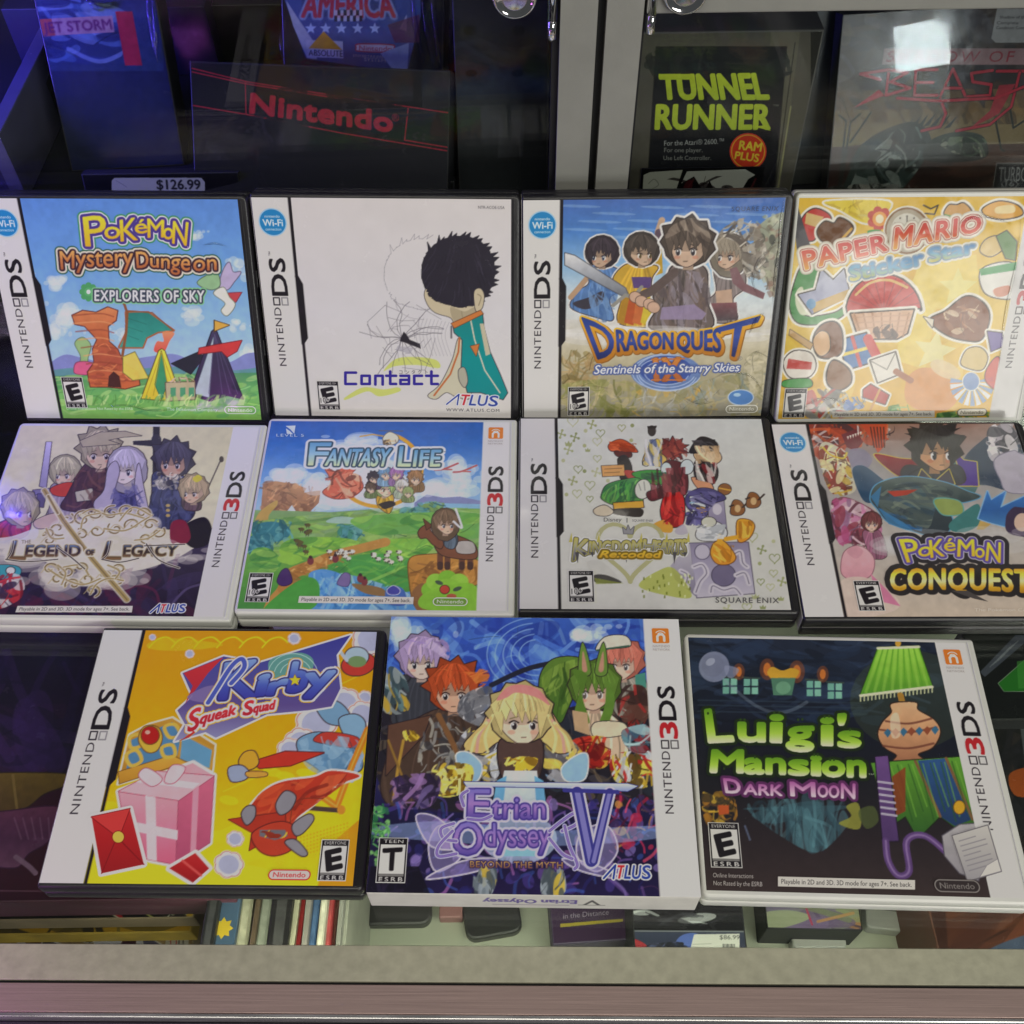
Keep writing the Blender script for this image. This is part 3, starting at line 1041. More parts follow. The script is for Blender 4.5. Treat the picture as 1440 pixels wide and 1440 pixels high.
def low(name, label, cat, pts, ztop, th, body, bg=None, res=2.4, yaw=0.0, group=None, bev=0.8, gain=1.0, r=0.0):
    """a box lying on the deck; pts = two opposite corners of its top as seen in the photograph"""
    a, b = at(pts[0], pts[1], 2, ztop), at(pts[2], pts[3], 2, ztop)
    cx, cy = (a[0] + b[0]) / 2, (a[1] + b[1]) / 2
    R = rot_z(yaw)
    q = R.T @ (np.array([b[0] - a[0], b[1] - a[1], 0]))
    hx_, hy_ = abs(q[0]) / 2, abs(q[1]) / 2
    e = empty(name, R, np.array([cx, cy, ztop]), label, cat, group)
    bm = bmesh.new()
    P = [(x - hx_, y - hy_) for x, y in rounded(2 * hx_, 2 * hy_, r if r > 0 else 0.5, 5 if r else 1)]
    slab(bm, P, -th, -0.06, bev, seg=2)
    bm_obj('shell', bm, body, e)
    if bg is None:
        return e
    s = Sheet(R, np.array([cx, cy, ztop]), PLAIN, (-hx_ + bev, -hy_ + bev, hx_ - bev, hy_ - bev), res, bg, gain)
    c = s.px([(700, 1300), (740, 1300), (700, 1340)])
    s.unit = (np.linalg.norm(c[1] - c[0]) + np.linalg.norm(c[2] - c[0])) / 80.0
    s.e = e
    return s


DK_ = -171.2
M_Y = mat('yellow_paper_edges', (0.55, 0.36, 0.05), 0.6, noise=0.25, nscale=60)
M_TAN = mat('tan_paper_edges', (0.30, 0.22, 0.13), 0.6, noise=0.2, nscale=60)
M_MAR = mat('maroon_carton', (0.10, 0.03, 0.05), 0.5, noise=0.3, nscale=40)
# stack at the lower left: tan booklet, yellow booklet, maroon boxed game on top
s = low('booklet', 'tan booklet with pale artwork at the bottom of the lower left stack', 'booklet', (-60, 1180, 268, 1352), -120, 51, M_TAN, '#8a7450')
s.dabs([(-60, 1300), (270, 1300), (270, 1352), (-60, 1352)], ['#94805c', '#7a6644', '#a08a64'], 50, 16, 3, .4, 2.4)
for P, col in (([(24, 1312), (62, 1320), (92, 1332), (90, 1352), (40, 1352)], '#b0acc0'), ([(38, 1318), (58, 1312), (52, 1352), (36, 1352)], '#4a1c30'), ([(60, 1324), (84, 1330), (70, 1348)], '#2c2840'), ([(96, 1312), (135, 1312), (126, 1326)], '#2a2426'), ([(132, 1318), (170, 1312), (200, 1320), (228, 1330), (200, 1350), (150, 1345)], '#b4b4c8'), ([(176, 1314), (192, 1318), (184, 1346), (168, 1344)], '#3c1c2c'), ([(200, 1318), (226, 1330), (214, 1350)], '#54506c')):
    s.blob(P, col, 1, '#d8d4d0', 1)
s.poly([(234, 1312), (266, 1312), (264, 1352), (230, 1352)], '#b8b4ac')
s.line([(240, 1316), (248, 1316), (248, 1334), (240, 1334)], 1.4, '#a83038', 1, False, True)
for x in (252, 258):
    s.line([(x, 1314), (x - 1, 1348)], 2, '#4a4648', .8)
s.build('printed_cover', 0.0, M_PAPER, s.e)
s = low('booklet', 'thick yellow booklet lying across the tan booklet in the lower left stack', 'booklet', (-60, 1100, 268, 1311), -104, 16, M_Y, '#b48a1c')
s.poly([(-60, 1290), (210, 1290), (206, 1300), (-60, 1305)], '#c8981c')
s.poly([(-60, 1285), (60, 1288), (210, 1293), (-60, 1292)], '#8a5c1c', .8)
s.dabs([(-60, 1100), (268, 1100), (268, 1296), (-60, 1296)], ['#2a2414', '#5c4c1c', '#14120e', '#7a6a34'], 80, 30, 4, .8)
s.build('printed_cover', 0.0, M_BOX, s.e)
s = low('plastic_sleeve', 'sleeved booklet with black and red artwork on top of the yellow booklet', 'booklet', (-40, 1060, 272, 1291), -88, 15.5, M_TAN, '#16140f')
s.dabs([(-40, 1060), (272, 1060), (272, 1291), (-40, 1291)], ['#1a1812', '#2a2414', '#0e0d0c', '#4a3c20'], 80, 24, 6, .7)
s.line([(156, 1270), (158, 1280), (170, 1291)], 6, '#b02c30')
s.line([(153, 1270), (154, 1282), (166, 1291)], 2, '#c8c0a8')
s.line([(200, 1272), (204, 1284), (216, 1291)], 2, '#b8b46c')
s.poly([(262, 1270), (272, 1270), (272, 1291), (262, 1291)], '#b8942c')
s.dabs([(225, 1272), (260, 1272), (260, 1288), (225, 1288)], ['#c8c4b0', '#1a1814', '#8a8060'], 14, 9, 6, .9)
s.build('printed_cover', 0.0, M_BOX, s.e)
s = low('boxed_game', 'maroon boxed game with a gold ribbon and pink shape, under the glass at left', 'boxed game', (-90, 880, 330, 1264), -62, 25.5, M_MAR, '#2a1420')
s.poly([(-90, 860), (340, 860), (340, 1000), (-90, 1000)], ['#0c0a10', '#181022', '#1c1226'])
s.poly([(-90, 990), (340, 990), (340, 1280), (-90, 1280)], ['#22142c', '#2c1220', '#3a1018', '#340e16'])
s.dabs([(-90, 930), (140, 930), (140, 1080), (-90, 1080)], ['#2c1c48', '#1c1434', '#3a2458', '#141020'], 40, 40, 3, .5)
s.poly([(-90, 1094), (86, 1088), (90, 1104), (62, 1116), (20, 1140), (-90, 1136)], ['#74601e', '#5c4816'], 1, True, '#33280e', 2)
s.line([(18, 1090), (24, 1138)], 4, '#8a7434')
s.blob([(-90, 1148), (0, 1142), (84, 1136), (70, 1180), (40, 1200), (20, 1220), (-40, 1210), (-90, 1190)], ['#6f3c52', '#58304a', '#744a60'], 1, '#3a1c30', 2)
for k in range(5):
    s.line([(20 + k * 12, 1150), (30 + k * 10, 1180)], 2, '#8a6076', .7)
s.line([(22, 1205), (40, 1218), (50, 1228)], 7, '#8a6c7c', 1, True)
s.line([(-90, 1252), (160, 1254)], 2, '#8a6a74', .6)
s.grain(.1, 8, 4)
s.build('printed_front', 0.0, M_BOX, s.e)

# upright booklets in a row, spines towards the top, each a thing
cols = ['#2a2a2c', '#48607c', '#b4b098', '#5c4c3c', '#8c9084', '#1c1a1c', '#b8b49c', '#a82c30', '#8a8480', '#4a6c9c', '#b8b4a4', '#a83c40', '#7a4c44', '#9a9a94', '#b0b0a4']
wid = [20, 30, 20, 8, 18, 30, 9, 9, 9, 12, 11, 10, 6, 8, 8]
desc = ['charcoal', 'slate blue with a yellow burst', 'wide cream', 'thin brown', 'grey', 'wide black', 'narrow cream', 'bright red', 'taupe', 'clear blue', 'off white', 'crimson', 'rust', 'silver grey', 'end white']
px_ = 278
for i, (cc, ww, dd) in enumerate(zip(cols, wid, desc)):
    zt = -64 - (i * 37 % 5) * 2 - max(0, i - 8) * 2
    a, b = at(px_, 1342, 2, zt), at(px_ + ww - 1, 1342, 2, zt)
    e = empty('booklet', rot_z(-1.1 + (i % 3 - 1) * .6), np.array([a[0], a[1] - 2, DK_]), '%s booklet standing upright in the row under the front glass' % dd, 'booklet', 'upright booklets under the front glass')
    w_ = b[0] - a[0]
    mm_ = mat('booklet_paper', lin(hx(cc)) * 0.95, 0.45, noise=0.22, nscale=45)
    box('cover', 0, w_, 0, 78 - (i * 13 % 7), 0.05, zt - DK_, mm_, e, min(0.6, w_ * .2))
    if i == 1:
        P = []
        for q in range(16):
            rr_ = (5.2 if q % 2 == 0 else 3.4)
            P.append((3.2 + rr_ * math.cos(q * math.pi / 8), 14 + rr_ * math.sin(q * math.pi / 8)))
        bm = bmesh.new()
        slab(bm, P, zt - DK_ + .02, zt - DK_ + .1)
        bm_obj('burst', bm, mat('yellow_ink', (0.6, 0.42, 0.03), 0.5), e)
    elif w_ > 3:
        box('pages', w_ * .25, w_ * .75, 0.4, 74, zt - DK_ + .01, zt - DK_ + .12, mat('page_edges', np.clip(lin(hx(cc)) * 1.25 + .03, 0, .8), 0.6, noise=0.3, nscale=200), e, 0.0)
    px_ += ww

# cartridges, cases and boxes under the front glass
for P, yaw, lab in (((512, 1240, 606, 1300), 0, 'charcoal cartridge with rounded corners lying under the boxed game, the left of two'), ((646, 1250, 736, 1309), 9, 'charcoal cartridge turned askew under the boxed game, the right of two')):
    e = low('cartridge', lab, 'cartridge', P, -162, 9.1, M_CARTD, None, yaw=yaw, group='charcoal cartridges on the deck', bev=1.5, r=6)
e = low('eraser_block', 'small pink grey block half hidden under the cardboard game box', 'block', (618, 1260, 650, 1290), -160, 11.1, mat('pink_card', (0.35, 0.16, 0.16), 0.5), None)
s = low('boxed_game', 'violet boxed game with a yellow stripe under the cardboard game box', 'boxed game', (766, 1190, 905, 1320), -138, 33, mat('violet_card', (0.07, 0.05, 0.10), 0.5), '#3a2a48', 3.5, 3)
s.poly([(760, 1180), (910, 1180), (910, 1330), (760, 1330)], ['#3a2a4a', '#44304c'])
s.poly([(788, 1299), (876, 1292), (876, 1296), (788, 1304)], '#b0a03c')
s.text('in the Distance', [(792, 1292), (856, 1286)], [(792, 1285), (856, 1279)], [(0, '#a8a0b0')], .4)
s.build('printed_front', 0.0, M_BOX, s.e)
s = low('boxed_game', 'black and blue boxed game with a white price sticker under the front glass', 'boxed game', (884, 1200, 1052, 1342), -96, 75, M_DARK, '#15141a', 3.5, -1)
s.poly([(870, 1190), (1060, 1190), (1060, 1309), (870, 1309)], ['#14131a', '#1c1a22', '#16151a'])
s.dabs([(890, 1280), (1010, 1280), (1010, 1300), (890, 1300)], ['#3c3c44', '#c8ccd0', '#24232a'], 20, 8, 3, .6, 4, True, 4)
s.poly([(884, 1309), (1060, 1309), (1060, 1350), (884, 1350)], ['#34384c', '#2c3044', '#3a3c4c'])
s.line([(884, 1309), (1052, 1310)], 2, '#6a6c74')
s.blob([(884, 1320), (905, 1326), (912, 1338), (890, 1345)], '#8a2c34')
s.blob([(955, 1318), (975, 1312), (985, 1320), (960, 1345), (945, 1340)], '#4a5c9c')
s.dabs([(905, 1330), (960, 1325), (960, 1345), (900, 1345)], ['#1a1a22', '#4a5070', '#242634'], 20, 9, 4, .8)
s.poly([(976, 1314), (1040, 1313), (1040, 1338), (970, 1338)], '#b4b4b0')
s.text('$86.99', [(1012, 1321), (1040, 1321)], [(1012, 1315), (1040, 1315)], [(0, '#4a4a4c')], .3)
for k in range(9):
    s.line([(1017 + k * 2, 1328), (1017 + k * 2, 1334)], .9 if k % 3 else 1.5, '#3a3a3c')
s.line([(974, 1328), (1000, 1327)], .8, '#8a8a88')
s.build('printed_front', 0.0, M_BOX, s.e)
s = low('game_case', 'game case with pale green and violet artwork under the white haunted house case', 'game case', (1066, 1190, 1214, 1309), -140, 31, M_DARK, '#5a5068', 3, -2)
s.dabs([(1066, 1190), (1214, 1190), (1214, 1309), (1066, 1309)], ['#6a5a7c', '#8a9470', '#4a3c5c', '#a8784c', '#7a7090', '#5c4a68'], 110, 22, 5, .8, 3, True, 12)
s.blob([(1070, 1285), (1110, 1280), (1140, 1290), (1100, 1305), (1070, 1304)], '#a0a888', .9)
s.line([(1134, 1278), (1142, 1300)], 3, '#b03c5c')
s.line([(1150, 1296), (1200, 1284)], 4, '#b88a5c', .9)
s.build('printed_front', 0.0, M_BOX, s.e)
for P, yaw, lab in (((1108, 1280, 1192, 1334), -1, 'light grey cartridge poking out below the green and violet case'), ((1216, 1260, 1282, 1312), -8, 'light grey cartridge turned askew beside the brown box')):
    e = low('cartridge', lab, 'cartridge', P, -160, 11.1, M_CARTL, None, yaw=yaw, group='light grey cartridges on the deck', bev=1.2, r=3)
    ob = box('label_recess', -9, 9, 2, 12, -0.05, 0.25, M_CART, e, 0.1)
s = low('boxed_game', 'reddish brown boxed game with a blue corner at the lower right under the glass', 'boxed game', (1296, 1240, 1520, 1345), -110, 61, mat('brown_carton', (0.11, 0.04, 0.025), 0.5, noise=0.25, nscale=40), '#4a2a20', 2.4, 1)
s.dabs([(1296, 1280), (1520, 1280), (1520, 1345), (1296, 1345)], ['#54301f', '#3a1c16', '#6a3a28', '#43231a'], 60, 34, 5, .5, 3, True, -25)
s.poly([(1310, 1280), (1330, 1280), (1334, 1345), (1312, 1345)], '#2a1410', .8)
s.blob([(1390, 1345), (1420, 1322), (1500, 1305), (1520, 1345)], '#3c4c68', .9)
s.build('printed_front', 0.0, M_BOX, s.e)
# right edge, seen between the cases
s = low('boxed_game', 'black boxed game with a white printed label under the glass at the right edge', 'boxed game', (1350, 885, 1560, 1010), -60, 30, M_DARK, '#121216', 3, 0)
s.poly([(1378, 945), (1428, 893), (1446, 893), (1440, 905), (1385, 952)], '#5a5c70')
for k in range(4):
    s.line([(1392 + k * 4, 938 - k * 3), (1420 + k * 4, 910 - k * 3)], 1.2, '#a8a8b8', .7)
s.poly([(1404, 961), (1445, 925), (1560, 925), (1560, 972), (1412, 972)], '#2f8a2c', 1, False, '#a8b8a8', 1)
s.poly([(1430, 930), (1470, 925), (1470, 968), (1432, 968)], '#54b048', .7)
s.build('printed_front', 0.0, M_SLEEVE, s.e)
s = low('boxed_game', 'dark boxed game with grey and orange artwork under the glass at right', 'boxed game', (1340, 1012, 1560, 1238), -72, 30, M_DARK, '#16141a', 3, 0)
s.dabs([(1380, 1012), (1560, 1012), (1560, 1238), (1380, 1238)], ['#1c1a20', '#26242c', '#3a302c', '#100f12'], 80, 30, 6, .6)
s.poly([(1428, 970), (1446, 960), (1470, 1100), (1446, 1110)], '#5c6068', .9)
s.blob([(1420, 1088), (1460, 1080), (1480, 1110), (1430, 1120)], '#b0501c', .9)
s.build('printed_front', 0.0, M_SLEEVE, s.e)

# ------------------------------------------------------------------ game cases
POSE = {'lol': (-205.73, -12.21, -1.61, None, 14), 'fl': (-68.05, -11.31, -1.48, None, 14), 'kh': (70.75, -13.35, -1.23, None, 15),
        'conq': (208.46, -19.61, -.79, None, 15), 'kirby': (-132.46, -142.41, -1.39, None, 15), 'etrian': (6.06, -147.91, -1.59, None, 19),
        'luigi': (145.34, -150.72, -2.27, None, 14), 'pmd': (-202.78, 118.6, -1.7, 62.0, 15), 'contact': (-63.73, 117.65, -1.96, 64.5, 15),
        'dq': (75.33, 115., -.35, 65.5, 15), 'pm': (215.11, 110.57, -.54, 59.76, 14)}
ZOOM = {'pmd': (390, 0, 250), 'contact': (410, 340, 250), 'dq': (410, 720, 250), 'pm': (370, 1070, 250), 'lol': (390, 0, 570),
        'fl': (420, 320, 570), 'kh': (430, 710, 570), 'conq': (370, 1070, 570), 'kirby': (520, 40, 860), 'etrian': (510, 500, 850), 'luigi': (500, 940, 870)}
WHITE = (206, 204, 204)
INK = (28, 24, 30)


def pose(k):
    x, y, yaw, t, th = POSE[k]
    R = rot_z(yaw) if t is None else rot_z(yaw) @ rot_x(t)
    c = np.array([x, y, 0.0 if t is None else 7.0]) - R @ np.array([68.5, 0, 0 if t is None else th])
    return R, c, th


def notch_outline(w, h, r):
    return rounded(w, h, r, 5)


def case_shell(k, style, label, group):
    R, o, th = pose(k)
    e = empty('game_case', R, o, label, 'game case', group)
    m = M_BLACK if style == 'ds' else M_WHITE
    rr = (1.0, 3.2, 3.2, 1.0) if style == 'ds' else (2.6, 1.6, 1.6, 2.6)
    if style == 'box':
        bm = bmesh.new()
        slab(bm, rounded(137.6, 130.8, 0.5, 2), 0, th, 0.5, seg=2)
        bm_obj('carton', bm, M_CARD, e)
        return e, R, o, th
    bm = bmesh.new()
    slab(bm, rounded(137, 124, rr), 0, th * 0.5 - 0.3, 1.3)
    bm_obj('tray', bm, m, e, True)
    bm = bmesh.new()
    slab(bm, rounded(137, 124, rr), th * 0.5 + 0.15, th, 1.3)
    bm_obj('lid', bm, m, e, True)
    inner = bmesh.new()
    slab(inner, [(1.0, 1.0), (136, 1.0), (136, 123), (1.0, 123)], th * 0.5 - 0.4, th * 0.5 + 0.25)
    bm_obj('seam', inner, M_BLACK if style == 'ds' else M_SEAM, e)
    # raised rim round the printed sheet and finger notches on the opening side
    bm = bmesh.new()
    if style == 'ds':
        slab(bm, [(133.0, 1.6), (134.0, 1.6), (134.0, 122.4), (133.0, 122.4)], th - 0.2, th + 0.35, 0.2)
        bm_obj('rim', bm, m, e)
        for b0 in (38, 76):
            box('latch', 136.6, 137.5, b0, b0 + 9, th * 0.22, th * 0.8, m, e, 0.3)
    else:
        slab(bm, [(133.6, 2.0), (134.3, 2.0), (134.3, 122.0), (133.6, 122.0)], th - 0.2, th + 0.3, 0.2)
        bm_obj('rim', bm, m, e)
    return e, R, o, th


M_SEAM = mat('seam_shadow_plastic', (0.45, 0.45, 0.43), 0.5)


class Job:
    """one case: shell, cover sheet painter and the printed pieces above it"""

    def __init__(s, k, style, label, gain=1.12, bg=(200, 200, 200), group='video game cases laid out on the glass counter'):
        s.k, s.style = k, style
        s.e, s.R, s.o, s.th = case_shell(k, style, label, group)
        top = s.th + 0.06
        s.plane = s.o + s.R @ np.array([0, 0, top])
        rect = {'ds': (0.7, 1.9, 132.2, 122.3), '3ds': (1.6, 2.5, 132.8, 121.6), 'box': (0.1, 0.1, 137.5, 130.7)}[style]
        s.c = Sheet(s.R, s.plane, ZOOM[k], rect, 2.5, bg, gain)
        s.layers = []
        s.spine_mats = None

    def L(s, name, res=4.0, label=None):
        l = s.c.layer(res)
        s.layers.append((name, l, label))
        return l

    # white spine strip with the platform name
    def strip_ds(s, wifi=False):
        c = s.c
        w = WHITE
        r = c.rect
        for P, col in (([(0, 0), (19.3, 0), (19.3, 124), (0, 124)], w),
                       ([(19.2, 81), (20.9, 81), (20.9, 124), (19.2, 124)], INK),
                       ([(19.2, 44), (20.2, 43.5), (23.0, 47.5), (23.0, 77.5), (20.9, 82), (19.2, 82)], INK),
                       ([(19.5, 0), (21.0, 0), (21.0, 45), (19.5, 45)], INK)):
            g = c.cover(c.edges(np.array(P, float)))
            c.put(g[0], g[1], col)
        l = s.L('platform_lettering', 5)
        k = (52, 47, 56)
        l.text('NINTEND', [(9.9, 31.5), (9.9, 64.6)], [(6.3, 31.5), (6.3, 64.6)], [(0, k)], 0.08, 0.05, True)
        l.text('DS', [(14.4, 71.2), (14.4, 91)], [(6.4, 71.2), (6.4, 91)], [(0, INK)], 0.38, 0.0, True)
        l.text('™', [(8.0, 92.4), (8.0, 94.6)], [(6.6, 92.4), (6.6, 94.6)], [(0, k)], 0, 0, True)
        l.stroke_mm([(6.6, 66), (9.7, 66), (9.7, 69.9), (6.6, 69.9)], 0.7, k, closed=True)
        l.stroke_mm([(11.0, 66), (14.1, 66), (14.1, 69.9), (11.0, 69.9)], 0.7, (138, 136, 142), closed=True)
        if wifi:
            s.wifi()

    def wifi(s):
        l = s.L('wifi_badge', 5)
        t = np.linspace(0, 2 * math.pi, 40)[:-1]
        for r, col in ((7.2, (150, 190, 222)), (6.6, (36, 126, 186))):
            g = l.cover(l.edges(np.stack([10.4 + r * np.cos(t), 109.8 + r * np.sin(t)], 1)))
            l.put(g[0], g[1], col)
        W2 = (222, 232, 240)
        l.text('nintendo', [(6.6, 112.2), (14.2, 112.2)], [(6.6, 113.6), (14.2, 113.6)], [(0, W2)], 0.03, 0, True)
        l.text('Wi-Fi', [(5.3, 107.9), (15.5, 107.9)], [(5.3, 111.3), (15.5, 111.3)], [(0, W2)], 0.22, 0, True)
        l.text('connection', [(6.4, 105.6), (14.4, 105.6)], [(6.4, 107.0), (14.4, 107.0)], [(0, W2)], 0.03, 0, True)

    def strip_3ds(s, net=True, x=118.6, top=None):
        c = s.c
        g = c.cover(c.edges(np.array([(x, -1), (140, -1), (140, 140), (x, 140)], float)))
        c.put(g[0], g[1], WHITE)
        l = s.L('platform_lettering', 5)
        k = (52, 46, 54)
        dx, db = (x - 118.6, 0) if s.style != 'box' else (3.0, 4.0)
        l.text('NINTEND', [(126 + dx, 31 + db), (126 + dx, 59.4 + db)], [(122.4 + dx, 31 + db), (122.4 + dx, 59.4 + db)], [(0, k)], 0.08, 0.05, True)
        l.text('3', [(130 + dx, 65.6 + db), (130 + dx, 73.2 + db)], [(122.5 + dx, 65.6 + db), (122.5 + dx, 73.2 + db)], [(0, (178, 36, 44))], 0.42, 0, True)
        l.text('DS', [(130 + dx, 74.4 + db), (130 + dx, 91 + db)], [(122.5 + dx, 74.4 + db), (122.5 + dx, 91 + db)], [(0, INK)], 0.36, 0, True)
        l.stroke_mm([(122.7 + dx, 60.8 + db), (125.8 + dx, 60.8 + db), (125.8 + dx, 64.4 + db), (122.7 + dx, 64.4 + db)], 0.6, k, closed=True)
        l.stroke_mm([(126.9 + dx, 60.8 + db), (130 + dx, 60.8 + db), (130 + dx, 64.4 + db), (126.9 + dx, 64.4 + db)], 0.6, (90, 88, 92), closed=True)
        if net:
            b = s.L('network_badge', 5)
            y = 110 if s.style != 'box' else 117.5
            g = b.cover(b.edges(np.array(rounded(8.0, 8.0, 0.8)) + np.array([121.6 + dx, y])))
            b.put(g[0], g[1], (216, 118, 44))
            W2 = (235, 228, 220)
            b.stroke_mm([(124.0 + dx, y + 1.2), (124.0 + dx, y + 3.6), (125.0 + dx, y + 4.6), (126.6 + dx, y + 4.5), (127.2 + dx, y + 3.6), (127.2 + dx, y + 1.2)], 1.1, W2)
            for q, wd in ((1.5, 0.45), (2.6, 0.45)):
                tt = np.linspace(0.6, 2.5, 9)
                b.stroke_mm(np.stack([125.6 + dx + q * np.cos(tt), y + 4.0 + q * np.sin(tt)], 1), wd, W2)
            gcol = (150, 140, 138)
            b.text('NINTENDO', [(121.6 + dx, y - 2.2), (129.6 + dx, y - 2.2)], [(121.6 + dx, y - 1.1), (129.6 + dx, y - 1.1)], [(0, gcol)], 0, 0, True)
            b.text('NETWORK', [(121.6 + dx, y - 4.0), (129.6 + dx, y - 4.0)], [(121.6 + dx, y - 2.9), (129.6 + dx, y - 2.9)], [(0, gcol)], 0, 0, True)

    def rating(s, x, y, w, h, kind):
        """age rating label, lower left corner at x, y in mm"""
        l = s.L('rating_label', 5.5)
        W2 = (206, 204, 202)

        def rect(a, b, c_, d_, col):
            g = l.cover(l.edges(np.array([(a, b), (c_, b), (c_, d_), (a, d_)], float)))
            l.put(g[0], g[1], col)
        rect(x, y, x + w, y + h, W2)
        rect(x + .35, y + .35, x + w - .35, y + h - .35, INK)
        top = y + h * 0.845
        bot = y + h * 0.145
        rect(x + .9, bot + h * .05, x + w - .9, top, W2)
        rect(x + .9, bot - h * .0, x + w - .9, bot + h * .055, (120, 118, 118))
        head = {'E': 'EVERYONE', 'E10': 'EVERYONE 10+', 'T': 'TEEN'}[kind]
        mg = 0.12 if kind != 'T' else 0.16
        l.text(head, [(x + w * mg, top + h * .035), (x + w * (1 - mg), top + h * .035)], [(x + w * mg, y + h * .955), (x + w * (1 - mg), y + h * .955)], [(0, W2)], 0.1, 0.03, True)
        l.text('ESRB', [(x + w * .1, y + h * .035), (x + w * .9, y + h * .035)], [(x + w * .1, y + h * .125), (x + w * .9, y + h * .125)], [(0, W2)], 0.18, 0.2, True)
        b0, b1 = bot + h * .13, top - h * .09
        if kind == 'T':
            l.text('T', [(x + w * .24, b0), (x + w * .76, b0 + h * .02)], [(x + w * .18, b1 - h * .02), (x + w * .80, b1 + h * .01)], [(0, INK)], 0.55, 0, True)
        else:
            l.text('E', [(x + w * .32, b0 - h * .02), (x + w * .80, b0 + h * .06)], [(x + w * .20, b1 - h * .06), (x + w * .70, b1 + h * .02)], [(0, INK)], 0.75, 0, True)
            if kind == 'E10':
                l.text('10+', [(x + w * .12, b0 - h * .03), (x + w * .52, b0 + h * .0)], [(x + w * .12, b0 + h * .14), (x + w * .52, b0 + h * .17)], [(0.35, W2), (0, INK)], 0.12, 0.05, True)
        return l

    def maker(s, x, y, w, h, col, fill=None, name='maker_logo'):
        """the maker's name in a rounded outline, lower left corner at x, y in mm"""
        l = s.L(name, 5.5)
        P = np.array(rounded(w, h, h * 0.49, 8)) + np.array([x, y])
        if fill is not None:
            g = l.cover(l.edges(P))
            l.put(g[0], g[1], fill)
        l.stroke_mm(P, 0.5, col, closed=True)
        l.text('Nintendo', [(x + w * .11, y + h * .27), (x + w * .89, y + h * .27)], [(x + w * .11, y + h * .76), (x + w * .89, y + h * .76)], [(0, col)], 0.14, 0, True)

    def notice(s, bl, br, tl, tr):
        l = s.L('notice_strip', 5)
        l.poly([bl, br, tr, tl], (206, 202, 196))
        B = np.array([bl, br], float)
        T = np.array([tl, tr], float)
        d = B[1] - B[0]
        b0, b1 = B[0] + d * .025 + (T[0] - B[0]) * .28, B[1] - d * .025 + (T[1] - B[1]) * .28
        t0, t1 = B[0] + d * .025 + (T[0] - B[0]) * .76, B[1] - d * .025 + (T[1] - B[1]) * .76
        l.text('Playable in 2D and 3D. 3D mode for ages 7+. See back.', [b0, b1], [t0, t1], [(0, (60, 56, 58))], 0.0)

    def atlus(s, bl, br, tl, tr):
        l = s.L('publisher_logo', 5)
        bl, br, tl, tr = (np.array(q, float) for q in (bl, br, tl, tr))
        blue, red = (40, 62, 150), (190, 36, 44)
        out = (214, 214, 220)

        def cell(u0, u1):
            return [bl + (br - bl) * u0, bl + (br - bl) * u1], [tl + (tr - tl) * u0, tl + (tr - tl) * u1]
        for ch, u0, u1, col in (('T', .24, .42, red), ('L', .44, .57, blue), ('U', .60, .78, blue), ('S', .82, 1.0, blue)):
            b, t = cell(u0, u1)
            l.text(ch, b, t, [(5, out), (0, col)], 2.2)
        f = lambda u, v: tuple(bl + (br - bl) * u + (tl - bl) * v)
        for P, wd in (([f(0, 0), f(.17, 1.0)], 7), ([f(.17, 1.0), f(.21, 0)], 7)):
            l.line(P, wd + 9, out)
        for P, wd in (([f(0, 0), f(.17, 1.0)], 7), ([f(.17, 1.0), f(.21, 0)], 7)):
            l.line(P, wd, blue)

    def crease(s, pts, w_=0.9, h_=0.5, seed=1):
        crease_on(s.e, spline(pts, 8, False), s.th + .2, w_, h_, seed, 'sleeve_crease')

    def done(s):
        s.c.build('cover_sheet', s.th + 0.06, M_SLEEVE if s.style != 'box' else M_BOX, s.e)
        for i, (name, l, lab) in enumerate(s.layers):
            l.build(name, s.th + 0.12 + 0.03 * i, M_LETTER if s.style != 'box' else M_BOX, s.e, lab)
        if s.style == 'ds':     # the white paper wraps round the spine
            bm = bmesh.new()
            z0, z1 = 1.6, s.th - 1.5
            slab(bm, [(-0.25, 2), (0.05, 2), (0.05, 122), (-0.25, 122)], z0, z1)
            bm_obj('spine_paper', bm, M_SPINE, s.e)


M_SPINE = mat('white_paper', (0.78, 0.77, 0.78), 0.4)

BASEWHITE = (232, 230, 226)


def shade(col, k):
    return np.clip(hx(col if not isinstance(col, list) else col[0]) * k, 0, 255)


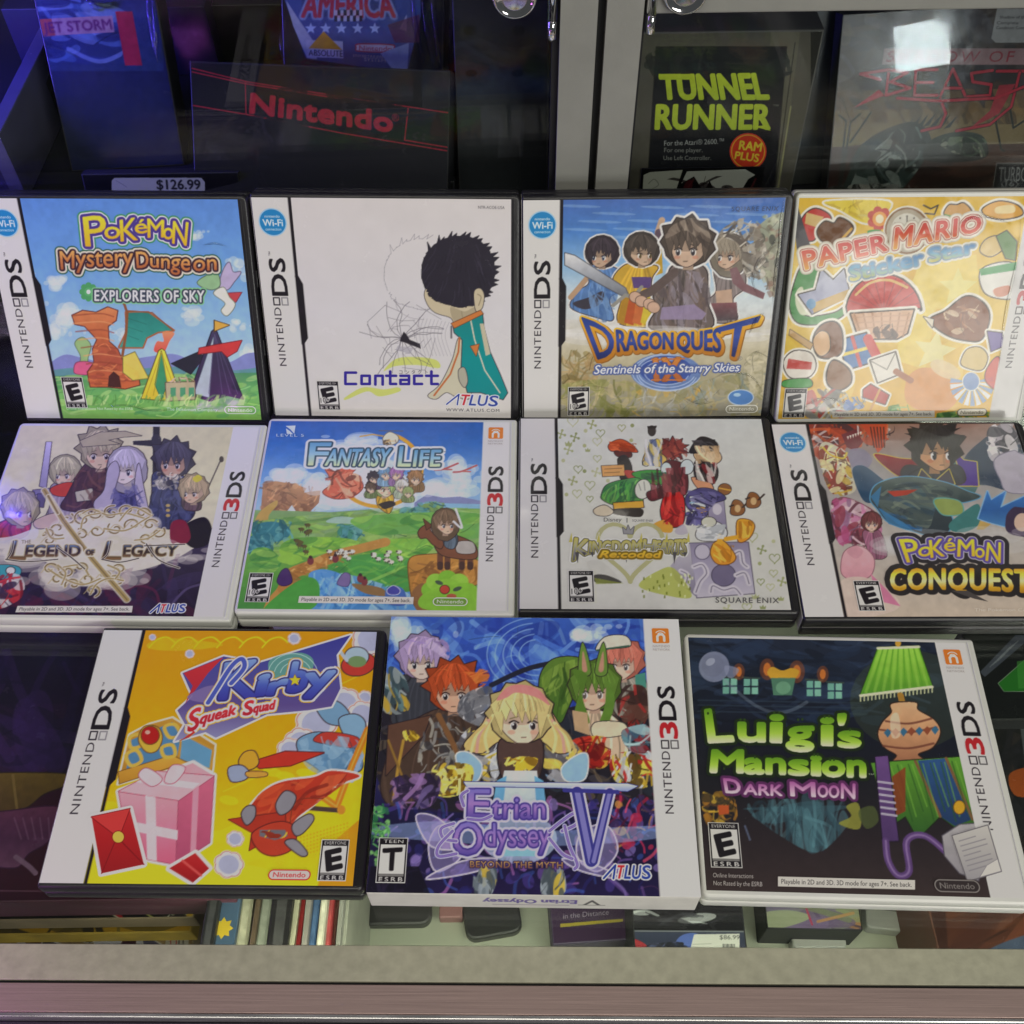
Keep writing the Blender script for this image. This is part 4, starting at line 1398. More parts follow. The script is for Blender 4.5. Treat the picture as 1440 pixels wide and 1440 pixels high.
def figure(c, x, y, r, hair, skin, coat, body, fringe=1, spiky=0, seed=0, line=(44, 34, 38), halo=None):
    """a plain storybook person: cloak, round head, loose hair, simple face"""
    rng = random.Random(seed * 7 + 3)
    if halo:
        c.blob(body, halo, 1, halo, r * .14)
    c.blob(body, coat, 1, line, r * .05)
    B = np.array(body, float)
    lo, hi = B.min(0), B.max(0)
    keep = c.clip
    c.clip = c.mask(body) if keep is None else keep * c.mask(body)
    for k in range(7):
        q = lo[0] + (hi[0] - lo[0]) * (k + .5) / 7
        c.line([(x + (q - x) * .35, lo[1]), (q, (lo[1] + hi[1]) / 2), (q + rng.uniform(-.2, .2) * r, hi[1])], r * rng.uniform(.05, .16), shade(coat, rng.choice([.62, .78, 1.18, 1.3])), .7, True)
    c.clip = keep
    style = rng.choice((0, 2)) if spiky == 0 else 1
    n = 22 if spiky else 30
    P = []
    for i in range(n):
        a = 2 * math.pi * i / n
        q = r * (1.1 + ((.02 + spiky * .8) * (1 if i % 2 else -.5) if math.sin(a) < 0.45 else .03 * (i % 2)) * rng.uniform(.4, 1.3))
        if style == 2 and math.sin(a) > .1:
            q *= 1 + .55 * math.sin(a) * (1 - .5 * abs(math.cos(a)))
        if style == 0 and math.sin(a) > .2:
            q *= 1.04
        P.append((x + q * math.cos(a) * 1.02, y - r * .12 + q * math.sin(a) * .98))
    if halo:
        c.poly(P, halo, 1, False, halo, r * .14)
    c.poly(P, shade(hair, .82), 1, False, line, r * .045)
    c.poly([(x - r * .2, y + r * .7), (x + r * .2, y + r * .7), (x + r * .24, y + r * 1.12), (x - r * .24, y + r * 1.12)], shade(skin, .8))
    tl = rng.uniform(-.24, .24) * r
    br = rng.uniform(-.06, .12)
    eh = rng.uniform(.85, 1.2)
    F = [(x - r * .74, y - r * .1), (x - r * .70, y + r * .36), (x - r * .42 + tl, y + r * .78), (x + tl, y + r * .98), (x + r * .42 + tl, y + r * .78), (x + r * .70, y + r * .36), (x + r * .74, y - r * .1), (x, y - r * .5)]
    c.blob(F, skin, 1, line, r * .025)
    c.clip = c.mask(F) if keep is None else keep * c.mask(F)
    c.ell(x - r * .1, y - r * .05, r * .9, r * .36, shade(skin, .8))
    c.ell(x + r * .62, y + r * .45, r * .26, r * .6, shade(skin, .84), .8)
    for q in (-1, 1):
        c.ell(x + tl + q * r * .4, y + r * .56, r * .14, r * .08, shade(skin, .9) * np.array([1.06, .86, .84]), .7)
    c.clip = keep
    for q in (-1, 1):
        ex = x + tl * 1.3 + q * r * .33
        c.ell(ex, y + r * .33, r * .13, r * .16 * eh, (226, 222, 220))
        c.ell(ex + tl * .2, y + r * .34, r * .095, r * .15 * eh, shade(coat, .7) * .5 + np.array([20, 18, 24]))
        c.ell(ex - r * .03, y + r * .28, r * .035, r * .045, (235, 235, 240))
        c.line([(ex - r * .16, y + r * .22), (ex, y + r * .15), (ex + r * .16, y + r * .22)], r * .06, line, 1, True)
        c.line([(ex - r * .14, y + r * (.04 + br * q * -1)), (ex + r * .14, y + r * (.04 + br * q))], r * .04, shade(hair, .55))
    c.line([(x + tl * 1.5 - r * .08, y + r * .74), (x + tl * 1.5 + r * .08, y + r * .735)], r * .04, shade(skin, .45))
    # locks of hair falling over the brow and beside the face
    m = 7
    for k in range(m):
        u = -1 + 2 * (k + .5) / m
        tip = (x + u * r * .86 + rng.uniform(-.1, .1) * r, y + r * (.12 + .25 * abs(u) ** 2 + rng.uniform(-.16, .14)) + (r * .35 if k in (0, m - 1) else 0))
        c.poly([(x + (u - .26) * r * .95, y - r * (.62 - .25 * abs(u))), (x + u * r * .5, y - r * 1.02), (x + (u + .26) * r * .95, y - r * (.62 - .25 * abs(u))), tip], shade(hair, rng.uniform(.9, 1.08)), 1, False, shade(hair, .6), r * .02)
    c.blob([(x - r * .82, y - r * .5), (x - r * .5, y - r * .92), (x, y - r * 1.06), (x + r * .5, y - r * .92), (x + r * .82, y - r * .5), (x + r * .3, y - r * .62), (x - r * .3, y - r * .62)], hair)
    for k in range(12):
        u = rng.uniform(-.9, .9)
        c.line([(x + u * r * .35, y - r * 1.0), (x + u * r * .8, y - r * .62), (x + u * r * 1.0, y - r * .2)], r * rng.uniform(.03, .07), shade(hair, rng.choice([.7, .8, 1.2, 1.3])), .6, True)


def cloud(c, x, y, w_, h_, col, al=.8, seed=0, n=14):
    rng = np.random.default_rng(seed)
    for i in range(n):
        dx = rng.normal() * .35
        dy = rng.normal() * .25
        q = (0.35 + rng.random() * .35) * (1 - min(.7, abs(dx)))
        c.ell(x + dx * w_, y + dy * h_ + h_ * .15, q * w_ * .42, q * h_ * .62, col, al * .55)

# ================================================================== back row, leaning on the cabinet
# ---- blue sky cover
j = Job('pmd', 'ds', 'black game case with blue sky, tents and orange rocks, leaning at far left', 1.16)
c = j.c
c.poly([(0, 60), (1400, 60), (1400, 760), (200, 760)], ['#5a86cc', '#6b9ad6', '#8db4e0'])
c.poly([(150, 750), (1400, 750), (1400, 1010), (150, 1010)], ['#8db4e0', '#a9c4e6'])
for x, y, a, b, sd in ((300, 520, 130, 70, 1), (350, 690, 190, 130, 2), (300, 780, 120, 110, 3), (1010, 295, 90, 50, 4), (1245, 755, 100, 60, 5), (1290, 900, 110, 90, 6), (700, 800, 200, 90, 7), (1230, 470, 150, 90, 8), (1000, 700, 140, 60, 9)):
    cloud(c, x, y, a, b, (205, 214, 232), .8, sd)
c.blob([(240, 985), (330, 920), (430, 935), (560, 960), (760, 930), (900, 915), (1010, 950), (1180, 960), (1290, 910), (1400, 930), (1400, 1040), (240, 1050)], '#7f86bf')
c.blob([(240, 1010), (420, 985), (700, 990), (980, 980), (1200, 1000), (1400, 985), (1400, 1070), (240, 1080)], '#5f8f9a')
c.poly([(200, 1030), (1450, 1010), (1450, 1260), (200, 1260)], ['#4f8c62', '#6fae63', '#84b858'])
c.dabs([(200, 1040), (1400, 1030), (1400, 1240), (200, 1240)], ['#7cb968', '#4f9058', '#9ac86a', '#5ea35e', '#b4d488'], 150, 22, 3, .55, 3, True, -8)
# orange rock tower with a teal sail, green shrub, pink boulders
c.blob([(410, 1000), (420, 930), (390, 860), (430, 830), (470, 870), (455, 940), (450, 1010)], '#93b37a', 1, '#5d6f55', 4)
c.blob([(385, 1000), (400, 960), (470, 960), (500, 1000), (470, 1020), (400, 1018)], '#cf5f86', 1, '#7c3a56', 4)
c.poly([(655, 700), (770, 700), (900, 792), (820, 800), (760, 830), (740, 880), (620, 880), (660, 800)], ['#2f7f77', '#3e9c8f'], 1, False, '#a8603e', 8)
c.line([(640, 640), (660, 700), (655, 800), (630, 960)], 14, '#8a5638')
c.line([(655, 690), (790, 700), (895, 790)], 7, '#8a5638')
for q in (0, 1, 2):
    c.line([(665, 730 + q * 45), (760 - q * 20, 760 + q * 40)], 4, '#2a6a60', .7)
RK = ['#d08456', '#b86440', '#a85440', '#c4683f']
c.poly([(470, 1085), (455, 1010), (490, 960), (482, 890), (505, 840), (440, 770), (390, 760), (375, 715), (430, 690), (500, 700), (560, 672), (610, 690), (602, 740), (560, 770), (565, 850), (610, 890), (640, 960), (715, 1010), (725, 1075), (650, 1095), (560, 1085)], RK, 1, False, '#5a2f2a', 5)
for q in range(9):
    y = 715 + q * 42
    c.line([(380 + max(0, q - 1) * 14, y), (520, y - 10), (590 + max(0, q - 3) * 22, y + 6)], 8, ['#8f4634', '#dc9a68'][q % 2], .6, True)
c.dabs([(460, 1080), (500, 850), (560, 850), (640, 960), (720, 1080)], ['#d88a58', '#a64f40', '#c87048', '#8f4634'], 70, 14, 5, .55, 2.4, True, 0)
c.poly([(560, 1085), (565, 1030), (590, 1005), (620, 1030), (630, 1090)], '#4a2a28')
# yellow tent with a camp fire, wooden chest, navy tent with a red banner
c.poly([(640, 930), (700, 905), (770, 1040), (690, 1050), (640, 1010)], '#d9c45a', .95, False, '#6f6a3c', 4)
c.blob([(800, 900), (815, 850), (850, 850), (845, 800), (905, 805), (880, 850), (850, 905)], ['#ff8a5a', '#e8483c'], .9)
c.poly([(735, 1145), (825, 900), (840, 890), (855, 900), (935, 1130), (870, 1158)], ['#ecd850', '#d3b93a'], 1, False, '#5c5330', 5)
c.poly([(838, 900), (805, 1075), (838, 1150), (866, 1075)], '#3f8f68', 1, False, '#2c5c48', 3)
for q in (-60, -32, 34, 62):
    c.line([(838, 905), (838 + q * 1.3, 1130)], 4, '#a8922e', .8)
c.poly([(990, 1020), (890, 965), (1030, 905), (1060, 930)], '#2b2c38', 1, False, '#1c1c26', 3)
c.poly([(985, 1125), (1100, 800), (1112, 790), (1125, 800), (1262, 1148), (1180, 1128), (1090, 1158)], ['#463f60', '#38324c', '#2c2840'], 1, False, '#22202e', 5)
c.poly([(1108, 830), (1010, 1120), (1085, 1140)], '#a9b6c4', 1, False, '#5d6a7c', 3)
for q in (-30, 40, 80, 120):
    c.line([(1114, 815), (1114 + q, 1120)], 4, '#5c5678', .7)
c.line([(1112, 800), (1112, 740)], 7, '#5c4a34')
c.poly([(1115, 742), (1190, 765), (1115, 795)], '#cfa14a', 1, False, '#4d3a22', 4)
c.poly([(1035, 885), (1110, 870), (1255, 845), (1230, 900), (1180, 930), (1150, 900), (1030, 915)], '#c43e40', 1, False, '#6d2226', 4)
c.poly([(860, 1065), (1010, 1060), (1012, 1150), (866, 1158)], '#b5a98a', 1, False, '#5c5648', 5)
for q in (885, 935, 980):
    c.poly([(q, 1090), (q + 28, 1088), (q + 28, 1135), (q, 1138)], '#4f9470')
c.dabs([(870, 1060), (920, 1035), (990, 1035), (1010, 1062)], ['#8a6a4c', '#c8b0a0', '#a08a78', '#88a0b0'], 14, 14, 6, 1, 1.2)
c.dabs([(440, 1130), (1300, 1130), (1300, 1180), (440, 1180)], ['#a8cc74', '#5e9a4e', '#c8dc98'], 60, 18, 8, .6, 3, True, -75)
# leafy kite at the right
c.blob([(1140, 560), (1160, 480), (1190, 440), (1210, 490), (1250, 490), (1215, 540), (1180, 580)], '#b3a6c8', 1, '#5d5670', 4)
c.blob([(1025, 545), (1090, 500), (1130, 500), (1140, 560), (1090, 580)], '#8fb58a', 1, '#50604e', 4)
c.poly([(1160, 600), (1255, 595), (1225, 645), (1170, 640)], '#b8464e', 1, False, '#5e2530', 3)
c.blob([(1110, 600), (1160, 570), (1190, 620), (1220, 660), (1180, 715), (1150, 690), (1170, 650)], '#d6dccb', 1, '#6a7064', 4)
c.grain(.05, 8, 3)
j.strip_ds(True)
l = j.L('title_lettering')
YEL, NAV = ['#f0d23a', '#dba92c'], '#4b3a86'
rows = [('P', 445, 355, 560, 355, 430, 205, 545, 190), ('o', 545, 318, 625, 312, 540, 225, 622, 225), ('K', 628, 330, 715, 322, 622, 220, 712, 205), ('é', 702, 290, 765, 285, 700, 215, 762, 212),
        ('M', 768, 310, 850, 308, 766, 212, 852, 220), ('o', 848, 318, 900, 318, 848, 232, 900, 232), ('N', 895, 340, 968, 352, 900, 225, 978, 232)]
for dil, col in ((26, '#3f8a5a'), (19, '#d8d4e0'), (13, NAV), (0, YEL)):
    for ch, *q in rows:
        l.text(ch, [(q[0], q[1]), (q[2], q[3])], [(q[4], q[5]), (q[6], q[7])], [(dil, col)], 3)
BRN = ['#dcaa60', '#c07a48', '#a8603c']
for dil, col in ((24, '#2f5c4a'), (18, '#cfc9bb'), (9, '#3c2430'), (0, BRN)):
    for ch, *q in (('M', 318, 475, 385, 468, 310, 382, 385, 380), ('ystery', 395, 462, 690, 458, 392, 372, 690, 360), ('D', 712, 468, 772, 466, 706, 385, 768, 382), ('unge', 782, 462, 985, 482, 780, 395, 990, 392), ('on', 1005, 484, 1125, 478, 1005, 400, 1122, 395)):
        l.text(ch, [(q[0], q[1]), (q[2], q[3])], [(q[4], q[5]), (q[6], q[7])], [(dil, col)], 3)
l.text('™', [(970, 368), (992, 368)], [(970, 358), (992, 358)], [(0, '#d8d8e0')])
l2 = j.L('subtitle_lettering')
for a in range(8):
    q = a * math.pi / 4
    l2.ell(460 + 32 * math.cos(q), 592 + 34 * math.sin(q), 16, 16, '#4f9a62')
l2.ell(460, 592, 22, 22, '#5aa86c')
l2.ell(460, 592, 11, 12, '#cfe2d8')
l2.text('EXPLORERS OF SKY', [(492, 638), (1060, 645)], [(492, 584), (1060, 586)], [(14, '#7fc08a'), (8, '#3a4150'), (0, '#e4e6ea')], 3, .06)
l3 = j.L('small_print', 5)
l3.text('The Pokémon Company', [(865, 1208), (1130, 1212)], [(865, 1192), (1130, 1197)], [(0, '#c2dcd0')], .8)
l3.text('Online Interactions Not Rated by the ESRB', [(345, 1203), (690, 1205)], [(345, 1190), (690, 1192)], [(0, '#c8dcc8')], 0)
j.rating(24.0, 8.2, 12.0, 18.2, 'E')
j.maker(112.5, 5.6, 17.2, 4.2, (214, 226, 220))
j.crease([(46, 8.5), (58, 10), (72, 7), (84, 8)], .6, .4, 9)
j.crease([(112, 99), (118, 100), (124, 98.6)], .5, .35, 10)
j.done()

# ---- white cover, teal jacket
j = Job('contact', 'ds', 'black game case with a plain white cover and a teal jacketed figure turned away', 1.13, (205, 202, 204))
c = j.c
c.poly([(100, 60), (1400, 60), (1400, 1220), (100, 1220)], ['#cfcacb', '#cdcacf', '#d0ccc9'])
for P in ([(700, 955), (760, 895), (860, 885), (960, 900), (975, 940), (870, 925), (760, 930)], [(510, 1085), (600, 1035), (700, 1045), (770, 1035), (780, 1055), (680, 1080), (620, 1055), (520, 1095)]):
    c.blob(P, '#c3cc5a', .8)
random.seed(4)
hub = (792, 792)
for a0 in range(0, 360, 21):
    P = [hub]
    q = a0 + random.uniform(-8, 8)
    for k in range(5):
        L_ = random.uniform(30, 58)
        q += random.uniform(-26, 26)
        P.append((P[-1][0] + L_ * math.cos(math.radians(q)), P[-1][1] + L_ * math.sin(math.radians(q)) * .9))
    c.line(P, 2.6, '#55505a', .8)
    c.line([P[2], (P[2][0] + random.uniform(-60, 60), P[2][1] + random.uniform(-60, 60))], 2, '#77727c', .7)
for r0 in (70, 120, 180):
    P = [(hub[0] + r0 * (1 + random.uniform(-.25, .25)) * math.cos(a), hub[1] + r0 * .85 * (1 + random.uniform(-.25, .25)) * math.sin(a)) for a in np.linspace(0, 6.28, 13)]
    for k in range(0, 12):
        if random.random() < .62:
            c.line(P[k:k + 2], 2.4, '#6a656e', .7)
c.poly([(785, 790), (800, 760), (815, 775), (830, 800), (880, 820), (885, 845), (800, 812), (780, 808)], '#2c2830')
c.poly([(770, 830), (850, 840), (830, 870), (760, 850)], '#9d9aa6', .6)
for k in range(9):
    x = 880 + k * 18
    c.line([(x, 690 + k * 3), (x - 20, 780), (x + 10, 880)], 2.2, '#7d7984', .5, True)
# head seen from behind: nape, ear, short dark hair
SK, LN = '#c2b59a', '#38333c'
c.blob([(905, 560), (915, 620), (955, 665), (1030, 690), (1060, 722), (1150, 690), (1160, 600), (1120, 520), (960, 500)], SK, 1, LN, 3)
c.blob([(1030, 640), (1100, 660), (1150, 640), (1150, 690), (1060, 720)], '#9d9077', .7)
c.line([(1085, 660), (1092, 690), (1110, 702)], 4, '#8a7d66', .8, True)
hair = []
rng = random.Random(8)
base = [(905, 545), (888, 490), (890, 430), (910, 375), (950, 332), (1000, 302), (1060, 288), (1125, 292), (1180, 315), (1222, 358), (1246, 415), (1250, 480), (1232, 540), (1200, 590), (1165, 625), (1120, 632), (1070, 640), (1010, 625), (960, 610), (925, 585)]
for i, (x, y) in enumerate(base):
    hair.append((x, y))
    nx, ny = base[(i + 1) % len(base)]
    up = 1 if i < 13 else .3
    for f_, lift in ((.3, 1.0), (.5, 1 + up * (.06 + rng.random() * .12)), (.6, 1.0), (.82, 1 + up * (.03 + rng.random() * .06))):
        sx, sy = x + (nx - x) * f_ - 1080, y + (ny - y) * f_ - 460
        hair.append((1080 + sx * lift + (14 if lift > 1 else 0), 460 + sy * lift - (lift - 1) * 90))
ghost = [(x - 185, y + 12) for x, y in hair]
for k in range(0, len(ghost) - 1):
    if ghost[k][0] < 930:
        c.line(ghost[k:k + 2], 2.4, '#8a8690', .8)
c.line([(760, 590), (770, 650), (830, 690), (900, 700)], 2.4, '#8a8690', .7, True)
c.poly(hair, '#2a2632', 1, False, '#1d1a24', 2)
keep_ = c.clip
c.clip = c.mask(hair, False)
for k in range(54):
    x_ = 890 + 350 * rng.random()
    y_ = 300 + 300 * rng.random()
    dx_ = (x_ - 1090) * .12
    c.line([(x_, y_), (x_ + dx_ + 4, y_ + 30), (x_ + dx_ * 2.4, y_ + 62)], rng.uniform(2, 5), rng.choice(['#383343', '#1e1b25', '#3d3849']), .55, True)
c.clip = keep_
c.blob([(1150, 560), (1178, 548), (1196, 580), (1188, 640), (1160, 660), (1150, 620)], SK, 1, LN, 3)
c.line([(1165, 575), (1182, 590), (1170, 630)], 4, '#8a7d66', 1, True)
c.ell(1170, 668, 7, 12, '#5d5a60')
# jacket
c.blob([(1075, 790), (1040, 900), (980, 1020), (920, 1075), (960, 1092), (1010, 1060), (1060, 1080), (1130, 1080), (1130, 900)], '#c4bea6', 1, LN, 3)
c.poly([(1045, 735), (1120, 690), (1188, 668), (1195, 740), (1225, 860), (1275, 970), (1312, 1062), (1290, 1095), (1180, 1060), (1115, 1060), (1085, 940), (1090, 800), (1050, 765)], ['#1b7f80', '#0f8a8c', '#138486'], 1, False, LN, 4)
c.poly([(1175, 720), (1195, 720), (1228, 870), (1205, 880)], '#bcb49c')
c.line([(1130, 700), (1150, 800), (1200, 950), (1275, 1062)], 7, '#c9c3b0')
c.poly([(1035, 720), (1180, 655), (1192, 672), (1050, 742)], '#c4763e', 1, False, '#5e3a24', 3)
c.line([(1075, 790), (1070, 860), (1030, 970), (950, 1075)], 9, '#b8683c')
c.poly([(1130, 832), (1172, 822), (1158, 880)], '#c4763e', 1, False, '#5e3a24', 3)
c.blob([(1072, 950), (1100, 940), (1115, 1000), (1100, 1035), (1075, 1000)], '#a9a595', 1, LN, 3)
c.line([(1035, 735), (1035, 790)], 9, '#6b676e')
c.grain(.015, 20, 4)
j.strip_ds(True)
l = j.L('title_lettering', 5)
PUR = '#33288f'


def glyph(cells, x, w_, y0, y1, wd):
    """square lettering: strokes on a 0..1 cell"""
    for st in cells:
        l.line([(x + a * w_, y1 - b * (y1 - y0)) for a, b in st], wd, PUR)


y0, y1 = 962, 1018
for cells, x, w_, t in (([[(1, 1), (0, 1), (0, 0), (1, 0)]], 512, 52, 1), ([[(0, .72), (1, .72), (1, 0), (0, 0), (0, .72)]], 592, 40, 1), ([[(0, -.05), (0, .72), (1, .72), (1, -.05)]], 660, 36, 1),
                        ([[(.35, 1.1), (.35, 0), (1, 0)], [(-.1, .72), (1, .72)]], 718, 44, 1), ([[(0, .72), (1, .72), (1, 0), (0, 0), (0, .36), (1, .36)]], 784, 42, 1), ([[(1, .72), (0, .72), (0, 0), (1, 0)]], 852, 38, 1),
                        ([[(.4, 1.1), (.4, 0), (1, 0)], [(-.1, .72), (1, .72)]], 916, 52, 1)):
    glyph(cells, x, w_, y0, y1, 14)
l.text('コンタクト', [(778, 968), (918, 968)], [(778, 952), (918, 952)], [(0, '#4a4450')], .6, .4)
j.atlus((1012, 1118), (1262, 1128), (1030, 1068), (1270, 1078))
l = j.L('small_print', 5)
l.text('WWW.ATLUS.COM', [(1010, 1152), (1272, 1156)], [(1010, 1138), (1272, 1142)], [(0, '#3a3840')], .6, .12)
l.text('NTR-ACOE-USA', [(1168, 152), (1298, 154)], [(1168, 138), (1298, 140)], [(0, '#5a565c')], .2)
j.rating(25.4, 5.6, 12.2, 17.4, 'E10')
j.done()

# ---- adventurers under a curved gold title
j = Job('dq', 'ds', 'black game case with four adventurers and a sword above curved gold edged lettering', 1.13)
c = j.c
c.poly([(200, 80), (1420, 80), (1420, 720), (200, 720)], ['#4668ae', '#4c7cc0', '#86aed4', '#c4d0d8', '#cccccb'])
for k in range(26):
    y = 140 + (k * 37) % 330
    c.ell(330 + (k * 173) % 900, y, 110, 7, '#9cbce0', .35, 2)
c.poly([(200, 700), (1420, 700), (1420, 1190), (200, 1190)], ['#cbc9c6', '#bdb49a', '#9c957c', '#8f8b80'])
cloud(c, 700, 760, 900, 120, (214, 212, 212), .7, 3, 22)
for P, cols, n in (([(250, 870), (380, 860), (430, 960), (380, 1040), (260, 1050)], ['#a98c60', '#8a7a4a', '#b9a276', '#77683e'], 70), ([(250, 1020), (600, 1010), (640, 1170), (250, 1175)], ['#8f8f58', '#77793f', '#a59c6a', '#b9ab84'], 120),
                   ([(640, 1040), (1000, 1030), (1000, 1175), (620, 1175)], ['#9c9a90', '#a8a8a4', '#b0a070', '#c09a48'], 90), ([(800, 1050), (1250, 960), (1250, 1170), (850, 1175)], ['#9a9272', '#b0a684', '#88845c', '#7e8a86'], 110), ([(1150, 900), (1260, 860), (1260, 1080), (1160, 1080)], ['#a9a184', '#8f8a70', '#c4bca4'], 40)):
    c.dabs(P, cols, n, 24, n, .6)
# ruined tower
c.poly([(1190, 260), (1260, 200), (1330, 170), (1400, 180), (1400, 580), (1290, 590), (1240, 480), (1200, 420)], ['#9aa08a', '#8d8a78', '#a49a8a'], .95)
c.dabs([(1190, 250), (1330, 160), (1400, 180), (1400, 600), (1270, 590)], ['#7f876e', '#b6b6a0', '#6f6a5e', '#a8ac92', '#8a6e64'], 110, 20, 9, .6, 1.2)
for x, y in ((1235, 300), (1285, 305), (1250, 420), (1310, 420)):
    c.ell(x, y, 16, 26, '#5b5c54')
G = '#6b6058'
W_ = (214, 212, 212)
figure(c, 445, 372, 72, '#3c333c', '#b59a86', '#5577ab', [(375, 440), (460, 430), (540, 470), (520, 560), (480, 600), (500, 700), (420, 690), (290, 640), (330, 560), (380, 520)], 1, 0, 1, halo=W_)
c.line([(375, 490), (325, 550), (290, 590)], 26, '#b09076')
c.blob([(300, 620), (380, 590), (450, 560), (440, 620), (360, 650)], '#3b3844', 1)
c.dabs([(380, 450), (520, 450), (500, 690), (400, 680)], ['#6a8cbc', '#44659a', '#7f9cc4'], 40, 20, 3, .6, 3, True, 70)
c.line([(690, 460), (725, 350), (720, 270), (740, 210)], 30, '#b79a84')
c.line([(725, 270), (720, 300)], 34, '#5b4a58')
c.poly([(690, 380), (740, 350), (745, 470), (690, 490)], '#b8922e')
figure(c, 640, 360, 76, '#4d4440', '#bca18c', '#c09a3a', [(560, 430), (640, 430), (720, 440), (690, 500), (690, 600), (720, 720), (600, 735), (520, 700), (550, 560), (500, 500)], 1, 0, 2, halo=W_)
c.poly([(590, 490), (690, 490), (685, 545), (600, 545)], '#5a4478')
for q, cc in ((545, '#a87c2c'), (580, '#b0542e'), (620, '#c06a3c'), (660, '#c8b23e'), (700, '#a89838')):
    c.poly([(q, 590), (q + 34, 590), (q + 20, 730), (q - 26, 715)], cc)
figure(c, 1070, 370, 80, '#8f8578', '#c2a590', '#857a7a', [(1000, 450), (1070, 430), (1140, 450), (1150, 540), (1090, 600), (1110, 700), (990, 710), (960, 620), (1010, 560)], 1, 0, 3, halo=W_)
c.dabs([(1020, 280), (1130, 200), (1220, 250), (1270, 420), (1230, 500), (1150, 480), (1120, 330)], ['#a29a90', '#6f675f', '#c0bab0', '#857c72', '#58504c'], 120, 24, 4, .85, 2.5)
c.poly([(1005, 560), (1085, 550), (1090, 620), (1010, 620)], '#b89a86')
c.poly([(1075, 450), (1110, 440), (1150, 520), (1250, 570), (1240, 600), (1140, 560), (1090, 520)], '#7b5a60')
c.poly([(980, 620), (1110, 615), (1115, 700), (985, 710)], ['#7a4a50', '#4f474c'])
figure(c, 870, 330, 112, '#5c5049', '#c4a894', '#675c5a', [(790, 440), (880, 420), (960, 460), (960, 600), (980, 740), (690, 745), (720, 640), (700, 580), (760, 520)], 1, .2, 4, halo=W_)
c.dabs([(760, 300), (800, 230), (900, 200), (970, 260), (980, 360), (940, 330), (860, 260)], ['#7a6c62', '#463c38', '#94867a'], 60, 26, 5, .7, 3.2, True, 60)
c.dabs([(740, 500), (950, 480), (960, 720), (720, 730)], ['#7d7074', '#574c50', '#8d8490', '#6a5a54'], 90, 24, 6, .7, 3, True, 80)
c.poly([(740, 640), (900, 625), (960, 670), (940, 700), (730, 700)], '#8f80a0', .9)
c.line([(800, 470), (690, 560), (620, 590)], 44, '#5c4e4c')
# the long sword
c.poly([(262, 372), (310, 385), (560, 545), (575, 580), (540, 580), (262, 430)], ['#d6d6da', '#9b9ea8', '#70737c'], 1, False, '#4a4a52', 4)
c.line([(500, 630), (560, 580), (600, 590), (640, 540)], 18, '#8d8a84')
for x, y in ((610, 590), (640, 610), (680, 625), (700, 640)):
    c.ell(x, y, 30, 26, '#c2a08c', 1, 20, '#54423c', 3)
cloud(c, 780, 760, 1000, 60, (216, 214, 214), .8, 13, 20)
# swirl under the title
c.ell(760, 960, 175, 92, '#5d78b4', .9)
c.ell(760, 950, 130, 70, '#39509a', .95)
for a, b in ((170, 88), (140, 74), (110, 60), (150, 92)):
    t = np.linspace(.3, 5.2, 24)
    c.line([(765 + a * math.cos(q), 962 + b * math.sin(q)) for q in t], 6, '#b4c4e2', .7)
c.ell(1130, 1085, 60, 36, '#4f7cba', 1, 0, '#b8c8da', 5)
c.ell(1112, 1072, 18, 9, '#a8c6e6', .9)
c.grain(.06, 7, 5)
j.strip_ds(True)
l = j.L('title_lettering')
GOLD = ['#e0b23a', '#c78a2c', '#a86a20']
for dil, col, off in ((15, '#8a5a1c', (6, 9)), (12, GOLD, (4, 6)), (9, GOLD, (0, 0)), (0, ['#2a3f86', '#3a4fa0', '#1c2458'], (0, 0))):
    for t, B, T in (('D', [(425, 895), (510, 868)], [(345, 690), (490, 745)]), ('RAGON', [(522, 858), (660, 846), (795, 846)], [(515, 752), (660, 764), (795, 766)]),
                    ('QUES', [(815, 850), (920, 848), (1030, 862)], [(815, 766), (920, 760), (1030, 742)]), ('T', [(1060, 868), (1125, 892)], [(1020, 742), (1225, 685)])):
        l.text(t, B, T, [(dil, col, off)], 5)
l.text('®', [(1112, 902), (1138, 902)], [(1112, 882), (1138, 882)], [(0, '#77767c')])
l2 = j.L('numeral')
l2.text('IX', [(708, 1000), (838, 1000)], [(702, 895), (832, 890)], [(4, '#7f5030'), (0, ['#c8823c', '#a85a34'])], 7, .12)
for x0_, x1_, y in ((690, 735, 897), (690, 735, 998), (760, 800, 895), (800, 850, 893), (765, 800, 998), (805, 855, 998)):
    l2.line([(x0_, y), (x1_, y)], 8, '#b86e38')
l2 = j.L('subtitle_lettering')
l2.text('Sentinels of the Starry Skies', [(404, 968), (1120, 955)], [(414, 926), (1130, 915)], [(7, '#4a5a94'), (0, '#e2e4ec')], 2.2)
l2 = j.L('publisher_logo', 5)
l2.text('SQUARE ENIX', [(1086, 164), (1312, 162)], [(1086, 143), (1318, 141)], [(0, '#30384e')], 1.2, .1)
j.rating(24.8, 2.9, 12.0, 17.6, 'E10')
j.maker(112.6, 4.0, 17.4, 4.4, (216, 216, 208), (150, 146, 132))
j.crease([(131.6, 122), (131.2, 110), (132.2, 96), (131.4, 82), (132, 66)], 1.0, .7, 1)
j.crease([(131, 104), (127, 96), (122, 90), (120, 80), (124, 70)], .7, .5, 2)
j.crease([(128, 62), (124, 58), (121, 50)], .8, .5, 3)
j.crease([(103, 24), (112, 28), (124, 26), (131, 18)], .5, .4, 4)
j.crease([(88, 14), (97, 10), (106, 11)], .6, .4, 5)
j.done()

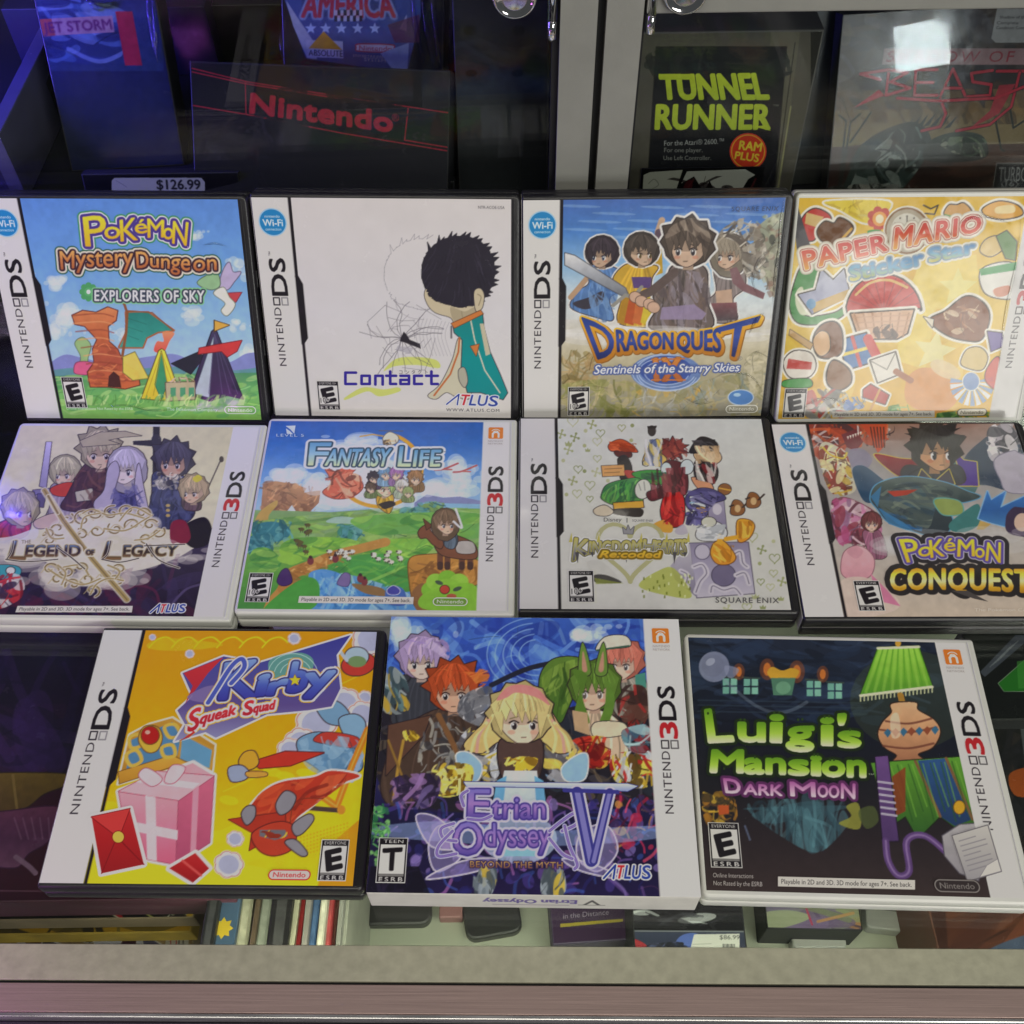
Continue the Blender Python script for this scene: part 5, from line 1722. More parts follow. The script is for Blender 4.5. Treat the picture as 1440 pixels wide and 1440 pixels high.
# ---- yellow sticker cover
j = Job('pm', '3ds', 'white game case with a yellow cover full of stickers, leaning at the far right', 1.0)
c = j.c
c.poly([(60, 60), (1500, 60), (1500, 1400), (60, 1400)], ['#e2b93c', '#e0c052', '#dcae38'])
for k in range(30):
    x, y = 140 + (k * 311) % 1150, 500 + (k * 197) % 780
    c.ell(x, y, 70, 26, ['#efd878', '#d5a32c', '#e8cc5c'][k % 3], .5, (k * 37) % 180)
c.poly([(870, 460), (1180, 420), (1200, 700), (960, 720), (900, 1050), (740, 1000), (780, 700)], '#ecd96e', .6)


def star(x, y, r, col, rot=0, inner=.45, n=5, **k):
    P = []
    for i in range(2 * n):
        q = r if i % 2 == 0 else r * inner
        a = math.radians(rot - 90 + 180 * i / n)
        P.append((x + q * math.cos(a), y + q * math.sin(a)))
    c.poly(P, col, 1, False, **k)


WH = '#eeeae0'
DK = '#37302c'
star(1080, 600, 110, '#e9dc84')
star(950, 950, 120, '#e6dc98', 10)
# stickers: plain everyday shapes, each with a white border
S_ = dict(out=DK, ow=6, out2=WH, ow2=18)
c.blob([(240, 330), (225, 230), (290, 170), (370, 200), (380, 250), (320, 280), (290, 340)], '#c23a34', 1, **S_)
c.poly([(250, 190), (345, 215), (300, 270), (240, 250)], '#d9b878')
c.blob([(310, 290), (350, 240), (400, 250), (430, 220), (490, 250), (500, 290), (440, 350), (400, 380), (330, 340)], '#6d4526', 1, **S_)
c.line([(420, 360), (495, 280)], 14, '#d6a63c')
c.poly([(170, 150), (200, 150), (270, 370), (200, 420), (185, 300)], '#4c4a50')
c.poly([(355, 130), (700, 130), (640, 230), (560, 245), (440, 180)], '#e6cf4a', 1, True, WH, 10)
c.dabs([(360, 130), (690, 130), (600, 235), (440, 180)], ['#f0e07a', '#d0b23a'], 20, 18, 3, .7)
for a in range(7):
    q = a * 2 * math.pi / 7
    c.ell(650 + 46 * math.cos(q), 225 + 46 * math.sin(q), 24, 24, '#c4473a')
c.ell(650, 225, 40, 40, '#e7a04c')
c.ell(650, 225, 22, 24, '#efe6c4')
c.blob([(585, 290), (650, 285), (660, 320), (600, 320)], '#4a9a52')
c.ell(800, 290, 112, 118, '#b9ae9c', 1, 0, '#8d6a4a', 10, out2=WH, ow2=18)
c.ell(800, 290, 90, 96, '#dcd8cc')
c.line([(800, 290), (800, 215)], 5, '#55504c')
c.line([(800, 290), (840, 250)], 4, '#55504c')
for k in range(12):
    q = k * math.pi / 6
    c.ell(800 + 76 * math.cos(q), 290 + 80 * math.sin(q), 5, 5, '#77726c')
c.line([(890, 150), (930, 170), (970, 150), (950, 200), (900, 195)], 8, '#514a44')
c.blob([(1005, 200), (1030, 150), (1070, 150), (1110, 140), (1150, 180), (1145, 220), (1060, 240)], '#cf9a4c', 1, **S_)
c.line([(1010, 205), (1080, 225), (1145, 205)], 12, '#5d9a50')
c.blob([(1215, 170), (1300, 130), (1400, 150), (1430, 200), (1330, 225), (1240, 210)], '#e2a848', 1, **S_)
c.blob([(1290, 160), (1380, 150), (1385, 190), (1290, 195)], '#efd9a0')
c.blob([(190, 560), (230, 480), (300, 470), (330, 560), (250, 640), (215, 720), (260, 760), (400, 740), (470, 700), (440, 760), (320, 800), (200, 790), (160, 700)], '#48924c', 1, **S_)
c.blob([(195, 620), (230, 600), (240, 700), (270, 740), (220, 750), (190, 690)], '#d8dcc0')
c.poly([(205, 640), (300, 615), (330, 500), (395, 560), (455, 500), (480, 610), (470, 650), (280, 745)], ['#b9bccf', '#8f93b6'], 1, False, **S_)
c.poly([(275, 690), (480, 610), (485, 655), (290, 740)], '#c7a45a')
c.ell(275, 690, 26, 28, '#5a90bc')
# in the middle: a red paper fan over a woven basket, a blue gift box
fan = [(475, 735)] + [(672 + 205 * math.cos(math.radians(q)), 742 + 212 * math.sin(math.radians(q))) for q in range(190, 356, 11)] + [(872, 712)]
c.poly(fan, ['#d04a46', '#c03c3a'], 1, False, out=DK, ow=8, out2=WH, ow2=24)
for q in range(200, 350, 18):
    c.line([(672, 738), (672 + 198 * math.cos(math.radians(q)), 742 + 204 * math.sin(math.radians(q)))], 6, '#a33234')
c.line([(520 + 0, 640), (600, 575), (700, 560), (800, 600)], 14, '#e6c07a', 1, True)
c.poly([(492, 745), (836, 722), (800, 850), (745, 880), (600, 880), (530, 855)], '#d9b092', 1, False, out=DK, ow=8, out2=WH, ow2=22)
for q in range(0, 7):
    c.line([(510 + q * 50, 742), (550 + q * 38, 868)], 9, '#b88a6c')
for q in range(4):
    c.line([(500 + q * 12, 765 + q * 30), (826 - q * 10, 750 + q * 30)], 6, '#c79c7e')
c.dabs([(620, 820), (760, 800), (740, 880), (640, 880)], ['#4b3a34', '#5d4840'], 8, 30, 7, .85, 2.6)
c.poly([(430, 890), (575, 850), (615, 1005), (470, 1050)], '#3c72b0', 1, False, out=DK, ow=8, out2=WH, ow2=22)
c.line([(500, 872), (545, 1028)], 20, '#cc4440')
c.line([(450, 968), (596, 928)], 20, '#e8cf4c')
c.line([(585, 880), (640, 990)], 52, '#cc4440')
c.blob([(290, 880), (330, 810), (400, 790), (440, 840), (440, 950), (380, 985), (310, 970)], '#7d5032', 1, out=DK, ow=8, out2=WH, ow2=22)
c.blob([(290, 880), (330, 840), (370, 860), (375, 940), (330, 975), (295, 940)], '#dcb48a', 1, out=DK, ow=5)
c.blob([(365, 1060), (400, 1000), (480, 1050), (490, 1120), (430, 1160), (370, 1130)], '#8a6242', 1, out=DK, ow=8, out2=WH, ow2=22)
c.poly([(600, 1000), (735, 955), (765, 1070), (640, 1120)], '#e6e2da', 1, False, out=DK, ow=7, out2=WH, ow2=18)
c.line([(604, 1004), (690, 1050), (735, 960)], 6, '#8a847c')
# brown acorn-like sticker, mallets and boxes
c.blob([(925, 780), (1010, 730), (1120, 650), (1210, 680), (1250, 760), (1210, 880), (1130, 890), (1020, 860)], '#86502f', 1, out=DK, ow=7, out2=WH, ow2=20)
c.dabs([(1000, 740), (1190, 690), (1190, 850), (1050, 850)], ['#a06a44', '#6d3d22', '#e0cdb0'], 26, 22, 9, .7)
c.poly([(890, 760), (945, 775), (940, 820)], '#e8dfcc', 1, False, DK, 4)
c.blob([(1210, 500), (1380, 470), (1390, 640), (1310, 660), (1220, 620)], '#e4e2dc', 1, out=DK, ow=6)
c.poly([(1195, 500), (1400, 460), (1400, 505), (1205, 535)], '#3f9a58')
c.blob([(1275, 610), (1360, 590), (1350, 640), (1290, 650)], '#d08a70')
c.blob([(1200, 400), (1230, 340), (1300, 320), (1330, 380), (1260, 430)], '#d9bd7a', 1, out=DK, ow=5)
c.poly([(1290, 320), (1345, 290), (1400, 350), (1390, 450), (1340, 440)], '#6a8f58', 1, False, DK, 5)
c.poly([(1240, 840), (1320, 850), (1330, 920), (1260, 950)], '#6b5aa0', 1, False, out=DK, ow=5, out2=WH, ow2=16)
c.poly([(160, 830), (285, 910), (270, 940), (155, 860)], '#c4a06a', 1, False, out='#6a5030', ow=4)
c.blob([(125, 1010), (180, 950), (270, 960), (300, 1030), (260, 1090), (160, 1090)], '#e6dfd6', 1, out=DK, ow=6, out2=WH, ow2=16)
c.poly([(150, 990), (280, 1010), (275, 1050), (140, 1045)], '#c8524c')
c.blob([(130, 1110), (260, 1100), (270, 1145), (130, 1145)], '#4a9a4c', 1, out=DK, ow=4)
c.poly([(560, 1160), (600, 1130), (700, 1190), (680, 1240), (560, 1200)], '#b8403c', 1, False, out=DK, ow=5, out2=WH, ow2=16)
c.line([(600, 1270), (650, 1160)], 14, '#cf9a50')
c.blob([(800, 1100), (880, 1040), (1000, 1060), (1090, 1120), (1060, 1240), (940, 1290), (800, 1230)], '#d89050', .85)
c.ell(1010, 1050, 90, 44, '#e0c89a', .9, 25)
c.line([(740, 1060), (820, 1110)], 34, '#a86a48')
c.blob([(1095, 1010), (1130, 940), (1200, 930), (1240, 980), (1210, 1050), (1130, 1040)], '#d8c080', 1, out=DK, ow=5, out2=WH, ow2=14)
for a in range(13):
    q = math.radians(-20 + a * 17)
    c.poly([(1155, 1120), (1155 + 120 * math.cos(q), 1130 + 120 * math.sin(q)), (1155 + 120 * math.cos(q + .22), 1130 + 120 * math.sin(q + .22))], ['#8fa6cc', '#e2e4ea'][a % 2])
c.ell(1150, 1115, 44, 48, '#7f9ac8', 1, 0, WH, 5)
c.blob([(1240, 1040), (1300, 980), (1330, 1100), (1290, 1160), (1230, 1110)], '#c84a48', .9, out=DK, ow=4)
c.dabs([(250, 1170), (460, 1170), (460, 1310), (250, 1310)], ['#8d8d8a', '#c8c6c0', '#5d5c5a', '#b8403c'], 44, 36, 5, .8)
c.dabs([(470, 1210), (560, 1200), (560, 1260), (460, 1270)], ['#5a78b8', '#8098c8'], 14, 20, 5, .9)
c.dabs([(960, 1290), (1260, 1270), (1260, 1340), (960, 1340)], ['#4f8a48', '#38603a', '#74a25c'], 34, 24, 2, .8)
c.dabs([(700, 1250), (820, 1240), (820, 1290), (700, 1290)], ['#4f8a48', '#74a25c'], 12, 20, 2, .8)
c.grain(.04, 8, 9)
j.strip_3ds(False, 118.3)
l = j.L('title_lettering')
RY = ['#cc3f44', '#d8563f', '#e8b04a']
for dil, col in ((26, '#c9c0b2'), (20, '#ece6da'), (9, '#a8453c'), (5, '#f0e8d8'), (0, RY)):
    for t, B, T in (('PAPER', [(245, 500), (690, 395)], [(225, 405), (680, 312)]), ('MARIO', [(728, 388), (1200, 290)], [(740, 275), (1205, 205)])):
        l.text(t, B, T, [(dil, col)], 6, .06)
BY = ['#3f7ab8', '#6aa6c8', '#d8c860']
l2 = j.L('subtitle_lettering')
for dil, col in ((18, '#e4e0d6'), (8, '#7f98b0'), (0, BY)):
    for t, B, T in (('Sticker', [(490, 565), (890, 470)], [(485, 488), (880, 398)]), ('Star', [(922, 462), (1170, 408)], [(918, 388), (1170, 345)])):
        l2.text(t, B, T, [(dil, col)], 5)
j.rating(3.8, 3.2, 12.4, 17.0, 'E')
j.notice((390, 1312), (950, 1310), (390, 1278), (950, 1274))
j.maker(100.4, 3.6, 16.0, 4.0, (90, 84, 70), (222, 216, 200))
j.crease([(116, 112), (118, 90), (117, 60), (119, 30)], .7, .4, 6)
j.crease([(84, 108), (96, 112), (112, 108)], .7, .4, 7)
j.crease([(14, 8), (24, 14), (40, 12)], .7, .4, 8)
j.done()

# ================================================================== middle row, lying flat
# ---- cream cover with small adventurers
j = Job('lol', '3ds', 'white game case with a cream and dark purple cover, left end of the middle row', 1.17)
c = j.c
c.poly([(-400, 60), (1300, 60), (1200, 1200), (-400, 1200)], ['#c9c29c', '#cfcaa8', '#cdc8b4', '#c8c4bc'])
PUR = ['#3c3250', '#2b2238', '#241a2c']
c.blob([(-300, 700), (0, 690), (150, 760), (300, 840), (500, 850), (700, 860), (900, 800), (1010, 740), (1100, 690), (1150, 720), (1060, 1120), (-300, 1120)], PUR)
c.dabs([(-200, 760), (400, 900), (1050, 760), (1000, 1100), (-200, 1100)], ['#35284a', '#4a2440', '#2a2036', '#521f38', '#3b3054'], 90, 46, 3, .55, 3.4)
c.line([(620, 1010), (700, 940), (800, 960), (830, 1040)], 12, '#5a2440', .8, True)
c.line([(870, 1060), (960, 960), (1040, 930)], 12, '#5c5078', .7, True)
LN = '#2c242c'
# swords and staff
c.poly([(240, 190), (268, 190), (240, 430), (205, 420)], ['#bdb6cc', '#8d86a4'], 1, False, LN, 3)
c.poly([(170, 440), (265, 430), (260, 460), (180, 465)], '#77708f', 1, False, LN, 3)
c.poly([(195, 460), (240, 460), (225, 530), (190, 525)], '#5d5672', 1, False, LN, 3)
c.poly([(795, 100), (830, 100), (828, 520), (790, 520)], '#2a2630')
c.poly([(690, 185), (790, 180), (900, 195), (900, 208), (800, 214), (692, 205)], '#2a2630')
c.ell(812, 180, 26, 30, '#332f3a')
c.line([(1150, 275), (1080, 430), (1000, 560)], 7, '#5e564c')
c.ell(1150, 280, 12, 16, '#4d463e')
figure(c, 340, 345, 74, '#b3ac8c', '#c9b49c', '#8f8494', [(265, 420), (330, 400), (410, 420), (400, 560), (420, 600), (240, 610), (260, 520)], 1, 0, 1)
c.blob([(265, 430), (350, 400), (400, 420), (350, 470), (280, 465)], '#b8442e', 1, LN, 3)
figure(c, 520, 235, 100, '#aba184', '#c8b096', '#4a3436', [(440, 310), (530, 290), (620, 310), (620, 420), (580, 540), (330, 540), (360, 450)], 1, .25, 2)
c.poly([(415, 185), (520, 140), (650, 135), (735, 158), (640, 165), (560, 180), (620, 200), (430, 215)], '#a79d80', 1, False, LN, 3)
c.poly([(390, 450), (480, 430), (485, 490), (400, 500)], '#b2ac9a', 1, False, LN, 3)
c.dabs([(430, 320), (620, 320), (560, 530), (340, 530)], ['#5d3f3c', '#3b2a2e', '#6b4a42'], 40, 24, 4, .6)
figure(c, 660, 320, 90, '#b5adbc', '#d2c4c0', '#4a4878', [(590, 410), (660, 390), (740, 420), (750, 540), (690, 560), (560, 550)], 1, 0, 3)
c.blob([(600, 290), (560, 330), (540, 440), (490, 500), (500, 540), (570, 530), (600, 420), (620, 340)], '#a9a0b4', 1, LN, 3)
c.blob([(720, 300), (745, 420), (770, 560), (730, 560), (700, 430)], '#b0a7ba', 1, LN, 3)
c.dabs([(600, 420), (730, 420), (740, 550), (580, 550)], ['#5b598c', '#3a3866', '#6f6c98'], 34, 20, 5, .6)
figure(c, 900, 285, 92, '#4a4656', '#b89684', '#3d4160', [(800, 350), (900, 340), (960, 380), (950, 440), (1010, 560), (900, 640), (780, 600), (790, 450)], 1, .3, 4)
c.dabs([(800, 350), (950, 360), (940, 430), (800, 430)], ['#c8c2b4', '#8d887f', '#3a3640'], 34, 18, 6, .85, 1.2)
c.dabs([(790, 450), (960, 440), (1000, 580), (790, 600)], ['#4b5078', '#30345a', '#23243c'], 40, 26, 7, .7)
for y in (520, 545, 572):
    c.ell(872, y, 11, 8, '#b39b5c')
figure(c, 1005, 440, 70, '#b09c7e', '#c8ac94', '#54404a', [(950, 480), (1030, 470), (1040, 540), (960, 540)], 1, .1, 5)
c.blob([(1000, 380), (1030, 360), (1050, 380), (1020, 400)], '#c4b83c')
c.blob([(960, 620), (1060, 580), (1100, 640), (1080, 720), (1000, 740), (940, 680)], '#1d181f')
c.blob([(890, 610), (960, 600), (990, 680), (960, 720), (890, 715)], '#7d2036')
figure(c, 105, 540, 88, '#aca283', '#bda58e', '#9c3a44', [(20, 600), (110, 580), (160, 600), (130, 680), (20, 700), (-60, 690), (-40, 640)], 1, .1, 6)
c.blob([(-80, 700), (60, 680), (190, 640), (180, 700), (60, 740), (-80, 740)], '#d0ccd0', .9)
c.blob([(180, 600), (290, 560), (300, 620), (200, 640)], '#c0a8a0', 1, LN, 3)
# pale banks of mist behind the title, a gilt emblem of scrolls
for x, y, a_, b_, sd in ((450, 620, 420, 170, 1), (700, 590, 300, 160, 2), (330, 880, 360, 150, 3), (560, 870, 420, 140, 4), (460, 760, 1000, 130, 5), (820, 740, 420, 110, 6), (120, 740, 420, 110, 7)):
    cloud(c, x, y, a_, b_, '#d2ccc2', .75, sd, 16)


def scroll(c, x, y, r, rot, wd, flip=1):
    t = np.linspace(0, 1, 16)
    P = [(x + r * (1 - .8 * q) * math.cos(rot + flip * q * 6.0), y + r * .8 * (1 - .8 * q) * math.sin(rot + flip * q * 6.0)) for q in t]
    c.line(P, wd * 2.3, '#d8d2c2', .75)
    c.line(P, wd, '#9a8450')
    c.line(P, wd * .35, '#5c4c2c')


rs = random.Random(21)
for x, y, r in ((300, 640, 48), (250, 700, 40), (350, 590, 40), (430, 590, 56), (500, 560, 40), (580, 560, 50), (660, 545, 44), (740, 560, 44), (780, 620, 40), (690, 620, 46), (600, 640, 44), (500, 650, 42), (420, 670, 38), (260, 850, 46), (300, 905, 50), (380, 930, 44), (450, 900, 40), (480, 960, 44), (350, 860, 40), (420, 840, 36), (540, 880, 40), (600, 900, 40), (620, 850, 34), (250, 660, 30), (820, 660, 40), (760, 690, 36)):
    scroll(c, x, y, r, rs.uniform(0, 6.3), 8, rs.choice((-1, 1)))
    c.line([(x - r, y + r * .4), (x, y - r * .5), (x + r, y + r * .1)], 5, '#b8a878', .8, True)
GB = '#a8935c'
for P, wd in (([(230, 440), (330, 600), (480, 800), (660, 1010)], 22), ([(250, 470), (300, 560)], 12)):
    c.line(P, wd + 12, '#d6d0bc', .8)
    c.line(P, wd, GB)
    c.line(P, 4, '#6a5a38')
for P in ([(430, 560), (480, 540), (560, 570), (650, 560), (760, 590)], [(420, 640), (440, 580), (520, 560)], [(540, 640), (650, 650), (740, 600), (790, 570)], [(620, 600), (690, 530), (780, 570)],
          [(250, 850), (330, 900), (430, 930), (520, 900)], [(300, 830), (340, 870), (320, 930)], [(470, 980), (500, 930), (560, 900), (640, 910)], [(560, 830), (620, 860), (600, 900)], [(330, 840), (420, 830), (460, 880)], [(240, 640), (270, 690), (330, 690)], [(700, 700), (770, 690), (830, 650)]):
    c.line(P, 16, '#ddd8c6', .7, True)
    c.line(P, 8, '#a38f5c', 1, True)
c.blob([(-120, 840), (60, 830), (110, 860), (60, 900), (-120, 890)], '#3f98a8', 1, LN, 3)
c.ell(55, 858, 22, 18, '#d4dce0', 1, 0, LN, 4)
c.dabs([(-100, 890), (100, 880), (110, 1000), (-60, 1060)], ['#b8343a', '#8f2430', '#c9c4c8', '#3a2c44'], 50, 30, 4, .85)
c.grain(.04, 9, 14)
j.strip_3ds(False, 118.6)
l = j.L('title_lettering')
TT = ['#6f8fb4', '#2c2626', '#3a2c22', '#8d6a3a']
l.texts((('L', [(40, 800), (130, 800)], [(70, 705), (140, 705)]), ('EGEND', [(130, 785), (415, 782)], [(140, 728), (418, 728)]), ('L', [(530, 800), (625, 800)], [(560, 708), (630, 708)]), ('EGACY', [(640, 785), (915, 780)], [(645, 728), (925, 726)]), ('OF', [(448, 776), (488, 776)], [(448, 752), (488, 752)])), [(12, '#d4cfc0'), (7, '#b8ad8e'), (2.4, '#5c4a30'), (0, TT)], 2.0)
for P in ([(30, 800), (140, 812), (300, 800)], [(300, 740), (370, 790), (440, 850)], [(530, 800), (620, 815), (720, 795)], [(760, 720), (820, 800), (930, 845)], [(750, 730), (960, 722)], [(70, 705), (60, 760), (35, 800)], [(575, 705), (560, 770), (530, 800)]):
    l.line(P, 12, '#d4cfc0', .8, True)
for P in ([(30, 800), (140, 812), (300, 800)], [(300, 740), (370, 790), (440, 850)], [(530, 800), (620, 815), (720, 795)], [(760, 720), (820, 800), (930, 845)], [(750, 730), (960, 722)], [(70, 705), (60, 760), (35, 800)], [(575, 705), (560, 770), (530, 800)]):
    l.line(P, 5, '#3a2f28', 1, True)
l.text('THE', [(112, 718), (160, 718)], [(112, 700), (160, 700)], [(3, '#c9c3b4'), (0, '#6d6048')], .4)
j.atlus((782, 1076), (958, 1074), (800, 1034), (966, 1034))
j.notice((80, 1075), (685, 1076), (92, 1042), (690, 1042))
j.done()

# ---- meadow landscape cover
j = Job('fl', '3ds', 'white game case with a bright green meadow, a river and a horse on its cover', 1.18)
c = j.c
c.poly([(0, 60), (1300, 60), (1300, 560), (0, 560)], ['#2f5ca8', '#3f74bc', '#7aa6d4', '#a9c2dc'])
for x, y, a, b, sd in ((300, 320, 220, 100, 1), (430, 360, 200, 110, 2), (1130, 290, 190, 130, 3), (1060, 390, 300, 110, 4), (700, 240, 420, 150, 5), (640, 170, 300, 70, 6), (520, 430, 420, 90, 7), (840, 440, 500, 90, 8)):
    cloud(c, x, y, a, b, (206, 216, 228), .85, sd, 18)
c.poly([(900, 470), (960, 430), (1040, 445), (1120, 440), (1220, 460), (1230, 490), (900, 490)], '#7f86b0')
c.poly([(940, 470), (1300, 478), (1300, 510), (920, 510)], '#86b2cc')
# mesa
c.poly([(160, 520), (170, 380), (230, 365), (330, 380), (380, 400), (370, 420), (450, 410), (440, 470), (380, 530)], ['#b98f6a', '#a67a5c', '#8d6a54'])
c.dabs([(160, 520), (170, 370), (380, 385), (440, 420), (400, 520)], ['#cfa67c', '#94694e', '#b58560', '#7d5a4a'], 70, 20, 3, .6, 1.3)
c.poly([(280, 520), (310, 480), (335, 520)], '#c9d2dc')
c.poly([(0, 500), (500, 515), (760, 495), (1300, 500), (1300, 1050), (0, 1050)], ['#7fa070', '#7ba552', '#5f9a44', '#4a8a44'])
c.blob([(130, 590), (150, 520), (230, 460), (240, 480), (200, 530), (190, 590)], '#b99a58')
c.dabs([(140, 560), (1230, 500), (1220, 700), (120, 720)], ['#93b65a', '#6f9a4e', '#a4c26a', '#5a8a52', '#7fae5c', '#87a878'], 260, 40, 5, .55, 3.4, True, -4)
for x, y, r in ((570, 555, 60), (690, 555, 50), (780, 590, 50)):
    c.blob([(x - r * 1.5, y + 10), (x - r, y - 14), (x, y - 18), (x + r * 1.4, y), (x + r, y + 16)], '#a9c4c0', .8)
for x, y, rx, ry, cc in ((210, 610, 95, 50, '#3d7c86'), (150, 670, 60, 50, '#35707c'), (590, 610, 60, 36, '#4a8c78'), (980, 500, 60, 30, '#7a9a58'), (900, 520, 60, 26, '#6f9c5c')):
    c.ell(x, y, rx, ry, cc)
    c.dabs([(x - rx, y - ry), (x + rx, y - ry), (x + rx, y + ry), (x - rx, y + ry)], [cc, '#5a9aa0', '#2f6068', '#6fa8a0'], 30, 20, int(x), .7, 1.5)
for P, cc in (([(250, 690), (330, 640), (560, 640), (640, 670), (560, 700), (430, 720), (300, 770)], '#8fc04a'), ([(640, 730), (760, 650), (980, 650), (980, 700), (860, 760), (760, 720)], '#86ba4c'), ([(120, 700), (200, 690), (260, 760), (180, 830), (100, 800)], '#4f9048'),
              ([(470, 800), (640, 720), (880, 740), (890, 860), (740, 900), (620, 880)], '#4f9a4c'), ([(620, 540), (1200, 520), (1210, 640), (900, 620), (700, 620)], '#6fa858')):
    c.blob(P, cc)
    c.dabs(P, [cc, '#a6cc60', '#5f9e44', '#78b050', '#3f7c40'], 40, 30, len(P), .5, 3, True, -6)
# road, river
c.line([(760, 660), (640, 690), (520, 720), (400, 770), (300, 810), (270, 880), (220, 940), (200, 980)], 46, '#b98a4a', 1, True)
c.line([(520, 725), (400, 775), (310, 815), (275, 880)], 60, '#b07c40', 1, True)
c.dabs([(300, 800), (520, 700), (560, 760), (300, 880)], ['#c99a58', '#a5713a', '#d6ac68', '#8f6234'], 40, 24, 2, .6, 3)
c.blob([(390, 820), (460, 790), (560, 820), (620, 880), (760, 920), (900, 900), (900, 1000), (420, 1000), (440, 920)], '#5b94cc')
c.dabs([(400, 820), (560, 810), (880, 910), (880, 980), (450, 980)], ['#86b6e0', '#3f78b4', '#6fa4d6', '#a6cbe8'], 70, 28, 8, .6, 3)
c.blob([(600, 860), (740, 880), (760, 920), (660, 905)], '#8a6c48')
c.blob([(170, 1000), (260, 900), (380, 830), (440, 860), (430, 960), (340, 1000)], '#4f9a44')
c.blob([(760, 900), (800, 870), (850, 890), (860, 960), (780, 960)], '#4a6ab0')
rng = np.random.default_rng(3)
for i in range(34):      # grazing flock, bushes and small travellers
    x, y = [(480 + rng.random() * 130, 690 + rng.random() * 60), (680 + rng.random() * 200, 700 + rng.random() * 60), (330 + rng.random() * 80, 570 + rng.random() * 140)][i % 3]
    c.ell(x, y, 14, 9, ['#ddd6c4', '#d6cfc0', '#5f5a34'][i % 3])
    c.ell(x - 11, y - 3, 5, 5, '#4f4640')
    c.line([(x - 5, y + 8), (x - 5, y + 15)], 3, '#4f4640')
    c.line([(x + 6, y + 8), (x + 6, y + 15)], 3, '#4f4640')
for x, y in ((400, 750), (520, 740), (660, 850), (640, 835)):
    c.ell(x, y, 16, 20, '#7a3c40')
    c.ell(x, y - 18, 9, 8, '#3f2c30')
c.blob([(240, 850), (260, 800), (290, 790), (310, 850), (270, 870)], '#4a3266', 1, '#2a1c3c', 3)
c.blob([(530, 860), (560, 810), (590, 820), (580, 870)], '#7a6a9a', 1, '#4a3e66', 3)
c.blob([(770, 890), (800, 870), (830, 890), (820, 910), (780, 910)], '#4a4a9a', 1, '#d0d0e0', 3)
c.ell(300, 740, 60, 24, '#8fc04c')
# cliff with a rider on a brown horse, fruit bush
c.blob([(880, 740), (960, 720), (1100, 720), (1220, 760), (1210, 860), (1000, 900), (960, 1000), (900, 960), (875, 830)], ['#c08a44', '#a06e38'], 1, '#6a4a28', 4)
c.dabs([(890, 760), (1200, 770), (1180, 860), (960, 900), (900, 880)], ['#d09c54', '#8d5e30', '#b57e40', '#7a5230'], 60, 26, 4, .6, 2)
c.blob([(890, 900), (950, 860), (960, 990), (910, 985)], '#8a6240')
LN = '#3a2a26'
for x in (1025, 1060, 1130, 1170):
    c.line([(x, 690), (x, 770)], 26, '#6a4434')
    c.line([(x, 765), (x, 782)], 26, '#4a3430')
c.blob([(1000, 650), (1060, 620), (1160, 650), (1200, 690), (1190, 740), (1060, 730), (1010, 700)], '#7a4e3a', 1, LN, 4)
c.blob([(920, 610), (950, 580), (1000, 580), (1040, 640), (1030, 690), (990, 670), (960, 640), (930, 640)], '#7a4e3a', 1, LN, 4)
c.poly([(960, 600), (945, 548), (985, 580)], '#6a4434', 1, False, LN, 3)
c.blob([(980, 600), (1010, 570), (1050, 600), (1030, 640)], '#aaa4a0', 1, LN, 3)
c.blob([(1110, 660), (1180, 660), (1190, 710), (1110, 710)], '#b0aaa4', 1, LN, 3)
figure(c, 1050, 565, 58, '#7a6450', '#d6b69c', '#54606c', [(1040, 620), (1090, 600), (1110, 650), (1090, 690), (1050, 680)], 1, 0, 5)
c.line([(1090, 560), (1130, 590), (1100, 500)], 10, '#d8d8dc', 1, True)
for a in range(8):
    q = a * math.pi / 4
    c.ell(1060 + 80 * math.cos(q), 890 + 55 * math.sin(q), 46, 40, ['#7fb83c', '#94c64a'][a % 2])
c.ell(1060, 890, 80, 54, '#8cc244')
c.blob([(940, 980), (960, 900), (1180, 860), (1210, 1000)], '#86bc40')
c.ell(1047, 888, 22, 20, '#b84a3c', 1, 0, LN, 3)
c.ell(1020, 855, 20, 10, '#4a5a48', 1, 20)
c.ell(1108, 885, 22, 10, '#4a5a48', 1, -20)
c.ell(1080, 920, 24, 12, '#a85a44')
for x, y in ((1060, 300), (1150, 310)):      # far birds
    c.line([(x - 60, y + 12), (x - 20, y + 8), (x + 50, y - 20)], 10, '#b05a58', 1, True)
    c.line([(x - 20, y + 8), (x + 20, y + 10)], 8, '#b05a58')
# crest of little figures round a gold crescent under the title
cloud(c, 700, 350, 480, 210, (214, 218, 222), .8, 30, 22)
t = np.linspace(-1.2, 2.4, 30)
c.line([(730 + 205 * math.cos(q), 310 + 178 * math.sin(q)) for q in t], 20, '#cf9c34')
c.line([(640, 150), (700, 140), (760, 150)], 8, '#cf9c34', .8)
c.blob([(750, 160), (780, 130), (820, 150), (815, 180), (770, 190)], '#d8d2b8', 1, '#6d6a5c', 4)
c.line([(730, 122), (845, 124)], 5, '#5d5c58')
c.dabs([(750, 170), (820, 160), (810, 190), (760, 195)], ['#6a5c4a', '#b89c6a', '#4a4440'], 12, 12, 2, .9)
c.poly([(470, 300), (520, 320), (560, 300), (620, 300), (600, 330), (640, 360), (650, 400), (600, 440), (520, 450), (460, 420), (500, 380), (490, 340)], '#cc6a54', 1, True, '#7a3a34', 4)
c.dabs([(480, 310), (640, 340), (620, 440), (500, 440)], ['#dc8468', '#a8503f', '#e0b494', '#6a3a34'], 40, 20, 4, .75)
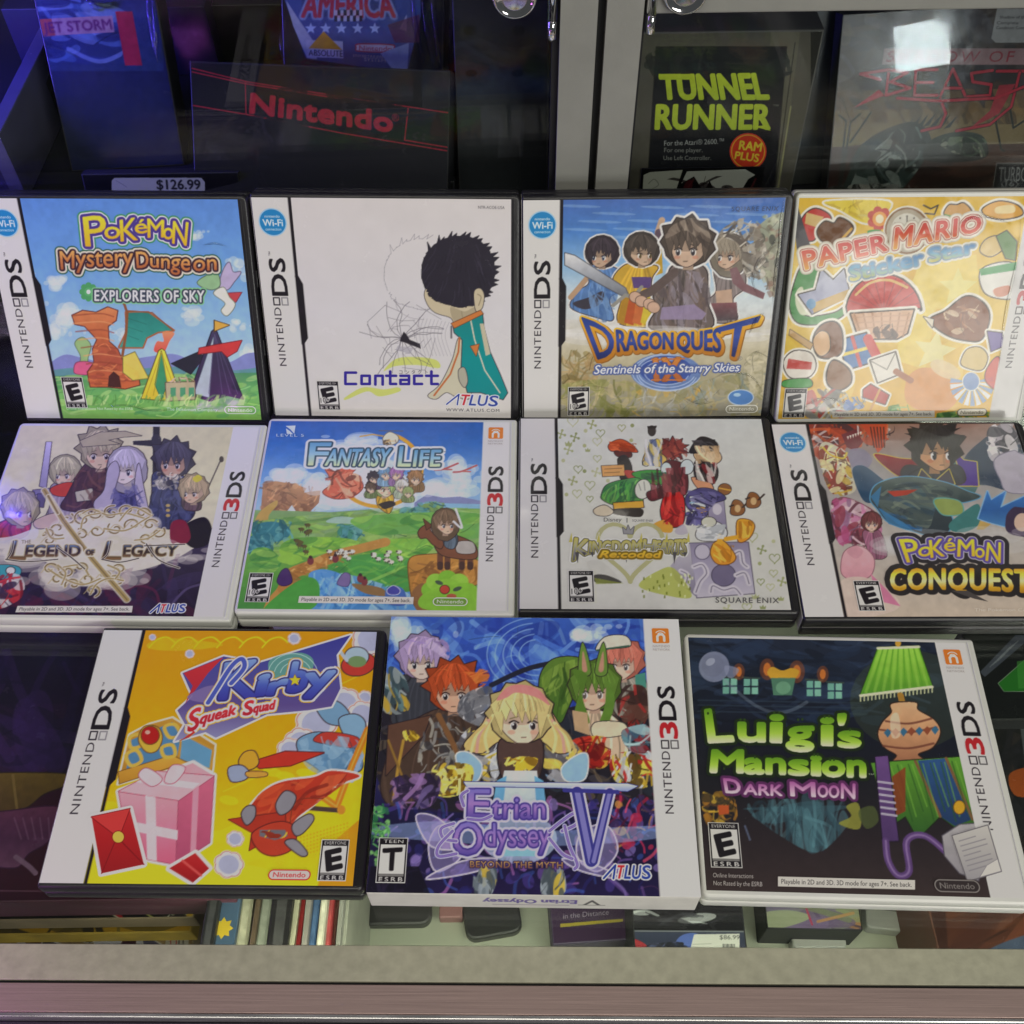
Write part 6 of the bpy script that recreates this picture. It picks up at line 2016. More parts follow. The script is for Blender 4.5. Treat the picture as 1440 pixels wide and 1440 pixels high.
figure(c, 755, 395, 48, '#a6c27a', '#e2c6ac', '#c8a040', [(725, 430), (790, 425), (800, 470), (780, 520), (740, 500), (720, 470)], 1, .1, 6)
c.blob([(730, 475), (790, 460), (810, 480), (760, 500), (740, 490)], '#322c30')
for x, y, r, hc, cc in ((705, 350, 28, '#3a3440', '#4a3c50'), (760, 330, 30, '#6f94b4', '#7fa0b8'), (815, 330, 30, '#a878b0', '#8a6a94'), (905, 350, 34, '#9a7450', '#8a6a48'), (840, 390, 30, '#c9c6bc', '#a8b49c'), (690, 400, 24, '#5a4a40', '#6a7a50'), (870, 420, 24, '#94a46a', '#7a8a5a')):
    figure(c, x, y, r, hc, '#dcc0a6', cc, [(x - r, y + r * .6), (x + r, y + r * .6), (x + r * 1.1, y + r * 1.9), (x - r * 1.1, y + r * 1.9)], 1, .2, int(x))
c.grain(.05, 7, 24)
j.strip_3ds(True, 118.4)
l = j.L('title_lettering')
BL = ['#5d94bc', '#8fb8cc', '#c9d2a0']
l.texts((('F', [(390, 288), (470, 290)], [(400, 182), (500, 182)]), ('ANTASY', [(470, 290), (770, 294)], [(490, 214), (790, 210)]), ('L', [(822, 294), (880, 295)], [(832, 200), (890, 198)]), ('IFE', [(895, 295), (1022, 294)], [(905, 218), (1030, 216)])), [(20, '#cfd4dc'), (8, '#2f4a5c'), (0, BL)], 4)
l.text('™', [(1036, 232), (1052, 232)], [(1036, 222), (1052, 222)], [(0, '#4a5a6c')])
l = j.L('publisher_logo', 5)
W2 = '#c4d0e4'
l.poly([(280, 100), (328, 98), (322, 138), (304, 118)], W2)
l.poly([(282, 112), (300, 124), (316, 140), (286, 138)], W2)
l.text('LEVEL 5', [(236, 151), (368, 152)], [(236, 138), (368, 139)], [(0, W2)], .7, .08)
j.rating(4.6, 6.2, 12.0, 17.0, 'E10')
j.notice((340, 953), (895, 960), (346, 920), (898, 925))
j.maker(97.2, 5.2, 16.6, 4.2, (224, 228, 216), (110, 150, 60))
j.done()

# ---- white cover with a crowd of bright shapes
j = Job('kh', 'ds', 'black game case with a heap of bright costumes above a purple block on white', 1.13, (200, 202, 200))
c = j.c
c.poly([(0, 0), (1500, 0), (1500, 1100), (0, 1100)], ['#cdd0ce', '#ccccc4', '#c9c8c4'])
rng = random.Random(5)
OL = ['#9aa070', '#a8ac80', '#8a9264', '#b4b690']


def heart(x, y, r, col, wd=4):
    P = []
    for k in range(24):
        t = k * 2 * math.pi / 24
        P.append((x + r * .062 * 16 * math.sin(t) ** 3, y - r * .062 * (13 * math.cos(t) - 5 * math.cos(2 * t) - 2 * math.cos(3 * t) - math.cos(4 * t))))
    c.line(P, wd, col, 1, False, True)


def crown(x, y, r, col):
    c.poly([(x - r, y - r * .5), (x - r * .4, y), (x, y - r * .8), (x + r * .4, y), (x + r, y - r * .5), (x + r * .8, y + r * .7), (x - r * .8, y + r * .7)], col)


spots = [(265, 135), (300, 210), (330, 150), (275, 260), (320, 355), (290, 420), (345, 300), (380, 120), (410, 90), (375, 190), (450, 130), (435, 170), (390, 210), (435, 250), (375, 310), (430, 315), (400, 375), (340, 415), (400, 440), (485, 355), (550, 105), (595, 165), (600, 95), (320, 75), (300, 180),
         (1165, 620), (1210, 680), (1265, 640), (1200, 745), (1265, 790), (1205, 830), (1250, 855), (1305, 830), (1140, 950), (1215, 950), (1050, 960), (1300, 910), (1180, 900), (1270, 720)]
for i, (x, y) in enumerate(spots):
    col = OL[i % 4]
    k = rng.random()
    if k < .3:
        heart(x, y, rng.uniform(16, 26), col)
    elif k < .6:
        crown(x, y, rng.uniform(13, 20), col)
    elif k < .85:
        for q in (0.3, 1.87):
            c.line([(x - 18 * math.cos(q), y - 18 * math.sin(q)), (x + 18 * math.cos(q), y + 18 * math.sin(q))], 6, col)
        for q in (0.3, 1.87):
            for sg in (-1, 1):
                c.ell(x + sg * 18 * math.cos(q), y + sg * 18 * math.sin(q), 6, 6, col)
    else:
        c.ell(x, y, 9, 9, col)
# block with swirls
c.poly([(870, 650), (1145, 645), (1175, 885), (905, 905)], ['#8a829c', '#a39cb4', '#c0bac8'], 1, False, '#5a5468', 4)
c.poly([(780, 755), (870, 650), (905, 905), (800, 820)], ['#c0bcc4', '#7f7890'], 1, False)
c.ell(1030, 800, 55, 50, '#6f6784', 1, 0, '#4d465e', 4)
c.ell(930, 690, 34, 34, '#bab4c4', 1, 0, '#5d566e', 4)
for P in ([(890, 760), (930, 750), (950, 790), (920, 830), (900, 880)], [(970, 880), (980, 850), (1030, 870), (1080, 860), (1110, 890)], [(1080, 700), (1110, 690), (1120, 740), (1140, 760)], [(1090, 800), (1130, 790), (1150, 840)], [(830, 780), (860, 800), (850, 850)]):
    c.line(P, 24, '#c6c0cc', 1, True)
    c.line(P, 4, '#5d566e', .8, True)
c.poly([(960, 440), (1030, 440), (1045, 600), (960, 570)], ['#a49cb4', '#7d7590'], 1, False, '#5a5468', 3)
c.ell(1000, 490, 22, 26, '#c6c0cc')
# yellow green code band and pale boot in the fade
c.blob([(630, 850), (720, 780), (800, 770), (880, 900), (760, 895)], '#a8b04a', .8)
for k in range(36):
    x, y = 640 + rng.random() * 240, 790 + rng.random() * 105
    c.poly([(x, y), (x + 7, y), (x + 7, y + 14), (x, y + 14)], ['#5f6a1e', '#d6dcae'][k % 2], .8)
c.blob([(385, 740), (440, 730), (500, 770), (540, 830), (480, 830), (420, 800)], '#c3c2bc', 1)
c.blob([(420, 800), (480, 800), (550, 835), (430, 835)], '#3c3a38', .9)
c.poly([(420, 812), (560, 838), (430, 842)], '#8a9440', .7)
# the heap of costumes: hats, coats, sacks, boots, no wearers
LN = '#241c20'
c.blob([(490, 185), (540, 160), (590, 180), (625, 220), (560, 215), (500, 215)], '#c0502e', 1, LN, 3)
c.blob([(520, 215), (590, 220), (590, 245), (530, 240)], '#5a2a26', 1, LN, 3)
c.blob([(530, 250), (570, 235), (600, 290), (590, 350), (545, 350), (535, 300)], '#2a2426')
c.poly([(455, 285), (560, 280), (565, 330), (460, 335)], '#cf9a5c', 1, False, LN, 3)
c.line([(470, 300), (550, 296)], 4, '#8a5a34')
c.line([(470, 318), (540, 314)], 4, '#8a5a34')
c.blob([(560, 310), (610, 310), (640, 340), (600, 360)], '#a83e38')
c.blob([(600, 320), (680, 305), (760, 315), (770, 350), (720, 375), (640, 350)], '#3a8f3c', 1, LN, 3)
c.blob([(455, 420), (480, 375), (560, 350), (640, 350), (650, 450), (640, 480), (520, 470), (460, 445)], ['#3f8a44', '#2f6a44', '#7fae4c'], 1, LN, 3)
c.dabs([(460, 420), (560, 355), (640, 360), (640, 470), (510, 465)], ['#57a848', '#2a5c3c', '#1f4834', '#8cc05a'], 30, 24, 3, .6, 3, True, 110)
c.poly([(510, 460), (650, 450), (655, 480), (515, 495)], '#d0a03c', 1, False, LN, 3)
c.blob([(500, 490), (640, 485), (640, 525), (560, 520), (510, 510)], '#2c2624')
c.blob([(420, 490), (470, 470), (510, 500), (480, 520), (430, 515)], '#c9bca4', 1, LN, 3)
c.ell(650, 395, 36, 46, '#cfd0c6', 1, 15, LN, 3)
c.line([(630, 370), (640, 400)], 4, '#8a8a84')
c.line([(655, 360), (660, 400)], 4, '#8a8a84')
P = []
for k in range(20):
    a = 2 * math.pi * k / 20
    q = (75 if k % 2 else 44)
    P.append((790 + q * math.cos(a) * 1.05, 205 + q * math.sin(a) * .8))
c.poly(P, '#7a3432', 1, False, LN, 3)
c.ell(790, 215, 40, 34, '#a24a3c')
c.dabs([(740, 160), (850, 170), (850, 250), (740, 250)], ['#8f3f38', '#5a2426', '#a85a44'], 26, 18, 6, .7, 2.6)
c.blob([(700, 210), (660, 230), (650, 280), (690, 270), (740, 290), (760, 250)], '#cfae5a', 1, LN, 3)
c.blob([(690, 180), (720, 160), (735, 210), (705, 240), (670, 220)], '#d2b84e', 1, LN, 3)
c.ell(692, 120, 20, 26, '#3c3836')
c.poly([(670, 98), (716, 96), (712, 108), (672, 110)], '#2c2826')
c.ell(665, 272, 14, 14, '#c8c8bc', 1, 0, LN, 3)
c.blob([(750, 270), (830, 270), (860, 330), (850, 420), (760, 430), (690, 450), (670, 410), (740, 380)], '#57222a', 1, LN, 3)
c.ell(760, 300, 24, 30, '#c4d0d0', 1, 0, LN, 3)
c.ell(858, 290, 30, 34, '#c9d2d4', 1, 0, LN, 3)
c.blob([(735, 480), (760, 410), (800, 395), (840, 430), (845, 530), (820, 570), (760, 570), (738, 530)], ['#b01f24', '#cc2a2c', '#8f161c'], 1, LN, 4)
for k in range(7):
    c.line([(800 + k * 6, 410 + k * 14), (818 + k * 4, 404 + k * 16)], 5, '#3a2a20')
c.blob([(700, 560), (750, 540), (790, 570), (780, 600), (720, 590)], '#cf9a3c')
c.blob([(890, 230), (930, 190), (990, 200), (1020, 250), (980, 280), (920, 270)], '#d2b48c', 1, LN, 3)
c.poly([(870, 215), (920, 150), (990, 170), (995, 205), (900, 225)], '#262226', 1, True, LN, 3)
c.blob([(900, 260), (990, 280), (1000, 340), (960, 380), (900, 350)], '#2c2628', 1, LN, 3)
c.dabs([(900, 260), (990, 280), (980, 370), (900, 340)], ['#8a2a30', '#3a3440', '#c8c4bc'], 12, 18, 3, .8)
c.blob([(880, 340), (960, 360), (980, 400), (920, 400)], '#cf9470', 1, LN, 3)
c.ell(1035, 395, 30, 26, '#8a5a34', 1, 0, LN, 3)
c.line([(1010, 390), (1062, 400)], 8, '#d0a040')
c.blob([(860, 420), (920, 390), (990, 400), (1040, 440), (960, 470), (950, 520), (880, 500), (850, 460)], '#4a4474', 1, LN, 3)
c.poly([(870, 430), (935, 415), (945, 480), (885, 500)], '#c6ccce', 1, False, LN, 3)
c.line([(872, 460), (942, 446)], 8, '#8fb4c8')
c.ell(925, 492, 26, 14, '#cf9a34', 1, 10, LN, 3)
c.dabs([(860, 500), (960, 510), (940, 560), (850, 560)], ['#4a4474', '#2e2a4c', '#6a64a0'], 20, 22, 3, .8)
c.blob([(900, 600), (930, 560), (1000, 550), (1045, 590), (1030, 630), (960, 640), (910, 630)], '#ccced0', 1, LN, 3)
c.ell(960, 550, 34, 24, '#c8c8b8', 1, 0, LN, 3)
OR = ['#d8a030', '#d88e2c']
c.poly([(1095, 545), (1150, 540), (1175, 570), (1150, 625), (1100, 640)], OR, 1, True, '#6a4420', 4)
c.line([(1040, 630), (1100, 620)], 22, '#d8a030')
c.poly([(985, 650), (1030, 640), (1085, 710), (1060, 745), (1000, 745), (970, 700)], OR, 1, True, '#6a4420', 4)
c.line([(1015, 615), (1010, 660)], 24, '#d8a030')
for x, y in ((1100, 480), (1175, 445)):
    c.blob([(x - 36, y + 30), (x - 24, y - 30), (x + 10, y - 28), (x + 30, y + 10), (x + 10, y + 36)], '#8a5a34', 1, LN, 3)
    c.ell(x - 4, y + 6, 14, 18, '#c9a878')
    c.line([(x + 20, y), (x + 46, y - 26)], 8, '#3a2c28')
    c.line([(x - 24, y - 10), (x - 40, y - 4)], 8, '#3a2c28')
for P, cols_, n_, an_ in (([(640, 320), (760, 315), (770, 350), (640, 350)], ['#57a848', '#2a5c3c', '#1f4834'], 16, 10), ([(690, 300), (850, 290), (850, 420), (690, 440)], ['#7a2f38', '#3a161c', '#94444a'], 34, 70), ([(740, 410), (840, 410), (840, 565), (745, 560)], ['#d8483c', '#7d1016', '#c8302e'], 26, 85),
                          ([(860, 400), (1030, 410), (950, 510), (860, 490)], ['#5d578c', '#2c284a', '#77719f'], 30, 20), ([(900, 560), (1040, 560), (1030, 630), (910, 625)], ['#e0e2e4', '#9a9ea4', '#b8bcc0'], 26, -10), ([(980, 650), (1080, 660), (1060, 740), (980, 740)], ['#e8bc4c', '#a86c1c', '#c8801c'], 18, 50),
                          ([(1100, 545), (1170, 545), (1150, 620), (1100, 635)], ['#e8bc4c', '#a86c1c', '#c8801c'], 14, 80), ([(490, 170), (620, 180), (610, 220), (500, 215)], ['#d8683c', '#8a3418', '#b04020'], 18, 10), ([(880, 165), (990, 160), (1000, 215), (900, 220)], ['#3c383c', '#141214', '#4a464c'], 18, 20),
                          ([(890, 190), (1010, 190), (1010, 275), (900, 275)], ['#e0c8a4', '#b0906c', '#c4a47c'], 20, 60), ([(895, 260), (1000, 270), (990, 370), (900, 350)], ['#8a2a30', '#4a464c', '#d0ccc4', '#1c181a'], 34, 60), ([(660, 160), (740, 160), (740, 290), (655, 280)], ['#e0c868', '#8a7028', '#c8c8d0', '#4a5a8a'], 34, 70)):
    c.dabs(P, cols_, n_, 22, n_, .75, 3, False, an_)
c.blob([(800, 590), (840, 560), (860, 600), (820, 610)], '#b0a8b8', .8)
c.grain(.03, 9, 34)
j.strip_ds(False)
l = j.L('emblem')
HP = []
for k in range(40):
    t = k * 2 * math.pi / 40
    HP.append((590 + 9.6 * 16 * math.sin(t) ** 3, 672 - 9.4 * (13 * math.cos(t) - 5 * math.cos(2 * t) - 2 * math.cos(3 * t) - math.cos(4 * t))))
l.line(HP, 20, '#aaa878', .9, False, True)
l.poly([(560, 605), (555, 575), (572, 590), (580, 565), (590, 590), (608, 572), (602, 606)], '#8d8c90', 1, False, '#55545a', 3)
l = j.L('title_lettering')
GR = ['#bdb25a', '#a8a68c', '#77767c', '#5a585c']
l.texts((('K', [(318, 735), (392, 700)], [(330, 625), (400, 635)]), ('INGDOM', [(395, 700), (640, 690)], [(400, 642), (640, 638)]), ('H', [(650, 690), (700, 690)], [(655, 632), (710, 636)]), ('EARTS', [(705, 690), (850, 705)], [(712, 640), (855, 632)])), [(12, '#d6d6d2'), (6, '#3c3a3c'), (3, '#b4ac50'), (0, GR)], 2)
for x, h in ((340, 745), (372, 712), (410, 715), (450, 725), (500, 712), (545, 730), (570, 742), (600, 712), (655, 728), (690, 715), (740, 720), (800, 748), (850, 716)):
    l.poly([(x - 10, 692), (x + 10, 692), (x + (3 if x < 600 else -3), h)], '#4a484c')
for x in (310, 440, 640, 760, 862):
    l.poly([(x - 9, 645), (x + 9, 645), (x + 4, 600)], '#b8ae54')
l2 = j.L('subtitle_lettering')
l2.text('Re:coded', [(445, 716), (728, 718)], [(462, 686), (735, 690)], [(9, '#7a6418'), (0, ['#e0c03c', '#c8982a'])], 3)
l3 = j.L('small_print', 5)
l3.text('Disney', [(466, 548), (548, 548)], [(466, 530), (550, 530)], [(0, '#3a3838')], 1)
l3.line([(575, 532), (575, 552)], 3, '#3a3838')
l3.text('SQUARE ENIX', [(600, 548), (698, 549)], [(600, 538), (698, 539)], [(0, '#55545a')], .2)
l3 = j.L('publisher_logo', 5)
l3.text('SQUARE ENIX', [(992, 930), (1290, 932)], [(992, 905), (1290, 908)], [(0, '#3a383a')], 1.4, .08)
j.rating(24.6, 5.6, 12.8, 18.4, 'E10')
j.done()

# ---- dark bird cover at the right
j = Job('conq', 'ds', 'black game case with dark blue shapes and large gold capitals, right end of middle row', 1.18)
c = j.c
c.poly([(200, 60), (2100, 60), (2100, 1200), (200, 1200)], ['#8a6a60', '#8f8a8c', '#aaa6a4', '#b4aaa2', '#c2b2a2'])
c.blob([(260, 100), (520, 90), (560, 140), (480, 220), (360, 260), (300, 220)], '#8a3a30')
c.dabs([(260, 95), (700, 95), (680, 200), (480, 240), (320, 300)], ['#a5432c', '#5d2a2a', '#c05a34', '#3a2c34', '#b8b2b4'], 80, 34, 2, .8)
c.poly([(540, 100), (690, 95), (680, 220), (640, 260), (600, 180)], '#b5452c')
for k in range(5):
    c.line([(600 + k * 18, 120), (620 + k * 14, 230)], 7, '#4a2420')
c.poly([(440, 160), (520, 130), (560, 200), (520, 250), (470, 230)], '#6a2a34')
for k in range(6):
    c.poly([(470 + k * 14, 170 - k * 5), (482 + k * 14, 168 - k * 5), (478 + k * 14, 190 - k * 5)], '#d6d0c8')
c.blob([(480, 250), (560, 240), (610, 300), (560, 360), (500, 340)], '#7d7890', .9)
# helmeted mask stand-in, red and ivory
c.blob([(320, 230), (360, 200), (450, 250), (480, 330), (520, 460), (430, 490), (360, 420), (330, 320)], '#c0bba8')
c.dabs([(320, 230), (460, 250), (500, 460), (400, 490), (340, 380)], ['#8a2a24', '#d2c89a', '#b89a3c', '#5d3a30', '#d8d4cc', '#7a3028'], 90, 26, 6, .85)
c.line([(340, 230), (380, 270), (450, 290), (470, 260)], 10, '#c8b23c', 1, True)
# dark storm shapes: a great blue sail and a curling wave
c.blob([(500, 360), (560, 330), (660, 400), (700, 440), (640, 520), (560, 520)], '#2f4a66')
c.blob([(1110, 300), (1200, 200), (1300, 160), (1700, 160), (1700, 420), (1400, 470), (1250, 440), (1140, 420)], '#2c3a50')
c.blob([(1000, 280), (1130, 300), (1190, 420), (1140, 500), (1010, 460)], '#4a6a6c')
c.poly([(620, 270), (760, 290), (900, 310), (960, 390), (1000, 410), (860, 420), (740, 380)], ['#8a2c34', '#5a2230'], 1, True, '#b8a84a', 6)
c.poly([(1050, 240), (1110, 300), (1180, 310), (1190, 440), (1060, 440), (1090, 360)], '#4a2f86', 1, False, '#b8a84a', 6)
figure(c, 950, 235, 125, '#2c282a', '#b58a68', '#2a2a34', [(800, 330), (950, 350), (1080, 330), (1110, 420), (950, 440), (780, 400)], 1, .35, 12)
c.poly([(880, 350), (950, 420), (1030, 350), (1060, 430), (950, 450), (850, 420)], '#3a3440', 1, False, '#b8a84a', 5)
for k in range(9):
    a_ = math.radians(200 + k * 18)
    c.poly([(950 + 110 * math.cos(a_ - .1), 200 + 105 * math.sin(a_ - .1)), (950 + 178 * math.cos(a_), 205 + 150 * math.sin(a_)), (950 + 110 * math.cos(a_ + .1), 200 + 105 * math.sin(a_ + .1))], '#221e20')
c.blob([(600, 510), (640, 430), (800, 390), (1000, 420), (1130, 470), (1200, 500), (1110, 530), (1010, 530), (1050, 640), (980, 720), (840, 690), (700, 640), (640, 570)], ['#4d5c58', '#39444a', '#28323c'], 1, '#5a93b8', 6)
c.poly([(640, 560), (760, 600), (900, 610), (880, 690), (760, 660)], '#2a5f94')
c.dabs([(640, 500), (800, 420), (1050, 470), (960, 560), (900, 680), (700, 600)], ['#5c6a64', '#2c3840', '#6f7a6c', '#3c5a70', '#46525a'], 70, 50, 7, .55, 2.6, True, 15)
c.poly([(690, 470), (860, 460), (800, 490), (730, 500)], '#a84034')
c.poly([(600, 500), (660, 440), (640, 560), (780, 640), (840, 690), (700, 650)], '#3c78a8', .8)
c.blob([(950, 520), (1010, 510), (1090, 530), (1100, 590), (1010, 600), (970, 570)], '#8a9a58', 1, '#5fa0a0', 6)
c.blob([(1030, 650), (1100, 590), (1190, 540), (1200, 640), (1130, 690), (1050, 690)], '#3c7474')
c.poly([(1190, 620), (1240, 470), (1260, 520), (1340, 470), (1310, 560), (1440, 500), (1700, 480), (1700, 660), (1400, 680), (1250, 640)], ['#3f78c0', '#2c5a9a', '#4a82b8'], 1, False, '#7faad0', 6)
c.poly([(1180, 680), (1200, 630), (1260, 650), (1220, 680)], '#b89a5c')
c.blob([(1340, 620), (1380, 560), (1440, 560), (1700, 580), (1700, 720), (1380, 710)], '#3a2c48')
c.ell(1430, 640, 44, 50, '#cdb0a0')
c.blob([(1260, 130), (1330, 110), (1400, 160), (1360, 220), (1280, 200)], '#c2bcc0')
c.dabs([(1250, 120), (1440, 110), (1440, 300), (1260, 300)], ['#d6d2d6', '#6a6670', '#a8a2ac', '#3c3a44'], 60, 34, 9, .8)
c.blob([(1280, 300), (1380, 250), (1440, 270), (1700, 300), (1700, 440), (1380, 480), (1310, 400)], '#aaa4b4', 1, '#77728a', 5)
# robes and a pink bundle at the left
c.blob([(400, 540), (450, 500), (560, 540), (640, 600), (650, 700), (560, 760), (440, 740), (400, 650)], '#7a4a54')
c.dabs([(390, 520), (560, 540), (660, 660), (620, 760), (430, 760)], ['#a84a78', '#5d2a3c', '#8a3a4c', '#b8769a', '#c8b0b8', '#8f6a8a'], 90, 34, 5, .8)
figure(c, 605, 640, 50, '#6d3a3e', '#d6b4a4', '#8f5a74', [(560, 690), (650, 690), (690, 820), (620, 840), (580, 780)], 1, 0, 11)
c.blob([(440, 870), (460, 800), (520, 770), (580, 790), (620, 850), (600, 930), (520, 960), (450, 930)], ['#d8a8b0', '#c88e9c'], 1, '#8a5a68', 4)
c.blob([(470, 800), (520, 770), (560, 800), (520, 840)], '#c8909e')
c.blob([(440, 960), (560, 940), (700, 1010), (760, 1100), (640, 1150), (480, 1160), (450, 1060)], '#cdbab0', .9)
c.poly([(600, 920), (690, 1010), (765, 1100), (640, 1070)], '#c87a9a')
cloud(c, 1000, 740, 900, 160, (196, 194, 196), .6, 4, 16)
c.grain(.05, 8, 44)
j.strip_ds(True)
l = j.L('title_lettering')
rows = [('P', 800, 860, 870, 850, 755, 735, 850, 730), ('o', 862, 830, 935, 822, 860, 755, 932, 745), ('K', 930, 835, 1005, 825, 920, 740, 1000, 730), ('é', 1005, 800, 1065, 795, 1000, 730, 1060, 725), ('M', 1075, 828, 1170, 826, 1080, 735, 1165, 735), ('o', 1172, 832, 1222, 836, 1175, 755, 1225, 758), ('N', 1230, 850, 1310, 862, 1240, 752, 1312, 752)]
for dil, col in ((38, '#2a262c'), (17, '#b8b4c0'), (12, '#5a4a98'), (0, ['#ead23a', '#d8b02e'])):
    for ch, *q in rows:
        l.text(ch, [(q[0], q[1]), (q[2], q[3])], [(q[4], q[5]), (q[6], q[7])], [(dil, col)], 3)
for dil, col in ((26, '#2a2628'), (0, ['#c88a24', '#ecd24a', '#e8dca0', '#c89a2c', '#a87420'])):
    l.text('CONQUEST', [(712, 1012), (1080, 1006), (1470, 1026)], [(712, 900), (1080, 896), (1470, 902)], [(dil, col)], 7, .05)
l.poly([(1040, 1015), (1130, 1015), (1245, 1075), (1170, 1060)], '#4a4444')
l3 = j.L('small_print', 5)
l3.text('The Pokémon Company', [(1168, 1128), (1560, 1128)], [(1168, 1112), (1560, 1112)], [(0, '#d2c8be')], .5)
j.rating(27.2, 4.9, 12.8, 17.4, 'E')
j.done()

# ================================================================== front row, lying flat
# ---- orange cover
j = Job('kirby', 'ds', 'black game case with a bright orange and yellow cover and a pink parcel', 1.24)
c = j.c
c.poly([(100, 40), (1500, 40), (1500, 1120), (100, 1120)], ['#d08c0c', '#d6940a', '#dca00c', '#d8b414', '#d8c81c'])
c.blob([(150, 800), (330, 740), (700, 860), (1000, 700), (1400, 560), (1400, 760), (1100, 900), (800, 1000), (700, 1100), (150, 1100)], '#d8c41e', .75)
c.blob([(150, 960), (800, 980), (1000, 1040), (1000, 1100), (150, 1100)], '#dcd426', .8)
c.poly([(1120, 1100), (1160, 920), (1300, 800), (1400, 780), (1400, 1120)], '#cf8a18', .9)
for k in range(90):      # printed halftone dots
    x, y = 1060 + (k % 15) * 13, 880 - (k % 15) * 4 + (k // 15) * 14
    c.ell(x, y, 4, 4, '#c8a018', .8)
for k in range(6):
    x = 500 + k * 88
    c.line([(x - 30, 140), (x, 110), (x + 40, 100), (x + 70, 120)], 7, '#dcc81e', .9, True)
c.blob([(460, 130), (520, 105), (640, 110), (760, 130), (640, 150), (500, 150)], '#d4b818', .6)
for x, y in ((780, 735), (1000, 640), (950, 625), (1080, 630)):
    c.ell(x, y, 38, 18, '#d8c41a', .8, 10)
for x0_, y0_, x1_, y1_ in ((760, 700, 1080, 560), (1200, 200, 1330, 150), (1180, 300, 1330, 230)):
    c.line([(x0_, y0_), (x1_, y1_)], 6, '#dcc424', .6)
CL, CO = '#a9b0c4', '#c05a3c'


def puff(x, y, r):
    for dil, col in ((1.35, '#d8c8c4'), (1.2, '#b8705c'), (1.08, '#cbcad4')):
        for a in range(7):
            q = a * 2 * math.pi / 7
            c.ell(x + r * .62 * math.cos(q), y + r * .56 * math.sin(q), r * .45 * dil, r * .42 * dil, col)
    c.ell(x, y, r * .8, r * .74, '#a4a8c2')


for x, y, r in ((780, 985, 50), (805, 885, 30), (628, 165, 16), (1035, 105, 22), (1310, 335, 26), (1170, 220, 26), (483, 100, 12)):
    puff(x, y, r)
for x, y, r in ((1330, 110, 60), (1120, 440, 70), (1060, 510, 55), (1230, 360, 60), (1020, 540, 46), (1300, 400, 50), (1150, 340, 40)):
    puff(x, y, r)
# blue plush cushion pile on the cloud with a red scarf
LN = '#3a2a30'
c.blob([(1050, 500), (1130, 470), (1220, 500), (1290, 560), (1290, 620), (1180, 640), (1110, 600), (1060, 560)], ['#6f95b4', '#5b84a8'], 1, LN, 4)
c.blob([(1120, 360), (1200, 350), (1250, 400), (1230, 440), (1160, 430)], '#6f95b4', 1, LN, 4)
c.blob([(1210, 420), (1270, 400), (1310, 430), (1300, 490), (1240, 490)], '#7da2be', 1, LN, 4)
c.blob([(1110, 500), (1160, 470), (1280, 490), (1270, 530), (1160, 515)], '#b03a30', 1, LN, 3)
c.dabs([(1060, 500), (1280, 500), (1280, 640), (1100, 620)], ['#88aac4', '#567ea2', '#8fb2ca'], 24, 30, 5, .6)
c.line([(1320, 460), (1260, 600), (1200, 760), (1130, 710)], 26, '#cf7c22')
c.line([(1320, 460), (1260, 600), (1200, 760), (1130, 710)], 6, '#dca042')
c.line([(1090, 765), (1215, 775)], 18, '#4a3a36')
c.ell(1218, 772, 16, 18, '#c8862c')
c.line([(1300, 560), (1260, 660)], 14, '#8fa8c4')
# little rocket kite, saucer
c.poly([(870, 585), (1000, 545), (1150, 550), (1020, 600), (900, 610)], '#b83426', 1, False, '#5d1f1c', 4)
c.blob([(820, 590), (840, 550), (880, 545), (895, 590), (860, 615)], '#cf9a2c', 1, LN, 4)
c.blob([(780, 610), (830, 600), (860, 630), (840, 655), (790, 660)], '#8f9ab4', 1, LN, 4)
c.blob([(850, 625), (920, 625), (925, 640), (860, 645)], '#d8963c', 1, LN, 3)
c.ell(1285, 205, 66, 44, '#b43a30', 1, -12, LN, 4)
c.ell(1278, 175, 46, 36, '#9fb4c0', 1, 0, LN, 4)
c.ell(1280, 195, 36, 22, '#6f8a5a', 1, 0)
c.line([(1210, 150), (1240, 190)], 14, '#a9b4c0')
# swooping red cloth kite, grey tassels
c.blob([(930, 690), (1000, 660), (1110, 645), (1180, 620), (1290, 640), (1190, 680), (1110, 750), (1050, 800), (1000, 850), (900, 830), (860, 780), (870, 750)], ['#b83a28', '#a8321f', '#c4482c'], 1, '#d6cfc8', 8)
c.dabs([(930, 690), (1110, 650), (1260, 640), (1060, 790), (980, 840), (870, 780)], ['#c8522f', '#8f2a20', '#b03c26', '#d0613a'], 40, 34, 9, .7, 3.4, True, -30)
c.poly([(1000, 780), (780, 810), (870, 860), (860, 930), (930, 890), (1000, 850)], '#a83424', 1, False, '#5d1f1c', 3)
c.blob([(870, 870), (930, 830), (1000, 820), (1040, 850), (1030, 920), (960, 950), (900, 930)], '#b23c28', 1, '#5d1f1c', 4)
for P in ([(830, 790), (850, 760), (880, 760), (880, 800), (850, 830)], [(965, 750), (1000, 700), (1040, 720), (1020, 770), (980, 790)], [(1030, 830), (1090, 790), (1110, 810), (1070, 860), (1040, 870)], [(1000, 900), (1040, 890), (1085, 940), (1060, 950)]):
    c.blob(P, '#85838c', 1, LN, 4)
c.poly([(900, 850), (1000, 850), (1010, 875), (960, 890), (900, 875)], '#6a6870')
c.dabs([(910, 855), (1000, 855), (1000, 880), (920, 880)], ['#d0a030', '#8a3020'], 6, 16, 3, 1)
